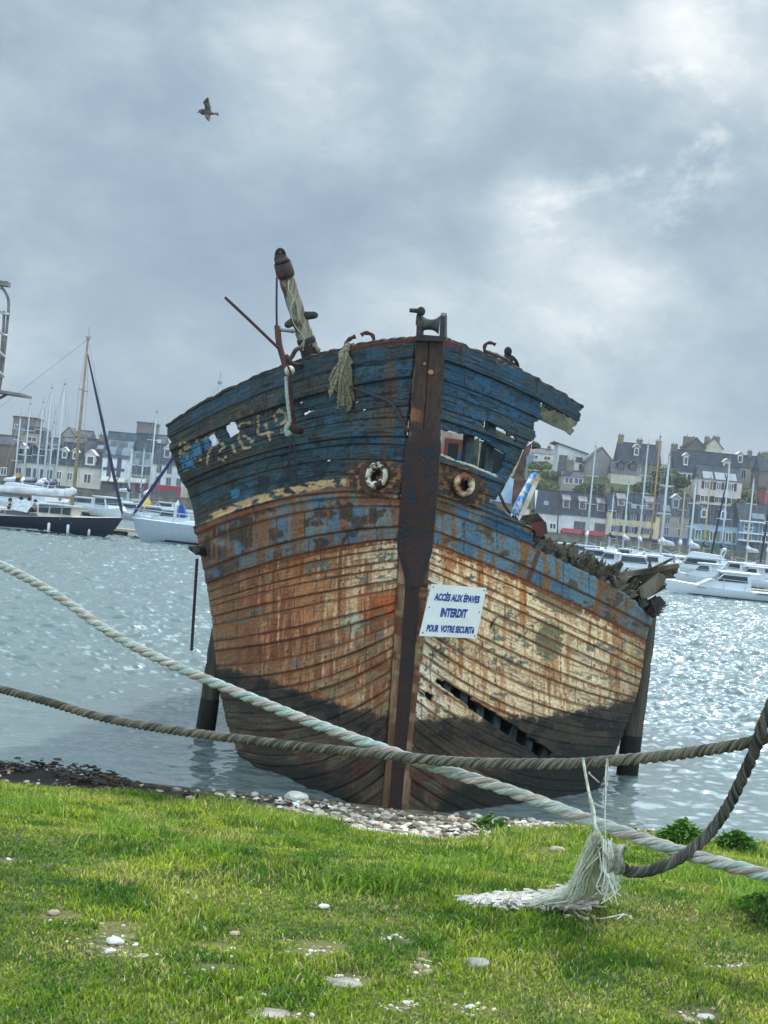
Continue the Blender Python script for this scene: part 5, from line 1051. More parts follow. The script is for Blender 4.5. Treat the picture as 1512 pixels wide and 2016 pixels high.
leafclump(1500, 1790, 6.6, .15, 130, 4, 'dark leafy weed at the right edge of the lawn, in front of the ropes', (.02, .06), (92, 134, 50))
# single stones
STW = mat('white_stone', (226, 222, 212), .85, scale=9, c2=(176, 170, 160), bump=.6, bscale=40); STG = mat('grey_stone', (176, 168, 154), .9, scale=9, c2=(110, 104, 96), bump=.7, bscale=40); STB = mat('buff_stone', (190, 170, 142), .9, scale=9, c2=(150, 128, 104), bump=.6, bscale=40)
def stone(px, py, wpx, hpx, material, label, seed, nm='stone', d=None):
    p = gp(px, py+hpx*.3)
    R2 = np.random.RandomState(seed); k = p.y/F; z = float(zlawn(p.x, p.y)); n = 2
    V = IV.copy()*np.array([wpx*k*.5, wpx*k*.38, hpx*k*.62]); V = V*(1+.45*(R2.rand(len(IV), 1)-.5)); V[:, 2] = np.where(V[:, 2] < -hpx*k*.3, -hpx*k*.3, V[:, 2]); a = R2.uniform(-.3, .3)
    me = npmesh(nm, V, None, material, None, False, IF); o = put(nm, me, None, (p.x, p.y, z+hpx*k*.22)); o.rotation_euler = (R2.uniform(-.1, .1), R2.uniform(-.15, .15), a)
    sb = o.modifiers.new('s', 'SUBSURF'); sb.levels = 1; sb.render_levels = 1; tag(o, label, 'stone')
stone(583, 1568, 50, 22, STW, 'big smooth white stone at the edge of the beach left of the bow', 1, d=11.6)
stone(226, 1838, 42, 16, STW, 'flat white stone, largest in the worn strip at the left of the lawn', 2)
stone(680, 1936, 80, 16, STG, 'long flat pale slab half sunk in the turf near the bottom centre', 3)
stone(938, 1898, 56, 22, STG, 'rounded grey stone in the lawn below the white tassel', 4)
stone(825, 1906, 16, 14, STB, 'small round buff pebble stone standing in a bare patch', 5); stone(843, 1917, 22, 10, STB, 'flat buff stone just right of the round one in the bare patch', 6); stone(828, 1888, 20, 8, STB, 'thin buff stone at the top of the central bare patch', 7)
stone(108, 1782, 26, 14, STB, 'buff grey stone alone near the left edge of the lawn', 8); stone(400, 1820, 18, 12, STW, 'small white stone left of centre in the open lawn', 9); stone(464, 1830, 28, 7, STB, 'thin pale stone right of the small white one', 10)
stone(637, 1785, 28, 12, STW, 'whitish stone by itself below the long grass tuft', 11); stone(1148, 1862, 16, 8, STB, 'tiny buff stone below the stray end of the tassel', 12); stone(1095, 1676, 36, 16, STB, 'mossy buff stone near the shore behind the tassel', 13)
stone(220, 1858, 30, 10, STW, 'white stone just under the largest flat one in the worn strip', 14); stone(282, 1872, 34, 8, STB, 'low buff stone at the lower right end of the worn strip', 15); stone(1390, 1995, 34, 12, STW, 'white stone in the bare spot at the bottom right', 16)
stone(1358, 2003, 26, 10, STB, 'buff stone left of the white one in the bottom right bare spot', 17); stone(925, 1986, 24, 9, STW, 'white stone in the turf at the bottom, right of centre', 18); stone(800, 1980, 22, 8, STW, 'whitish stone in the bottom bare patch right of the slab', 19)
stone(530, 1990, 90, 8, STG, 'broad flat grey stone at the very bottom, left of centre', 20); stone(397, 1948, 22, 10, STB, 'small pinkish stone in the lower left lawn', 21); stone(475, 1962, 26, 8, STB, 'flat pinkish stone beside the lower left bare patch', 22)
stone(1180, 1612, 44, 12, mat('brown_shore_rock', (120, 92, 76), .9, scale=9, c2=(80, 64, 56)), 'flat brown rock at the water edge behind the tie cords', 23, d=13.6)
for i, (px, py, w, h) in enumerate(((215, 1535, 60, 12), (262, 1545, 44, 10), (180, 1543, 30, 10))): stone(px, py, w, h, STB, ('long buff beach stone among the seaweed on the left shore', 'buff beach stone right of the long one among the seaweed', 'smaller buff stone left of the long one among the seaweed')[i], 30+i, d=13.0)
# ================================================================== the town across the harbour
def flat(name, c, rough=.85, var=.08, scale=.6, bump=0): return mat(name, c, rough, var=var, scale=scale, bump=bump)
WALLS = {}
def wallm(c): 
    k = 'render_%d_%d_%d' % c; return mat(k, c, .9, var=.10, scale=.35, c2=tuple(int(x*.86) for x in c), bump=.25, bscale=6, dist=.03)
def slate(c=(64, 72, 84)):
    k = 'slate_%d_%d' % c[:2]
    if k in MATS: return MATS[k]
    m = bpy.data.materials.new(k); m.use_nodes = True; t = m.node_tree; b = t.nodes['Principled BSDF']; tcn = nd(t, 'ShaderNodeTexCoord')
    br_ = nd(t, 'ShaderNodeTexBrick'); br_.inputs['Scale'].default_value = 1.0; br_.inputs['Brick Width'].default_value = .5; br_.inputs['Row Height'].default_value = .28; br_.inputs['Mortar Size'].default_value = .02
    mp_n = nd(t, 'ShaderNodeMapping'); mp_n.inputs['Rotation'].default_value = (PI/2, 0, 0); t.links.new(tcn.outputs['Object'], mp_n.inputs[0]); t.links.new(mp_n.outputs[0], br_.inputs[0])
    br_.inputs['Color1'].default_value = L4(c); br_.inputs['Color2'].default_value = L4(tuple(int(x*.84) for x in c)); br_.inputs['Mortar'].default_value = L4(tuple(int(x*.6) for x in c))
    nn = noise(t, tcn.outputs['Object'], .5, 5, .6); c1 = mixc(t, 1.0, br_.outputs[0], ramp(t, nn, [(.3, .72), (.7, 1.35)]), 'MULTIPLY'); t.links.new(c1, b.inputs['Base Color']); b.inputs['Roughness'].default_value = .85; b.inputs['Specular IOR Level'].default_value = .25; MATS[k] = m; return m
GLASS = mat('dark_window_glass', (52, 62, 72), .12, var=.3, scale=.4, bump=0); WFR = flat('white_window_frame', (216, 218, 214)); DKFR = flat('dark_window_frame', (66, 58, 62)); CHIM = mat('chimney_stone', (124, 114, 98), .9, scale=1, c2=(96, 88, 78), bump=.3)
MC = {}
def boxme(key, dims, material):
    k = (key,)+tuple(round(d, 2) for d in dims)+(material.name,)
    if k not in MC: m = MB(); m.box(*dims); MC[k] = m.mesh(key, material)
    return MC[k]
def win(parent, x, z, w, h, y, frame, shut=None, bars=True):
    fm = boxme('window', (-w/2, w/2, -.07, .02, -h/2, h/2), frame); o = put('window', fm, parent, (x, y, z))
    n = 2 if w > .7 and bars else 1; pw = (w-.12*(n+1))/n
    k = ('pane', round(w, 2), round(h, 2), n)
    if k not in MC:
        m = MB()
        for i in range(n): x0 = -w/2+.12+i*(pw+.12); m.box(x0, x0+pw, -.085, -.07, -h/2+.12, h/2-.12)
        MC[k] = m.mesh('pane', GLASS)
    put('pane', MC[k], o)
    if shut is not None:
        for s_ in (-1, 1): put('shutter', boxme('shutter', (-w*.27, w*.27, -.06, 0, -h/2, h/2), shut), o, (s_*(w/2+w*.29), -.03, 0))
    return o
def house(name, label, px, dist, w_px, y_eave, y_ridge, y_base, wall, roof, wins=(), dorm=(), chim=(), deep=8, kind='gable', grp=None, frame=None, shut=None, sky_=(), shop=None, awn=None, y0=None, cat='house', extra=None, yaw=0):
    """px = left edge in the photo; heights given at the left edge; windows as (u, v, w, h) fractions of the front"""
    m_ = dist/F; a = P(px, y_base, dist); e = empty(name, (a.x, dist, a.z), label, cat, grp, rz=yaw); W = w_px*m_; Hh = (y_base-y_eave)*m_; RR = (y_eave-y_ridge)*m_; deep_b = 6.0
    frame = frame or WFR
    mw = MB()
    if kind == 'front':          # gable end faces the harbour
        poly = [(0, 0, -deep_b), (W, 0, -deep_b), (W, 0, Hh), (W/2, 0, Hh+RR), (0, 0, Hh)]; mw.prism(poly, (0, 0, 0), (0, deep, 0))
        mr = MB(); 
        for s_ in (0, 1):
            xa, xb = (W/2, -.25) if s_ == 0 else (W/2, W+.25); sl = RR/(W/2)
            zb = Hh-(.25)*sl; q_ = [(xa, -.25, Hh+RR+.05), (xb, -.25, zb+.05), (xb, -.25, zb+.25), (xa, -.25, Hh+RR+.28)]; mr.prism(q_, (0, 0, 0), (0, deep+.5, 0))
    elif kind == 'flat':
        mw.box(0, W, 0, deep, -deep_b, Hh); mr = MB(); mr.box(-.15, W+.15, -.15, deep+.15, Hh, Hh+max(.25, RR))
    elif kind == 'shed':
        mw.prism([(0, 0, -deep_b), (W, 0, -deep_b), (W, 0, Hh), (0, 0, Hh+RR)], (0, 0, 0), (0, deep, 0)); mr = MB(); mr.prism([(-1.2, -.6, Hh+RR+.25), (W+.3, -.6, Hh-.05), (W+.3, -.6, Hh+.2), (-1.2, -.6, Hh+RR+.5)], (0, 0, 0), (0, deep+1, 0))
    else:
        mw.prism([(0, 0, -deep_b), (0, deep, -deep_b), (0, deep, Hh), (0, deep/2, Hh+RR*.97), (0, 0, Hh)], (0, 0, 0), (W, 0, 0))
        mr = MB(); sl = RR/(deep/2); ov = .3
        hl, hr = (W*.12 if kind == 'hipleft' else -.1), -.1
        mr.add([(-.1, -ov, Hh-ov*sl+.04), (W+.1, -ov, Hh-ov*sl+.04), (W-hr, deep/2, Hh+RR), (hl, deep/2, Hh+RR), (-.1, deep+ov, Hh-ov*sl+.04), (W+.1, deep+ov, Hh-ov*sl+.04)], [(0, 1, 2, 3), (3, 2, 5, 4), (0, 3, 4), (1, 5, 2)])
        mr.box(hl, W-hr, deep/2-.15, deep/2+.15, Hh+RR-.05, Hh+RR+.15)
    mw.build('wall', wall, e); ro = mr.build('roof', roof, e)
    def zroof(y): return Hh+RR*min(1, max(0, y/(deep/2)))
    for u, v_, w, h in wins: win(e, u*W, v_*Hh, w, h, 0, frame, shut)
    for dn in dorm:
        u, w, h, yy, style = dn; zz = zroof(yy); dm_ = empty('dormer', (u*W, yy-.05, zz+.1)); dm_.parent = e; dl = h/(RR/(deep/2))
        m = MB(); m.prism([(-w/2, 0, -.3), (w/2, 0, -.3), (w/2, 0, h), (0, 0, h+(.45*w if style != 'shed' else 0)), (-w/2, 0, h)], (0, 0, 0), (0, dl+.4, 0)); m.build('dormer_wall', wall if style != 'dark' else slate(), dm_)
        m = MB()
        if style == 'shed': m.prism([(-w/2-.2, -.35, h), (-w/2-.2, -.35, h+.15), (-w/2-.2, dl+2.0, h+1.5), (-w/2-.2, dl+2, h+1.3)], (0, 0, 0), (w+.4, 0, 0)); m.build('dormer_roof', slate((128, 128, 132)), dm_)
        else:
            for s_ in (-1, 1): m.prism([(0, -.2, h+.45*w+.12), (s_*(w/2+.2), -.2, h-.08), (s_*(w/2+.2), -.2, h+.06), (0, -.2, h+.45*w+.28)], (0, 0, 0), (0, dl+1, 0))
            m.build('dormer_roof', slate((84, 90, 100)) if style != 'white' else WFR, dm_)
        wn = put('window', boxme('window', (-w*.38, w*.38, -.07, .02, -h*.5, h*.42), frame), dm_, (0, 0, h*.5)); put('pane', boxme('pane', (-w*.27, w*.27, -.09, -.07, -h*.38, h*.30), GLASS), wn) if False else None
        m = MB(); m.box(-w*.28, w*.28, -.10, -.075, h*.12, h*.84); m.build('pane', GLASS, dm_)
    for u, w, h, yf in chim:
        m = MB(); zt = Hh+RR+h; m.box(u*W-w/2, u*W+w/2, deep*yf-.4, deep*yf+.4, Hh*.6, zt); m.box(u*W-w/2-.1, u*W+w/2+.1, deep*yf-.5, deep*yf+.5, zt, zt+.15); 
        for k in range(2): m.tube([(u*W-w/4+k*w/2, deep*yf, zt+.15), (u*W-w/4+k*w/2, deep*yf, zt+.6)], .13, 6)
        m.build('chimney', CHIM, e)
    for u, w, yy in sky_:
        sl = math.atan2(RR, deep/2); m = MB(); m.box(-w/2, w/2, -w*.6, w*.6, .05, .12, rot=Matrix.Rotation(sl, 3, 'X'), at=(u*W, yy, zroof(yy))); m.build('skylight', flat('skylight_pane', (120, 132, 142), .45), e)
    if shop:
        m = MB(); m.box(.15, W-.15, -.18, -.02, -.5, shop[1]); m.build('shopfront', flat('shop_%d_%d_%d' % shop[0], shop[0]), e); n = max(2, int(W/2.4)); 
        m = MB(); 
        for i in range(n): x0 = .4+i*(W-.8)/n; m.box(x0, x0+(W-.8)/n-.35, -.22, -.18, .1, shop[1]*.68)
        m.build('shop_window', GLASS, e)
    if awn:
        n = awn[2]; 
        for i in range(n):
            x0 = .3+i*(W-.6)/n; x1 = x0+(W-.6)/n-.25; m = MB(); m.prism([(x0, -.2, awn[1]), (x0, -2.0, awn[1]-.7), (x0, -2.0, awn[1]-.95), (x0, -2.0+.05, awn[1]-.95), (x0, -.2, awn[1]-.12)], (0, 0, 0), (x1-x0, 0, 0)); m.build('awning', flat('awning_%d_%d' % awn[0][:2], awn[0]), e)
    if extra: extra(e, W, Hh, RR, deep)
    return e
WHT = wallm((206, 208, 208)); CRM = wallm((194, 188, 170)); YEL = wallm((202, 186, 148)); STN = wallm((124, 118, 110)); GRY = wallm((150, 146, 140)); LBL = wallm((160, 180, 204)); DRK = wallm((96, 92, 88)); BRN = wallm((128, 116, 98)); PINK = wallm((208, 196, 188))
SL = slate(); SL2 = slate((78, 84, 92)); SL3 = slate((98, 100, 104)); DSH = flat('dark_shutter', (62, 52, 58)); GSH = flat('green_shutter', (88, 112, 88)); RSH = flat('dark_red_window', (104, 50, 60))
def grid_(us, vs_, w, h): return [(u, v_, w, h) for v_ in vs_ for u in us]
# ---- waterfront, right of the wreck
house('waterfront_house', 'white end house with hipped slate roof and one skylight, right beside the wreck', 1048, 300, 52, 1006, 962, 1064, WHT, SL, wins=[(.3, .55, 1.1, 1.3), (.72, .55, 1.3, 1.2)], sky_=[(.42, .9, 1.6)], shop=((150, 84, 92), 2.0), kind='hipleft', frame=WFR)
house('waterfront_house', 'white terrace house with three pale roofed dormers, dark red windows and red shopfront', 1100, 300, 90, 1009, 966, 1068, WHT, SL, wins=[(.42, .60, 2.2, 1.9), (.86, .60, 2.0, 1.9)], dorm=[(.10, 1.3, 1.3, 1.0, 'shed'), (.46, 1.4, 1.3, 1.0, 'shed'), (.86, 1.4, 1.3, 1.0, 'shed')], frame=RSH, shop=((150, 40, 52), 2.5), awn=((150, 58, 64), 2.9, 2), chim=[(1.0, .9, .9, .5)])
def hotel(e, W, Hh, RR, deep):
    text_ = bpy.data.curves.new('t', 'FONT'); 
    def pt(u, v_): return Vector((u*W, -.06, (1-v_)*Hh))
    M_ = Matrix.Translation(e.location)
    cu = bpy.data.curves.new('t', 'FONT'); cu.body = 'MARINE'; cu.offset = .02; ob = bpy.data.objects.new('t', cu); col.objects.link(ob); me0 = bpy.data.meshes.new_from_object(ob.evaluated_get(bpy.context.evaluated_depsgraph_get())); col.objects.unlink(ob); bpy.data.objects.remove(ob)
    xs = [v.co.x for v in me0.vertices]; m = MB(); m.add([Vector((W*.40+(v.co.x-min(xs))/(max(xs)-min(xs))*W*.22, -.06, Hh*.505+v.co.y/.72*.75)) for v in me0.vertices], [tuple(p.vertices) for p in me0.polygons]); m.build('lettering', flat('hotel_lettering', (126, 108, 84)), e)
    for u in (.08, .36, .65, .92): m = MB(); m.box(u*W-.18, u*W+.18, -.3, -.18, -.5, 2.1); m.build('pillar', WFR, e)
house('hotel', 'yellow three storey hotel with dark shutters and lettering between its windows', 1190, 299, 104, 1004, 966, 1074, YEL, SL, wins=grid_((.20, .49, .78), (.62, .90-.02), 1.2, 1.25)[:0]+[(u, .87, 1.15, 1.25) for u in (.22, .50, .79)]+[(u, .51, 1.15, 1.3) for u in (.19, .48, .77)], frame=flat('pale_blue_grey_window', (140, 150, 164)), shut=DSH, shop=((52, 64, 72), 2.2), dorm=[(.26, 1.5, 1.1, 1.2, 'shed'), (.80, 1.5, 1.2, 1.0, 'shed')], sky_=[(.50, 1.1, 1.3), (.66, .9, 1.2)], chim=[(.02, .8, .8, .5)], extra=hotel, cat='hotel')
house('waterfront_house', 'narrow grey stone house between the yellow hotel and the alley', 1295, 300, 57, 1010, 970, 1076, GRY, SL2, wins=[(.25, .82, 1.0, 1.6), (.72, .82, 1.0, 1.6), (.25, .48, 1.0, 1.6), (.72, .48, 1.0, 1.6)], dorm=[(.52, 1.5, 1.9, 1.2, 'white')], frame=flat('bluish_window', (150, 162, 168)), shop=((44, 66, 104), 2.1), sky_=[(.2, 1.4, 1.0)])
house('waterfront_house', 'pale blue house with green shutters, green shopfront and two white dormers', 1353, 300, 97, 1026, 990, 1090, LBL, SL, wins=[(u, .62, 1.3, 2.0) for u in (.18, .48, .80)], dorm=[(.28, 1.2, 1.7, 1.0, 'gable'), (.68, 1.2, 1.7, 1.0, 'gable')], shut=GSH, shop=((38, 92, 82), 2.6), chim=[(.0, .8, .9, .5)])
def balc(e, W, Hh, RR, deep):
    for z in (2.6, Hh*.62, Hh-.2): m = MB(); m.box(-.1, W, -1.0, 0, z, z+.28); m.build('balcony', WFR, e)
    for u in (.0, .24, .5, .76): m = MB(); m.box(u*W, u*W+.25, -.9, -.1, 2.6, Hh-.2); m.build('pier', flat('blue_pier', (110, 138, 168)), e)
house('waterfront_building', 'blue modern building with white balcony bands at the right end of the waterfront', 1450, 299, 150, 1024, 988, 1090, wallm((118, 144, 172)), SL2, wins=[(u, v_, 1.7, 1.7) for u in (.12, .36, .60, .84) for v_ in (.50, .82)], sky_=[(.22, 1.3, 1.2), (.30, 1.3, 1.2)], extra=balc, shop=((70, 80, 92), 2.4), cat='building')
# ---- on the hill, right
house('hillside_house', 'low white house at the left of the right-hand hilltop, beside the bushes', 1036, 375, 54, 889, 879, 906, WHT, SL3, wins=[(.3, .45, 1.6, 1.0), (.75, .45, 1.6, 1.0)], chim=[(.85, .8, .5, .5)])
house('hillside_house', 'modern white house with a long slanting dark roof on the hilltop', 1094, 362, 58, 889, 873, 936, WHT, flat('dark_roof_edge', (66, 64, 70)), wins=[(.2, .72, 2.0, 1.8), (.74, .74, 1.6, 1.3), (.22, .36, 2.6, 2.4), (.86, .36, 1.4, 2.4)], kind='shed', frame=DRK, deep=9)
house('hillside_annex', 'small grey annex with two wide white windows below the modern white house', 1104, 338, 44, 936, 924, 960, GRY, SL, wins=[(.33, .66, 1.9, 1.4), (.76, .66, 1.9, 1.4)], chim=[(.4, 1.6, 2.2, .5)], deep=6)
house('hillside_house', 'tall blank grey gable end facing the harbour', 1151, 352, 56, 908, 879, 946, wallm((134, 130, 128)), SL2, kind='front')
house('hillside_house', 'tall stone house with big end chimneys and one white dormer on the hilltop', 1214, 372, 84, 906, 868, 946, BRN, SL, dorm=[(.42, 1.4, 2.0, 1.5, 'white')], chim=[(.07, 1.3, 1.6, .5), (.52, 1.4, .9, .5), (.97, 1.3, 1.0, .5)], deep=9)
house('hillside_house', 'small cottage with a pale slate roof and two dark dormers under the tall stone house', 1203, 346, 60, 929, 906, 941, CRM, SL3, dorm=[(.3, 1.5, 1.3, 1.0, 'dark'), (.7, 1.5, 1.3, 1.0, 'dark')], frame=DRK, deep=7)
house('hillside_house', 'grey gabled house with a cream gable, highest on the right skyline', 1384, 402, 36, 880, 862, 912, CRM, SL2, kind='front', chim=[(.2, 1.2, .3, .3), (.7, 1.8, .6, .3)]); house('hillside_house', 'dark slate gabled house just left of the highest cream gable', 1348, 400, 38, 878, 861, 908, DRK, SL, kind='front', chim=[(.3, 3.6, .3, .4)])
house('hillside_house', 'long slate roofed house with a white porch band across the middle of the right hill', 1326, 364, 128, 924, 882, 952, wallm((160, 158, 152)), SL, dorm=[(.17, 1.2, 2.2, 1.2, 'white'), (.80, 1.6, 1.5, 1.3, 'white')], wins=[(.12, .45, 2.0, 2.2), (.26, .45, 2.0, 2.2)], frame=WFR, chim=[(.02, 1.5, 1.0, .5)], deep=10)
house('hillside_house', 'white house with three dark shuttered windows above the blue terrace', 1371, 336, 86, 940, 912, 990, PINK, SL2, wins=[(u, .74, 1.1, 1.7) for u in (.20, .47, .76)]+[(u, .20, 2.0, 1.4) for u in (.18, .5, .8)], shut=DSH, sky_=[(.22, 2.2, .9), (.50, 2.2, .9), (.76, 2.2, .9)], deep=8)
house('hillside_house', 'slate roofed house with pale walls right of the long slate house', 1452, 371, 48, 918, 894, 948, wallm((168, 160, 150)), SL, dorm=[(.06, 1.4, 1.9, 1.2, 'white')], wins=[(.22, .5, 1.2, 2.6), (.7, .5, 1.2, 2.6)], chim=[(.55, 1.0, 1.0, .5), (1.0, 1.2, .8, .5)])
house('hillside_house', 'grey gabled house on the hill at the right edge', 1492, 360, 60, 925, 896, 966, wallm((112, 106, 100)), SL2, wins=[(.6, .6, 1.1, 1.4)], chim=[(.3, 1.2, .8, .5)])
house('hillside_building', 'flat red walled building at the far right edge above the blue building', 1504, 330, 60, 962, 958, 1000, wallm((150, 84, 88)), SL3, kind='flat', cat='building')
# ---- left of the wreck
house('waterfront_building', 'brown stone building cut by the left edge of the picture', -60, 297, 80, 868, 850, 958, wallm((104, 92, 82)), SL2, wins=[(.8, .4, 1.2, 1.6)], cat='building')
house('waterfront_house', 'narrow white house with a yellow awning, second from the left edge', 20, 300, 26, 906, 870, 959, WHT, SL, wins=[(.5, .62, 1.3, 1.6)], dorm=[(.5, 1.6, 1.4, 1.3, 'white')], awn=((196, 164, 70), 2.9, 1), shop=((80, 84, 90), 2.0))
house('waterfront_house', 'white house with a row of four dark shuttered windows', 45, 300, 58, 908, 878, 960, WHT, SL, wins=[(u, .60, .9, 1.7) for u in (.14, .38, .62, .86)]+[(.3, .18, 1.2, 1.5), (.7, .18, 1.2, 1.5)], frame=DKFR, dorm=[(.22, 1.3, 1.6, 1.3, 'dark'), (.72, 1.3, 1.6, 1.3, 'dark')], chim=[(.95, .9, .7, .5)])
house('waterfront_house', 'cream house with small round topped dormers left of the modern white building', 102, 300, 47, 911, 868, 963, CRM, SL, wins=[(.25, .55, 1.0, 1.6), (.7, .55, 1.0, 1.6), (.25, .18, 1.0, 1.6)], dorm=[(.35, 1.1, 1.4, 1.0, 'white'), (.8, 1.1, 1.4, 1.0, 'white')], chim=[(.05, .9, .8, .5)])
house('waterfront_house', 'pale yellow house with one large white gabled dormer and a balcony window', 148, 300, 47, 916, 885, 966, wallm((200, 196, 180)), SL2, wins=[(.46, .52, 1.5, 1.9)], dorm=[(.5, 2.0, 1.9, .3, 'white')], chim=[(.1, .8, .7, .5)], awn=None)
def crosswin(e, W, Hh, RR, deep):
    for u in (.26, .60): m = MB(); m.box(u*W-.42, u*W+.42, -.08, -.01, Hh*.30, Hh*.98); m.build('tall_window', flat('navy_window', (48, 58, 80), .3), e)
    m = MB(); m.box(.3, W*.80, -.12, -.08, Hh*.60, Hh*.68); m.build('dark_band', flat('navy_window', (48, 58, 80), .3), e)
house('waterfront_building', 'modern white building with tall crossing dark windows and pale awnings', 196, 299, 56, 896, 847, 967, wallm((222, 224, 226)), slate((86, 98, 108)), sky_=[(.36, 3.1, 1.4), (.70, 3.1, 1.4), (.28, 1.3, 2.0), (.66, 1.3, 2.0)], awn=((216, 210, 196), 3.0, 3), shop=((74, 70, 74), 2.1), extra=crosswin, cat='building')
house('waterfront_building', 'dark slate fronted modern building with slanted windows, left of the red shopfront', 252, 299, 40, 926, 850, 970, wallm((150, 150, 150)), slate((70, 82, 90)), wins=[(.25, .55, 1.1, 1.7), (.60, .55, 1.1, 1.7)], frame=DKFR, sky_=[(.3, 1.2, 1.6), (.7, 1.2, 1.6), (.3, 2.6, 1.3), (.7, 2.6, 1.3)], awn=((206, 202, 190), 3.0, 1), shop=((120, 52, 64), 2.2), cat='building')
house('waterfront_house', 'white house with small paned windows over a dark red shopfront beside the wreck', 294, 299, 62, 910, 872, 982, WHT, SL2, wins=[(u, v_, 1.0, 1.6) for u in (.22, .55, .88) for v_ in (.84, .52)], shop=((146, 50, 62), 2.9), frame=flat('grey_window', (128, 134, 140)), dorm=[(.4, 1.3, 1.6, 1.3, 'white')])
# ---- left skyline
house('hillside_building', 'square grey block on the skyline above the left masts', 24, 405, 45, 822, 818, 850, wallm((112, 108, 102)), SL, kind='flat', wins=[(.15, .4, 1.0, 1.3)], cat='building')
house('hillside_house', 'grey house with white bands stepping down under the square block', 48, 372, 26, 852, 838, 880, GRY, SL2, wins=[(.5, .6, 2.4, 1.2)], kind='flat')
house('hillside_house', 'buff cottage on the left hillside between the masts', 26, 380, 20, 852, 838, 872, wallm((176, 158, 118)), SL2, wins=[(.6, .5, 1.0, 1.0)])
house('hillside_house', 'pair of grey roofs with a pale gable on the left skyline', 120, 390, 26, 855, 841, 872, GRY, SL2, kind='front'); house('hillside_house', 'long low slate roof on the left skyline right of the pale gable', 146, 392, 30, 857, 845, 872, wallm((150, 142, 128)), SL2)
house('hillside_house', 'dark slate roofed house rising behind the pale yellow waterfront house', 162, 334, 42, 884, 862, 905, GRY, SL, chim=[(.7, 1.6, 1.0, .5)], sky_=[(.75, 1.4, 1.2)]); house('hillside_house', 'slate roofed house with a white chimney behind the row of dark windows', 70, 336, 40, 880, 858, 905, STN, SL2, chim=[(.3, 1.0, .9, .5)])
house('hillside_house', 'low grey roofed house behind the cream house with round dormers', 112, 345, 44, 872, 858, 890, wallm((170, 162, 150)), SL3)
house('hillside_building', 'flat brownish tower block on the skyline left of the wreck', 266, 350, 34, 833, 829, 875, wallm((122, 112, 110)), SL3, kind='flat', cat='building')
house('hillside_house', 'pale grey roofed house behind the slate fronted building', 276, 340, 44, 872, 852, 900, GRY, slate((88, 98, 106)), sky_=[(.3, 1.4, 1.2), (.7, 1.4, 1.2)])
# houses that stand behind the wreck, seen only from the side
for px, wp, wl_, rf_, nw, lb in ((380, 86, CRM, SL2, 3, 'cream waterfront house behind the rusty side of the wreck'), (468, 92, WHT, SL, 4, 'white waterfront house behind the left part of the bow'), (562, 84, GRY, SL, 3, 'grey stone waterfront house behind the bow, left of the stem'), (648, 96, LBL, SL2, 4, 'pale blue waterfront house directly behind the stem'),
        (746, 88, YEL, SL, 3, 'ochre waterfront house directly behind the stem'), (836, 92, WHT, SL2, 4, 'white waterfront house behind the cream side of the bow'), (930, 108, PINK, SL, 4, 'pinkish waterfront house behind the wrecked wheelhouse')):
    yb = 985+(px-355)*.114; us = [(k+.5)/nw for k in range(nw)]
    house('waterfront_house', lb, px, 300, wp, yb-62, yb-99, yb, wl_, rf_, wins=[(u, v_, 1.1, 1.6) for u in us for v_ in (.8, .5)], shop=((84, 86, 92), 2.1), dorm=[(.3, 1.4, 1.5, 1.2, 'white'), (.72, 1.4, 1.5, 1.2, 'white')], chim=[(.02, .9, .9, .5)], shut=DSH if px % 4 == 0 else None)
# bushes, hedges and trees on the slopes
def crown_mesh(seed, r0, n, leaf, squash=.75, colr=None):
    R2 = np.random.RandomState(seed); th = R2.uniform(0, 2*PI, n); ph = np.arccos(R2.uniform(-.75, 1, n)); rad = r0*(.55+.45*R2.rand(n)**.5)*(.75+.5*fb(th*1.4, ph*1.6, seed, 3))
    C = np.stack([np.cos(th)*np.sin(ph)*rad, np.sin(th)*np.sin(ph)*rad, np.cos(ph)*rad*squash+r0*.25], -1); A = R2.normal(0, 1, (n, 3)); A /= np.linalg.norm(A, axis=1, keepdims=True); B = np.cross(A, R2.normal(0, 1, (n, 3))); B /= np.linalg.norm(B, axis=1, keepdims=True)
    s_ = leaf*R2.uniform(.6, 1.4, (n, 1)); V = np.stack([C-A*s_, C-B*s_*.6, C+A*s_, C+B*s_*.6], 1).reshape(-1, 3); Q = np.arange(n*4).reshape(n, 4)
    c = np.zeros((n, 3)); c[:] = colr or (76, 96, 52); c = mixr(c, np.array(colr or (76, 96, 52))*.62, ss(fb(C[:, 0]*.9, C[:, 2]*.9+C[:, 1], seed+1), .45, .6)); c = c*(.75+.5*R2.rand(n, 1))
    return npmesh('crown', V, Q, attr_mat('foliage', .8, 3, .85, 1.15, 0) if 'foliage' not in bpy.data.materials else bpy.data.materials['foliage'], np.repeat(lin(c), 4, 0), False)
CR = [crown_mesh(1, 3.2, 1400, .34, .6, (104, 122, 76)), crown_mesh(2, 3.0, 1400, .34, .5, (132, 148, 82)), crown_mesh(3, 3.4, 1400, .34, .65, (82, 100, 70))]
TRK = mat('bark', (84, 74, 62), .9, scale=3, bump=.5)
def bush(px, py, dist, s_, kind, label, grp='bushes and hedges on the slope behind the waterfront', sx=1.3, name='bush', cat='bush'):
    p = P(px, py, dist); s_ *= .72; p.z = min(p.z, float(hill(p.x, dist))+1.2*s_); e = empty(name, p, label, cat, grp); c = put('crown', CR[kind], e); c.scale = (s_*sx*1.3, s_, s_); c.rotation_euler = (0, 0, px)
    m = MB(); m.tube([(0, 0, -3.5*s_-1), (0, 0, -1), (.1, 0, 1.5*s_)], [.2, .16, .1], 6); m.build('trunk', TRK, e)
BL = ['rounded mid green bush on the slope above the waterfront roofs', 'pale yellow-green bush on the slope above the waterfront roofs', 'dark green bush on the slope above the waterfront roofs']
R = rng_(77)
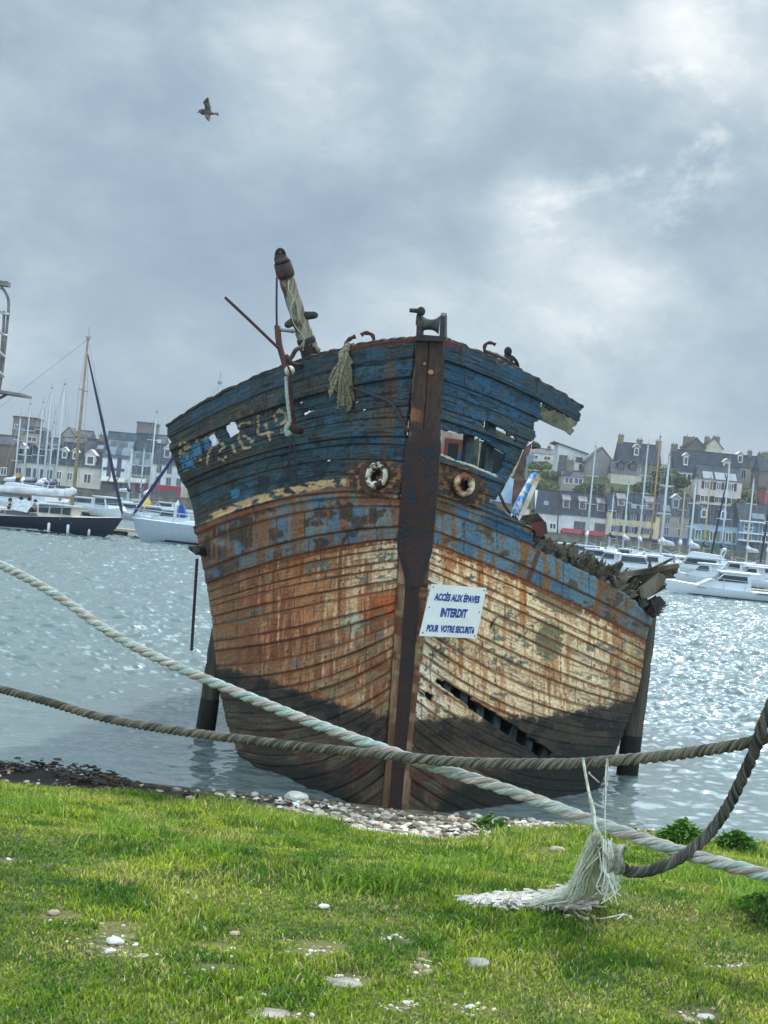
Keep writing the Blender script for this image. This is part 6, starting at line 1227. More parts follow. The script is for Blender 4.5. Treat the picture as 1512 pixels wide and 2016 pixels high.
for i, (px, py, dist, s_, kd) in enumerate([(1050, 905, 350, .8, 0), (1070, 903, 352, .9, 1), (1090, 910, 345, .7, 0), (1060, 925, 340, .9, 1), (1085, 935, 335, .8, 0), (1072, 948, 330, .7, 1), (1095, 950, 328, .5, 0), (1110, 955, 326, .5, 1), (1046, 940, 335, .8, 2),
     (1155, 950, 334, .9, 2), (1175, 948, 334, 1.0, 2), (1195, 950, 332, 1.0, 2), (1215, 952, 332, .9, 0), (1240, 952, 330, 1.1, 1), (1262, 954, 330, 1.2, 1), (1285, 945, 340, 1.1, 2), (1310, 950, 338, 1.1, 2), (1312, 912, 352, 1.2, 2), (1322, 930, 346, 1.1, 2), (1335, 955, 335, .9, 2), (1345, 962, 332, .7, 0),
     (1160, 962, 322, .6, 0), (1190, 965, 322, .5, 1), (1225, 966, 322, .5, 0), (1290, 968, 322, .6, 1), (1330, 970, 322, .7, 0), (1385, 990, 326, .6, 1), (1410, 994, 325, .6, 0), (1440, 996, 325, .6, 1), (1465, 975, 334, 1.0, 0), (1485, 965, 338, 1.0, 2), (1480, 985, 328, .8, 0), (1500, 990, 326, .7, 1), (1470, 950, 345, .8, 1),
     (8, 850, 380, 1.0, 0), (30, 868, 350, 1.0, 1), (5, 872, 340, 1.0, 0), (100, 868, 350, .8, 0), (190, 868, 350, .9, 2), (205, 860, 360, .8, 2), (180, 852, 378, .6, 0), (230, 852, 370, .6, 0), (96, 850, 380, .6, 2), (60, 885, 330, .7, 0)]): bush(px, py, dist, s_, kd, BL[kd], BL[kd]+' group')
bush(1168, 893, 356, .9, 2, 'dark round tree crown behind the tall blank grey gable', None, 1.0, 'tree', 'tree')
# ================================================================== boats
WB = mat('white_boat_gelcoat', (200, 206, 212), .35, var=.04, scale=1, bump=0); NAVY = mat('navy_hull_paint', (13, 28, 48), .3, var=.1, scale=1, bump=0); TEAKM = mat('pale_deck', (196, 188, 176), .7, var=.1, scale=3); CANV = mat('white_sail_cover', (200, 202, 206), .8, scale=2, bump=.5, bscale=4, dist=.05); BCAN = mat('blue_sail_cover', (14, 34, 80), .8, scale=2, bump=.4, bscale=5, dist=.04)
ALU = mat('grey_mast_alloy', (176, 184, 186), .4, var=.06, scale=2, bump=0); WMAST = mat('varnished_wood_mast', (160, 122, 74), .5, scale=3); WIRE = mat('rigging_wire', (130, 134, 140), .5, bump=0); BLK = mat('boot_stripe', (24, 28, 40), .5, bump=0); TINT = mat('tinted_boat_glass', (44, 56, 66), .1, var=.2, bump=0)
GREYD = mat('grey_dinghy_hull', (148, 160, 170), .5, var=.05, bump=0)
def hullmesh(L_, B, fb_bow, fb_mid, fb_st, stern=.75, rake=.09, n=18, draft=.35, plumb=False):
    rows_ = []
    for i in range(n+1):
        t_ = i/n; x = -L_*.5+L_*t_; bw = B*.5*(math.sin(PI*min(1, (t_*.82+.18)))**.62 if t_ > .4 else (stern+(1-stern)*math.sin(t_/.4*PI/2)))
        if t_ > .4: bw = B*.5*max(0, 1-((t_-.4)/.6)**2.4)
        z = fb_st+(fb_mid-fb_st)*min(1, t_*2) if t_ < .5 else fb_mid+(fb_bow-fb_mid)*((t_-.5)*2)**1.5
        rk = rake*L_*max(0, (t_-.7)/.3)**1.5*(0 if plumb else 1)
        rows_.append([(x+rk, -bw, z), (x+rk*.7, -bw*.93, z*.5), (x+rk*.15, -bw*.72, 0), (x-rk*.3, 0, -draft), (x+rk*.15, bw*.72, 0), (x+rk*.7, bw*.93, z*.5), (x+rk, bw, z)])
    return rows_
def boat(kind, label, px, py_w, dist, L_, yaw, hullc=None, B=None, fbd=(1.25, .85, .9), name=None, grp=None, cat=None, mast=None, mastm=None, cover=None, cabin='sloop', furl=None, cab_h=.55, lean=0, boomz=1.6, stripe=True, xm_=None, cx=0, sc_=1, ch_=1.25):
    p = P(px, py_w, dist); e = empty(name or kind, (p.x, dist, 0), label, cat or ('sailing boat' if kind == 'sailing_boat' else 'motorboat'), grp, rz=yaw); e.scale = (sc_,)*3; B = B or L_*.31; hullc = hullc or WB
    rows_ = hullmesh(L_, B, *fbd, plumb=False); m = MB(); m.grid(rows_); m.add(rows_[0], [tuple(range(7))]); m.build('hull', hullc, e, True)
    m = MB(); m.grid([[r[0], (r[0][0], 0, r[0][2]+.05), r[-1]] for r in rows_]); m.build('deck', TEAKM if hullc is NAVY else WB, e)
    if stripe:
        m = MB()
        for sgn in (-1, 1): m.grid([[(r[2][0], sgn*(abs(r[2][1])+(abs(r[1][1])-abs(r[2][1]))*f*2+.012), r[1][2]*2*f) for f in (.10, .2)] for r in rows_])
        m.build('boot_stripe', BLK if hullc is not NAVY else WB, e)
    fm = fbd[1]
    if cabin == 'sloop':
        x0, x1, w0, w1 = -L_*.08+cx, L_*.26+cx, B*.30, B*.16; m = MB(); z0 = fm-.02; zt = fm+cab_h
        m.add([(x0, -w0, z0), (x1, -w1, z0+.1), (x1, w1, z0+.1), (x0, w0, z0), (x0+.05, -w0*.85, zt), (x1-.5, -w1*.8, zt-.12), (x1-.5, w1*.8, zt-.12), (x0+.05, w0*.85, zt)], [(0, 1, 5, 4), (1, 2, 6, 5), (2, 3, 7, 6), (3, 0, 4, 7), (4, 5, 6, 7)]); cb = m.build('cabin', TEAKM if hullc is NAVY else WB, e)
        m = MB()
        for sgn in (-1, 1): m.prism([(x0+.5, sgn*w0*.95, z0+cab_h*.35), (x1-.9, sgn*(w1*1.2), z0+cab_h*.38), (x1-1.1, sgn*w1*1.12, z0+cab_h*.72), (x0+.6, sgn*w0*.90, z0+cab_h*.75)], (0, 0, 0), (0, sgn*.04, 0))
        m.build('cabin_window', TINT, e)
    elif cabin in ('wheel', 'fly', 'cruiser'):
        xa, xb = (-L_*.12, L_*.16) if cabin == 'wheel' else (-L_*.28, L_*.22); w = B*.36; z0 = fm-.05; h = ch_
        m = MB(); m.prism([(xb, -w*1.05, z0), (xb+L_*.16, -w*.8, z0+.12), (xb+L_*.05, -w*.8, z0+.55), (xb, -w, z0+.55)], (0, 0, 0), (0, w*2, 0)); m.prism([(xa, -w, z0), (xb+.25, -w, z0), (xb+.1, -w, z0+.5), (xb-.35, -w, z0+h), (xa+.1, -w, z0+h)], (0, 0, 0), (0, 2*w, 0)); m.build('cabin', WB, e)
        m = MB(); 
        for sgn in (-1, 1): m.prism([(xa+.25, sgn*w*1.0, z0+.5), (xb+.0, sgn*w*1.0, z0+.5), (xb-.34, sgn*w*1.0, z0+h-.1), (xa+.3, sgn*w*1.0, z0+h-.1)], (0, 0, 0), (0, sgn*.03, 0))
        m.prism([(xb+.13, -w*.85, z0+.5), (xb+.13, w*.85, z0+.5), (xb-.30, w*.85, z0+h-.08), (xb-.30, -w*.85, z0+h-.08)], (0, 0, 0), (.03, 0, 0)); m.build('cabin_window', TINT, e)
        m = MB(); m.box(xa-.4, xb-.1, -w*1.12, w*1.12, z0+h, z0+h+.13); m.build('cabin_roof', WB, e, bevel=.05)
        if cabin == 'fly':
            m = MB(); zz = z0+h+.13; m.prism([(xa-.2, -w*.95, zz), (xb-.2, -w*.95, zz), (xb-.7, -w*.95, zz+.55), (xa-.2, -w*.95, zz+.35)], (0, 0, 0), (0, 2*w*.95, 0)); m.build('flybridge', WB, e)
            m = MB(); m.tube(spline([(xa, -w, zz), (xa-.3, -w, zz+.9), (xa-.3, w, zz+.9), (xa, w, zz)], 16), .05, 5); m.ball((xa-.3, 0, zz+1.1), .28, 8, 6, (1, 1, .6)); m.build('radar_arch', WB, e)
    # rails round the deck
    m = MB()
    for sgn in (0, -1):
        pr = [Vector(r[sgn])+Vector((0, 0, .55)) for r in rows_[2:]]; m.tube(pr, .018, 4); 
        for r in rows_[2::3]: m.tube([Vector(r[sgn]), Vector(r[sgn])+Vector((0, 0, .56))], .016, 4)
    m.build('guard_rail', ALU, e)
    if mast:
        hm, xm = mast, (L_*.08 if xm_ is None else xm_); mm_ = mastm or ALU; r0 = .085*max(1, dist/150)**.5; dx = lean*hm
        m = MB(); m.tube([(xm, 0, fm), (xm+dx*.5, 0, fm+hm*.5), (xm+dx, 0, fm+hm)], [r0*1.15, r0, r0*.8], 8); mo_ = m.build('mast', mm_, e, True)
        for f in (.45, .72): m = MB(); m.tube([(xm+dx*f, -B*.26, fm+hm*f), (xm+dx*f, B*.26, fm+hm*f)], .035, 5); m.build('spreader', mm_, e)
        m = MB(); tp = (xm+dx, 0, fm+hm); rw = .012*max(1, dist/110)
        for sgn in (-1, 1):
            m.tube([tp, (xm+dx*.72, sgn*B*.26, fm+hm*.72), (xm+dx*.45, sgn*B*.27, fm+hm*.45), (xm-.2, sgn*B*.44, fm+.1)], rw, 3)
        m.tube([tp, (-L_*.49, 0, fm+.1)], rw, 3); m.tube([tp, (L_*.585, 0, fbd[0])], rw, 3); m.build('rigging', WIRE, e)
        m = MB(); m.tube([(xm, 0, fm+boomz), (xm-L_*.38, 0, fm+boomz+.05)], .06, 6); bo = m.build('boom', mm_, e)
        if cover is not None: m = MB(); m.tube(spline([(xm+.05, 0, fm+boomz+.6), (xm-.25, 0, fm+boomz+.34), (xm-L_*.12, 0, fm+boomz+.24), (xm-L_*.25, 0, fm+boomz+.2), (xm-L_*.37, 0, fm+boomz+.14)], 16), [.12, .17, .20, .19, .21, .18, .20, .17, .18, .17, .17, .15, .14, .13, .11, .08], 8, True, 1.25); m.build('sail_cover', cover, bo, True)
        if furl is not None: 
            m = MB(); a = Vector((L_*.585, 0, fbd[0]+.2)); b_ = Vector((xm+dx*.94, 0, fm+hm*.93)); m.tube([a, a.lerp(b_, .04), a.lerp(b_, .3), a.lerp(b_, .7), b_], [.03, .10, .10, .075, .04], 7); m.build('furled_jib', furl, e)
        m = MB(); m.box(xm+dx-.12, xm+dx+.12, -.1, .1, fm+hm, fm+hm+.15); m.tube([(xm+dx, 0, fm+hm), (xm+dx, 0, fm+hm+.7)], .015*max(1, dist/120), 4); m.build('masthead', WIRE, e)
    return e
# navy yacht at the left, with its crew
nv = boat('sailing_boat', 'navy blue yacht with a wooden mast and white sail covers, crew sitting in its cockpit', -26, 1040, 88, 13.2, math.radians(-3), NAVY, B=3.7, fbd=(1.25, .72, .68), mast=10.5, mastm=mat('weathered_wood_mast', (142, 124, 96), .6, scale=3), cover=CANV, furl=mat('navy_jib_cover', (26, 36, 62), .8, bump=.3), cab_h=.50, boomz=1.35, xm_=4.8, cx=1.5)
def FY(x): return -(3.7/2*max(0, 1-(((x+.4+6.6)/13.2-.4)/.6)**2.4)+.07)
m = MB(); m.prism([(3.0, -.85, .7), (5.1, -.85, .7), (5.0, -.8, 1.62), (3.1, -.8, 1.62)], (0, 0, 0), (0, 1.65, 0)); m.build('deckhouse', TEAKM, nv); m = MB(); m.box(3.15, 3.7, -.9, -.86, 1.15, 1.55); m.box(3.8, 4.4, -.9, -.86, 1.15, 1.55); m.box(4.5, 4.95, -.9, -.86, 1.15, 1.55); m.build('deckhouse_window', TINT, nv); m = MB(); m.box(2.9, 5.2, -.95, .95, 1.62, 1.69); m.build('deckhouse_roof', CANV, nv)
m = MB(); m.prism([(1.5, -1.0, 1.15), (1.9, -1.0, 1.75), (2.9, -1.0, 1.7), (2.5, -1.0, 1.05)], (0, 0, 0), (0, .04, 0)); m.build('spray_panel', mat('white_spray_cloth', (206, 212, 216), .7, bump=.2), nv)
for x in (3.5, 4.5, 5.6): m = MB(); m.tube([(x+.4, FY(x), .62), (x+.4, FY(x), .56), (x+.4, FY(x), .12), (x+.4, FY(x), .06)], [.03, .085, .085, .03], 8); m.build('fender', WB, nv, True)
# other boats, left
boat('motor_cruiser', 'white cruiser with a raked radar mast moored behind the navy yacht', 36, 1004, 135, 8, math.radians(160), B=2.6, cabin='fly', fbd=(1.2, .9, .9), sc_=.9); boat('motorboat', 'white cabin motorboat moored between the two yachts on the left', 212, 1012, 140, 6.5, math.radians(-60), B=2.5, cabin='cruiser', fbd=(1.2, .9, .9), sc_=.9)
wb = boat('sailing_boat', 'light grey yacht with a blue furled jib, its plumb bow just left of the wreck', 424, 1085, 88, 8.4, math.radians(177), GREYD, B=2.6, fbd=(1.3, 1.2, 1.15), mast=8.2, cover=CANV, furl=BCAN, cab_h=.35)
boat('motorboat', 'small blue and white runabout at the left edge behind the navy yacht', 14, 990, 160, 6.0, math.radians(20), mat('blue_runabout', (96, 150, 200), .4, bump=0), B=2.2, cabin='cruiser', fbd=(.9, .7, .7))
SB = [(41, 955, 175, 10.5, 9.0, (52, 775)), (62, 955, 170, 10.6, 9.0, (80, 770)), (79, 962, 165, 12.0, 10.0, (94, 750)), (100, 968, 160, 12.2, 10, (120, 745)), (246, 972, 190, 6.9, 7, (254, 868)), (250, 975, 185, 6.9, 7, (263, 870)), (287, 985, 160, 10.2, 9, (315, 800)), (272, 985, 165, 6.4, 7.2, (302, 858)), (20, 958, 180, 9.0, 8.0, (32, 830)), (90, 960, 185, 9, 8, (108, 790))]
LBL_ = ['white yacht with the leftmost slim grey mast behind the navy yacht', 'white yacht with a grey mast second in the group of four at the left', 'white yacht with the tallest thin pale mast in the left group', 'white yacht with a stout grey mast nearest the wooden mast', 'small white yacht with a short mast before the slate fronted building', 'small white yacht whose short mast stands right of its twin before the slate fronted building', 'white yacht whose tall mast stands closest to the wreck on the left', 'small white yacht with a short leaning mast before the red shopfront', 'white yacht with a low mast at the left edge', 'white yacht with a faint low mast between the grey masts and the wooden one']
for i, (px, py, ds, hm, L_, _) in enumerate(SB): boat('sailing_boat', LBL_[i], px, py+30, ds, L_, math.radians([100, 80, 95, 85, 70, 110, 90, 100, 80, 95][i]), mast=hm, cover=[CANV, BCAN][i % 2], grp='sailing boats moored in front of the town')
SR = [(1152, 1070, 172, 10.4, 8, 'white yacht whose mast rises in front of the third pale dormer', None, 0), (1200, 1070, 190, 6.2, 6.5, 'small yacht with a short mast at the left edge of the yellow hotel', None, 0), (1227, 1072, 180, 7.4, 7.5, 'small yacht with a pale mast before the hotel middle window', None, 0),
      (1256, 1078, 175, 11.3, 9.5, 'white yacht with a tall pale mast before the hotel right windows', None, 0), (1280, 1084, 165, 11.6, 10, 'yacht with a tall orange wooden mast before the hotel', WMAST, 0), (1297, 1080, 168, 9.8, 8.5, 'white yacht with a pale mast between the hotel and the grey stone house', None, -.02), (1303, 1098, 140, 8.7, 8.5, 'white yacht with a leaning pale mast before the grey stone house', None, .04),
      (1386, 1078, 160, 7.9, 8, 'yacht with a tan wooden mast before the green shuttered house', mat('tan_mast', (176, 156, 110), .5), 0), (1357, 1108, 135, 6.8, 7, 'small yacht with a grey mast before the alley, nearest the flybridge cruiser', None, 0), (1336, 1086, 160, 6.6, 7, 'small yacht with a short tan mast left of the alley', mat('tan_mast', (176, 156, 110), .5), .02), (1420, 1098, 150, 9.2, 9, 'white yacht with a leaning mast before the right end of the green shopfront', None, .03), (1474, 1080, 165, 8.4, 8, 'white yacht whose mast crosses the blue balconied building', None, 0), (1512, 1084, 150, 9.5, 8, 'yacht with a dark furled sail at the right edge of the picture', None, .02)]
for i, (px, py, ds, hm, L_, lb, mm_, ln_) in enumerate(SR): boat('sailing_boat', lb, px, py+20, ds, L_, math.radians([80, 100, 95, 85, 92, 75, 100, 88, 96, 82, 90, 100, 85][i]), mast=hm*1.12, mastm=mm_, cover=[CANV, BCAN, CANV][i % 3], lean=0, grp='sailing boats moored in front of the town', furl=mat('navy_jib_cover', (26, 36, 62), .8) if i in (12, 10) else None)
boat('fishing_motorboat', 'white angling boat with a small wheelhouse and blue stripe, nearest motorboat on the right', 1443, 1180, 86, 6.9, math.radians(178), B=2.1, cabin='wheel', ch_=.95, fbd=(.78, .52, .5), cat='motorboat'); fbo = [o for o in col.objects if o.name.startswith('fishing_motorboat')][0]
m = MB(); m.prism([(-3.2, 1.0, .42), (-1.0, 1.2, .42), (-1.2, 1.21, .52), (-3.2, 1.02, .50)], (0, 0, 0), (0, .03, 0)); m.build('side_stripe', mat('teal_stripe', (40, 110, 130), .5, bump=0), fbo)
m = MB(); m.box(-3.55, -3.2, -.2, .2, .1, .85); m.build('outboard_motor', BLK, fbo, bevel=.05); m = MB(); m.ball((-2.5, .4, 1.0), .16, 10, 7); m.build('buoy', mat('orange_buoy', (226, 92, 60), .5, bump=0), fbo, True)
boat('motor_cruiser', 'white flybridge cruiser with dark side windows moored before the green shopfront', 1378, 1128, 132, 7.6, math.radians(158), B=2.7, cabin='fly', fbd=(1.2, .9, .85), sc_=.78); boat('motorboat', 'white cabin boat just left of the nearest angling boat', 1392, 1150, 108, 4.8, math.radians(150), B=2.2, cabin='wheel', ch_=1.0, fbd=(.9, .7, .6), sc_=.9); boat('motorboat', 'white pilothouse boat behind the angling boat at the right edge', 1486, 1156, 112, 4.6, math.radians(150), B=2.3, cabin='wheel', ch_=1.0, fbd=(.9, .75, .7), sc_=.9)
for i, (px, py, ds, L_, yw, lb) in enumerate([(1170, 1108, 135, 6.5, 175, 'white cabin boat just above the splintered planks of the wreck'), (1200, 1112, 125, 6.0, 170, 'white cabin boat second behind the broken beams'), (1243, 1118, 118, 6.4, 10, 'white cuddy boat with a sloping pink-white cover above the broken beams'), (1285, 1112, 128, 6.2, 175, 'white cabin boat left of the flybridge cruiser'), (1150, 1096, 160, 6.5, 170, 'small white motorboat farther back behind the splintered planks'), (1230, 1098, 165, 7, 175, 'low white motorboat in the back row before the hotel'), (1320, 1108, 150, 6.5, 170, 'white motorboat in the back row left of the flybridge cruiser'), (1445, 1130, 135, 6.5, 175, 'white motorboat behind the pilothouse boats'), (1490, 1132, 130, 7, 170, 'white motorboat at the right edge in the second row'), (1105, 1090, 165, 6.5, 176, 'small white motorboat at the left end of the right-hand marina'), (1350, 1118, 140, 5.6, 12, 'small open white boat beside the flybridge cruiser')]):
    boat('motorboat', lb, px, py, ds, L_, math.radians(yw), B=2.4, cabin='cruiser' if i % 2 == 0 else 'wheel', fbd=(1.1, .85, .8), sc_=.72, grp='small motorboats in the marina')
for i, (px, py, ds, L_, yw, lb) in enumerate([(160, 1000, 165, 7, 175, 'white motorboat behind the navy yacht mast'), (300, 1010, 140, 7.0, 172, 'white motorboat under the yellow flag'), (340, 1022, 128, 6.5, 176, 'white motorboat with a purple awning beside the wreck'), (250, 1006, 150, 6.4, 170, 'low white motorboat behind the pontoon between the yachts'), (270, 992, 200, 6.0, 178, 'small pale boat far back in front of the quay wall'), (325, 998, 205, 6.0, 175, 'low pale boat far back beside the wreck')]):
    boat('motorboat', lb, px, py, ds, L_, math.radians(yw), B=2.4, cabin='cruiser', fbd=(1.1, .85, .8), sc_=.72, grp='small motorboats in the marina')
# pontoons
PONT = mat('pontoon_boards', (170, 156, 136), .9, scale=2); 
def pontoon(x0, x1, y, w, label):
    e = empty('pontoon', (x0, y, 0), label, 'pontoon'); m = MB(); m.box(0, x1-x0, 0, w, .35, .5); m.build('walkway', PONT, e); m = MB(); m.box(.2, 2.6, .15, w-.15, -.3, .35); fm_ = m.mesh('float', mat('dark_float', (44, 52, 52), .8))
    for k in range(int((x1-x0)/4)): put('float', fm_, e, (k*4, 0, 0))
pontoon(-30, -10.4, 92.3, 1.6, 'pale boarded pontoon between the navy yacht and the grey yacht'); pontoon(9, 50, 92, 2, 'boarded pontoon behind the nearest angling boat'); pontoon(8, 60, 142, 2, 'long pontoon in the middle of the right-hand marina'); pontoon(-60, -14, 142, 2, 'long pontoon in the left-hand marina')
# yellow flag, blue sail cover with white cone, lamp post
fe = empty('flag', P(285, 1005, 140), 'yellow flag drooping from a line left of the wreck', 'flag'); m = MB()
rows_ = [[P(283+3*j+2*math.sin(i*.9), 972+i*4.2+j*(3+i*.35), 139.5+.12*math.sin(j+i*.8)) for j in range(5)] for i in range(8)]; m.grid(rows_); m.grid([[v_+Vector((0, .05, 0)) for v_ in r] for r in rows_]); wpart(m, 'cloth', mat('yellow_cloth', (224, 184, 84), .8, bump=0), fe, True); m = MB(); m.tube([P(284, 1016, 140), P(286, 965, 140)], .03, 5); wpart(m, 'flagstaff', ALU, fe)
ce = empty('covered_sail_frame', P(356, 1020, 100), 'bright blue canvas cover beside a white pointed cowl at the edge of the wreck', 'canvas cover'); m = MB(); m.prism([P(350, 1018, 100), P(353, 994, 100), (P(360, 994, 100)), P(367, 1019, 100)], (0, 0, 0), (0, .8, 0)); wpart(m, 'canvas', mat('royal_blue_canvas', (24, 74, 150), .8, bump=.2), ce); m = MB(); m.tube([P(348, 1004, 100.4), P(349, 994, 100.4), P(351, 984, 100.4)], [.16, .17, .01], 10); m.tube([P(346, 1018, 100.4), P(348, 996, 100.4)], .14, 8); wpart(m, 'cowl', WB, ce)
lp = empty('lamp_post', P(1096, 1066, 295), 'dark slender lamp post in front of the white hipped house', 'lamp post'); m = MB(); m.tube([P(1096, 1072, 294), P(1101, 968, 294)], [.16, .10], 6); wpart(m, 'pole', flat('dark_post', (56, 52, 60)), lp); m = MB(); m.ball(P(1101, 967, 294), .3, 8, 6, (1, 1, .6)); wpart(m, 'lamp_head', flat('dark_post', (56, 52, 60)), lp)
# ---- people in the cockpit: one continuous body each
def person(px, py, d, label, shirt, hair, turn, seed):
    p = P(px, py, d); e = empty('person', (p.x, d, p.z), label, 'person', rz=turn); m = MB(); R2 = rng_(seed); a = R2.uniform(-.1, .1)
    J = {'pel': (0, 0, 0), 'chest': (.02, 0, .34), 'neck': (.03, 0, .5), 'kl': (.42, -.12, .05), 'kr': (.42, .12, .05), 'fl': (.46, -.12, -.36), 'fr': (.46, .12, -.36), 'tl': (.60, -.13, -.40), 'tr': (.60, .13, -.40), 'sl': (.02, -.19, .44), 'sr': (.02, .19, .44), 'el': (.1, -.27, .2), 'er': (.1, .27, .2), 'hl': (.32, -.2, .12), 'hr': (.32, .2, .14)}
    names = list(J); ed = [('pel', 'chest'), ('chest', 'neck'), ('pel', 'kl'), ('pel', 'kr'), ('kl', 'fl'), ('kr', 'fr'), ('fl', 'tl'), ('fr', 'tr'), ('chest', 'sl'), ('chest', 'sr'), ('sl', 'el'), ('sr', 'er'), ('el', 'hl'), ('er', 'hr')]
    rad = dict(pel=.15, chest=.16, neck=.06, kl=.075, kr=.075, fl=.045, fr=.045, tl=.04, tr=.04, sl=.075, sr=.075, el=.05, er=.05, hl=.038, hr=.038)
    me = bpy.data.meshes.new('body'); me.from_pydata([J[n_] for n_ in names], [(names.index(a_), names.index(b_)) for a_, b_ in ed], []); o = put('body', me, e)
    me.materials.append(shirt); sk = o.modifiers.new('skin', 'SKIN'); 
    for i, n_ in enumerate(names): me.skin_vertices[0].data[i].radius = (rad[n_], rad[n_])
    me.skin_vertices[0].data[0].use_root = True; s_ = o.modifiers.new('s', 'SUBSURF'); s_.levels = 1; s_.render_levels = 1
    SK = mat('skin', (196, 150, 128), .6, bump=0); m = MB(); m.tube([(.03, 0, .48), (.04, 0, .56)], .05, 8); m.ball((.05, 0, .66), .105, 12, 9, (1, .85, 1.2)); m.ball((.155, 0, .65), .02, 6, 4); 
    m.ball((.05, .09, .65), .022, 6, 4); m.ball((.05, -.09, .65), .022, 6, 4); m.build('head', SK, e, True); m = MB(); m.ball((.02, 0, .70), .118, 12, 8, (1, .92, 1.05)); m.build('hair', hair, e, True)
    for s2 in (-1, 1):
        m = MB(); m.ball((.35, s2*.2, .13), .04, 8, 5, (1.3, .8, .5))
        for k in range(4): m.tube([(.38, s2*.2+(k-1.5)*.016, .13), (.43+.01*(k in (1, 2)), s2*.2+(k-1.5)*.018, .12)], .008, 5)
        m.tube([(.35, s2*.2-s2*.03, .13), (.38, s2*.2-s2*.055, .125)], .009, 5); m.build('hand', SK, e, True)
BK = mat('black_jacket', (34, 32, 38), .9); DR = mat('dark_maroon_jacket', (58, 38, 46), .9); PKJ = mat('pinkish_jacket', (178, 140, 132), .9); HB = mat('brown_hair', (70, 48, 36), .9); HK = mat('dark_hair', (36, 30, 30), .9)
person(17, 1008, 87.2, 'person in a dark top with long brown hair, leftmost sitter in the navy yacht', BK, HB, .3, 1); person(40, 1006, 87.2, 'person in a black jacket leaning back in the navy yacht cockpit', BK, HK, 2.9, 2); person(55, 1007, 87.2, 'person in a dark maroon jacket sitting third in the navy yacht cockpit', DR, HK, .4, 3); person(68, 1011, 87.4, 'person in a pinkish jacket sitting closest to the yacht deckhouse', PKJ, HB, 3.0, 4)
# ================================================================== gull, beacon ladder
gd_ = 62.0
ge_ = empty('seagull', P(410, 218, gd_), 'dark brown gull gliding with spread wings high over the harbour', 'bird')
def gq(x, y, o_=0): return P(370+x/18.9, 180+y/18.9, gd_+o_)
m = MB()
def wing(stations, th):
    rows_ = []
    for (x0, y0), (x1, y1), o_ in stations:
        a, b_ = gq(x0, y0, o_), gq(x1, y1, o_+.03); n = 7; up_r = []; 
        for j in range(n): f = j/(n-1); up_r.append(a.lerp(b_, f)+Vector((0, -th*math.sin(PI*min(1, f*1.15+.05))*.5-.004, 0)))
        for j in range(n-1, -1, -1): f = j/(n-1); up_r.append(a.lerp(b_, f)+Vector((0, th*math.sin(PI*min(1, f*1.15+.05))*.5+.004, 0)))
        up_r.append(up_r[0]); rows_.append(up_r)
    m.grid(rows_); m.add(rows_[0], [tuple(range(len(rows_[0])-1))]); m.add(rows_[-1], [tuple(range(len(rows_[0])-1))])
wing([((600, 760), (900, 790), 0), ((620, 640), (880, 700), -.05), ((615, 520), (870, 560), -.12), ((550, 420), (840, 440), -.2), ((590, 340), (815, 330), -.28), ((660, 270), (790, 260), -.35), ((735, 210), (765, 215), -.42)], .05)
wing([((570, 760), (880, 780), 0), ((590, 860), (850, 880), -.04), ((640, 960), (850, 960), -.1), ((700, 1050), (838, 1040), -.18), ((770, 1130), (810, 1120), -.26)], .045)
m.tube(spline([gq(350, 780), gq(400, 765), gq(440, 745), gq(490, 745), gq(560, 760), (gq(660, 780)), gq(780, 800), gq(880, 820), gq(960, 835)], 26), [.004, .012, .018, .022, .05, .07, .075, .08, .09, .1, .11, .115, .12, .122, .12, .118, .11, .105, .1, .09, .08, .07, .06, .05, .045, .035], 12)
m.prism([gq(900, 790), gq(1120, 780), gq(1150, 900), gq(1080, 900), gq(1040, 870), gq(900, 870)], (0, 0, 0), (0, .03, 0))
gm2 = bpy.data.materials.new('brown_gull_plumage'); gm2.use_nodes = True; t = gm2.node_tree; b = t.nodes['Principled BSDF']; tcn = nd(t, 'ShaderNodeTexCoord'); t.links.new(ramp(t, noise(t, tcn.outputs['Object'], 5, 4, .6), [(.4, L4((52, 50, 48))), (.6, L4((112, 98, 84)))]), b.inputs['Base Color']); b.inputs['Roughness'].default_value = .9
o = wpart(m, 'body', gm2, ge_, True); rm = o.modifiers.new('r', 'REMESH'); rm.mode = 'VOXEL'; rm.voxel_size = .012; rm.use_smooth_shade = True
m = MB(); m.tube([gq(330, 775), gq(350, 785), gq(400, 768), gq(430, 758)], [.003, .010, .014, .014], 8); wpart(m, 'beak', mat('dark_beak', (60, 56, 52), .6, bump=0), ge_)
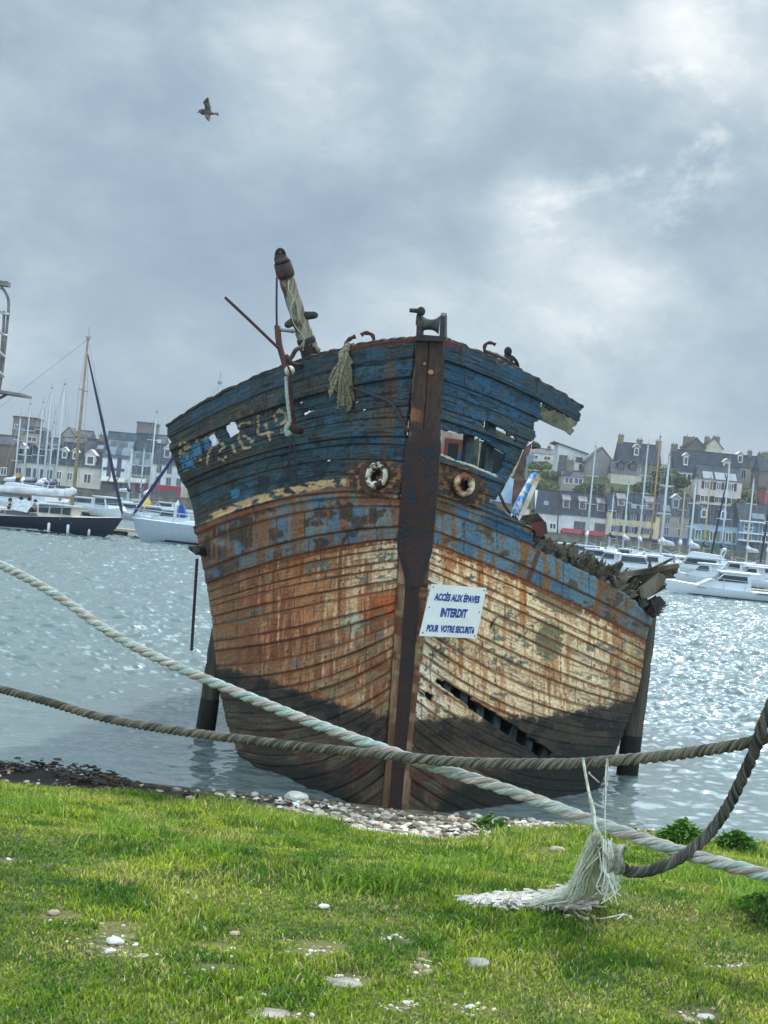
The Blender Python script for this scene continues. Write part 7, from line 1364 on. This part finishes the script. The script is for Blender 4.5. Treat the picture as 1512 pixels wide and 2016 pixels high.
# beacon with a caged ladder at the left edge
bd = 34.0; be = empty('ladder_mast', (P(-40, 1200, bd).x, bd, 0), 'steel mast with a caged ladder and small platform, cut by the left edge', 'ladder mast')
GS = mat('galvanised_pipe', (120, 118, 118), .6, scale=4, c2=(92, 84, 84)); GP = mat('pale_painted_steel', (182, 188, 190), .6, scale=3)
m = MB(); m.tube([(P(-48, 1200, bd).x, bd, -1.2), P(-18, 560, bd)], [.2, .12], 10); wpart(m, 'mast_tube', GP, be)
m = MB(); m.box(-.18, .16, -.15, .15, 0, .1, at=P(3, 563, bd)); wpart(m, 'top_cap', GS, be)
for pts in ([(2, 566), (10, 574), (16, 588), (17, 605), (14, 640), (9, 690), (3, 740), (-2, 770)], [(8, 612), (7, 640), (4, 680), (0, 720), (-5, 770)]):
    m = MB(); m.tube(spline([P(x, y, bd) for x, y in pts], 30), .032, 8); wpart(m, 'cage_rail', GS, be, True)
for y, x1 in ((618, 16), (660, 13), (701, 8), (741, 3)):
    m = MB(); m.tube(spline([P(-30, y-22, bd-.1), P(-8, y-14, bd-.3), P(6, y-1, bd-.15), P(x1, y, bd), P(x1-6, y-2, bd+.3), P(-20, y-18, bd+.5)], 20), .03, 6); wpart(m, 'cage_hoop', GP, be, True)
m = MB(); m.prism([P(-40, 762, bd-.5), P(42, 774, bd-.5), P(42, 779, bd-.5), P(-40, 767, bd-.5)], (0, 0, 0), (0, 1.0, 0)); m.tube([P(-30, 800, bd), P(18, 774, bd)], .03, 6); wpart(m, 'platform', GS, be)
bpy.context.view_layer.update()

# thin sea haze that pales the far shore
m = MB(); m.box(-420, 420, -12, 760, -3.2, 60); hz = m.build('haze', None and [] or []); tag(hz, kind='stuff')
hm = bpy.data.materials.new('sea_haze'); hm.use_nodes = True; t = hm.node_tree; t.nodes.remove(t.nodes['Principled BSDF']); pv = t.nodes.new('ShaderNodeVolumePrincipled'); pv.inputs['Density'].default_value = .0002; pv.inputs['Color'].default_value = (.92, .95, 1, 1); pv.inputs['Anisotropy'].default_value = .2
t.links.new(pv.outputs[0], t.nodes['Material Output'].inputs['Volume']); hz.data.materials.append(hm)
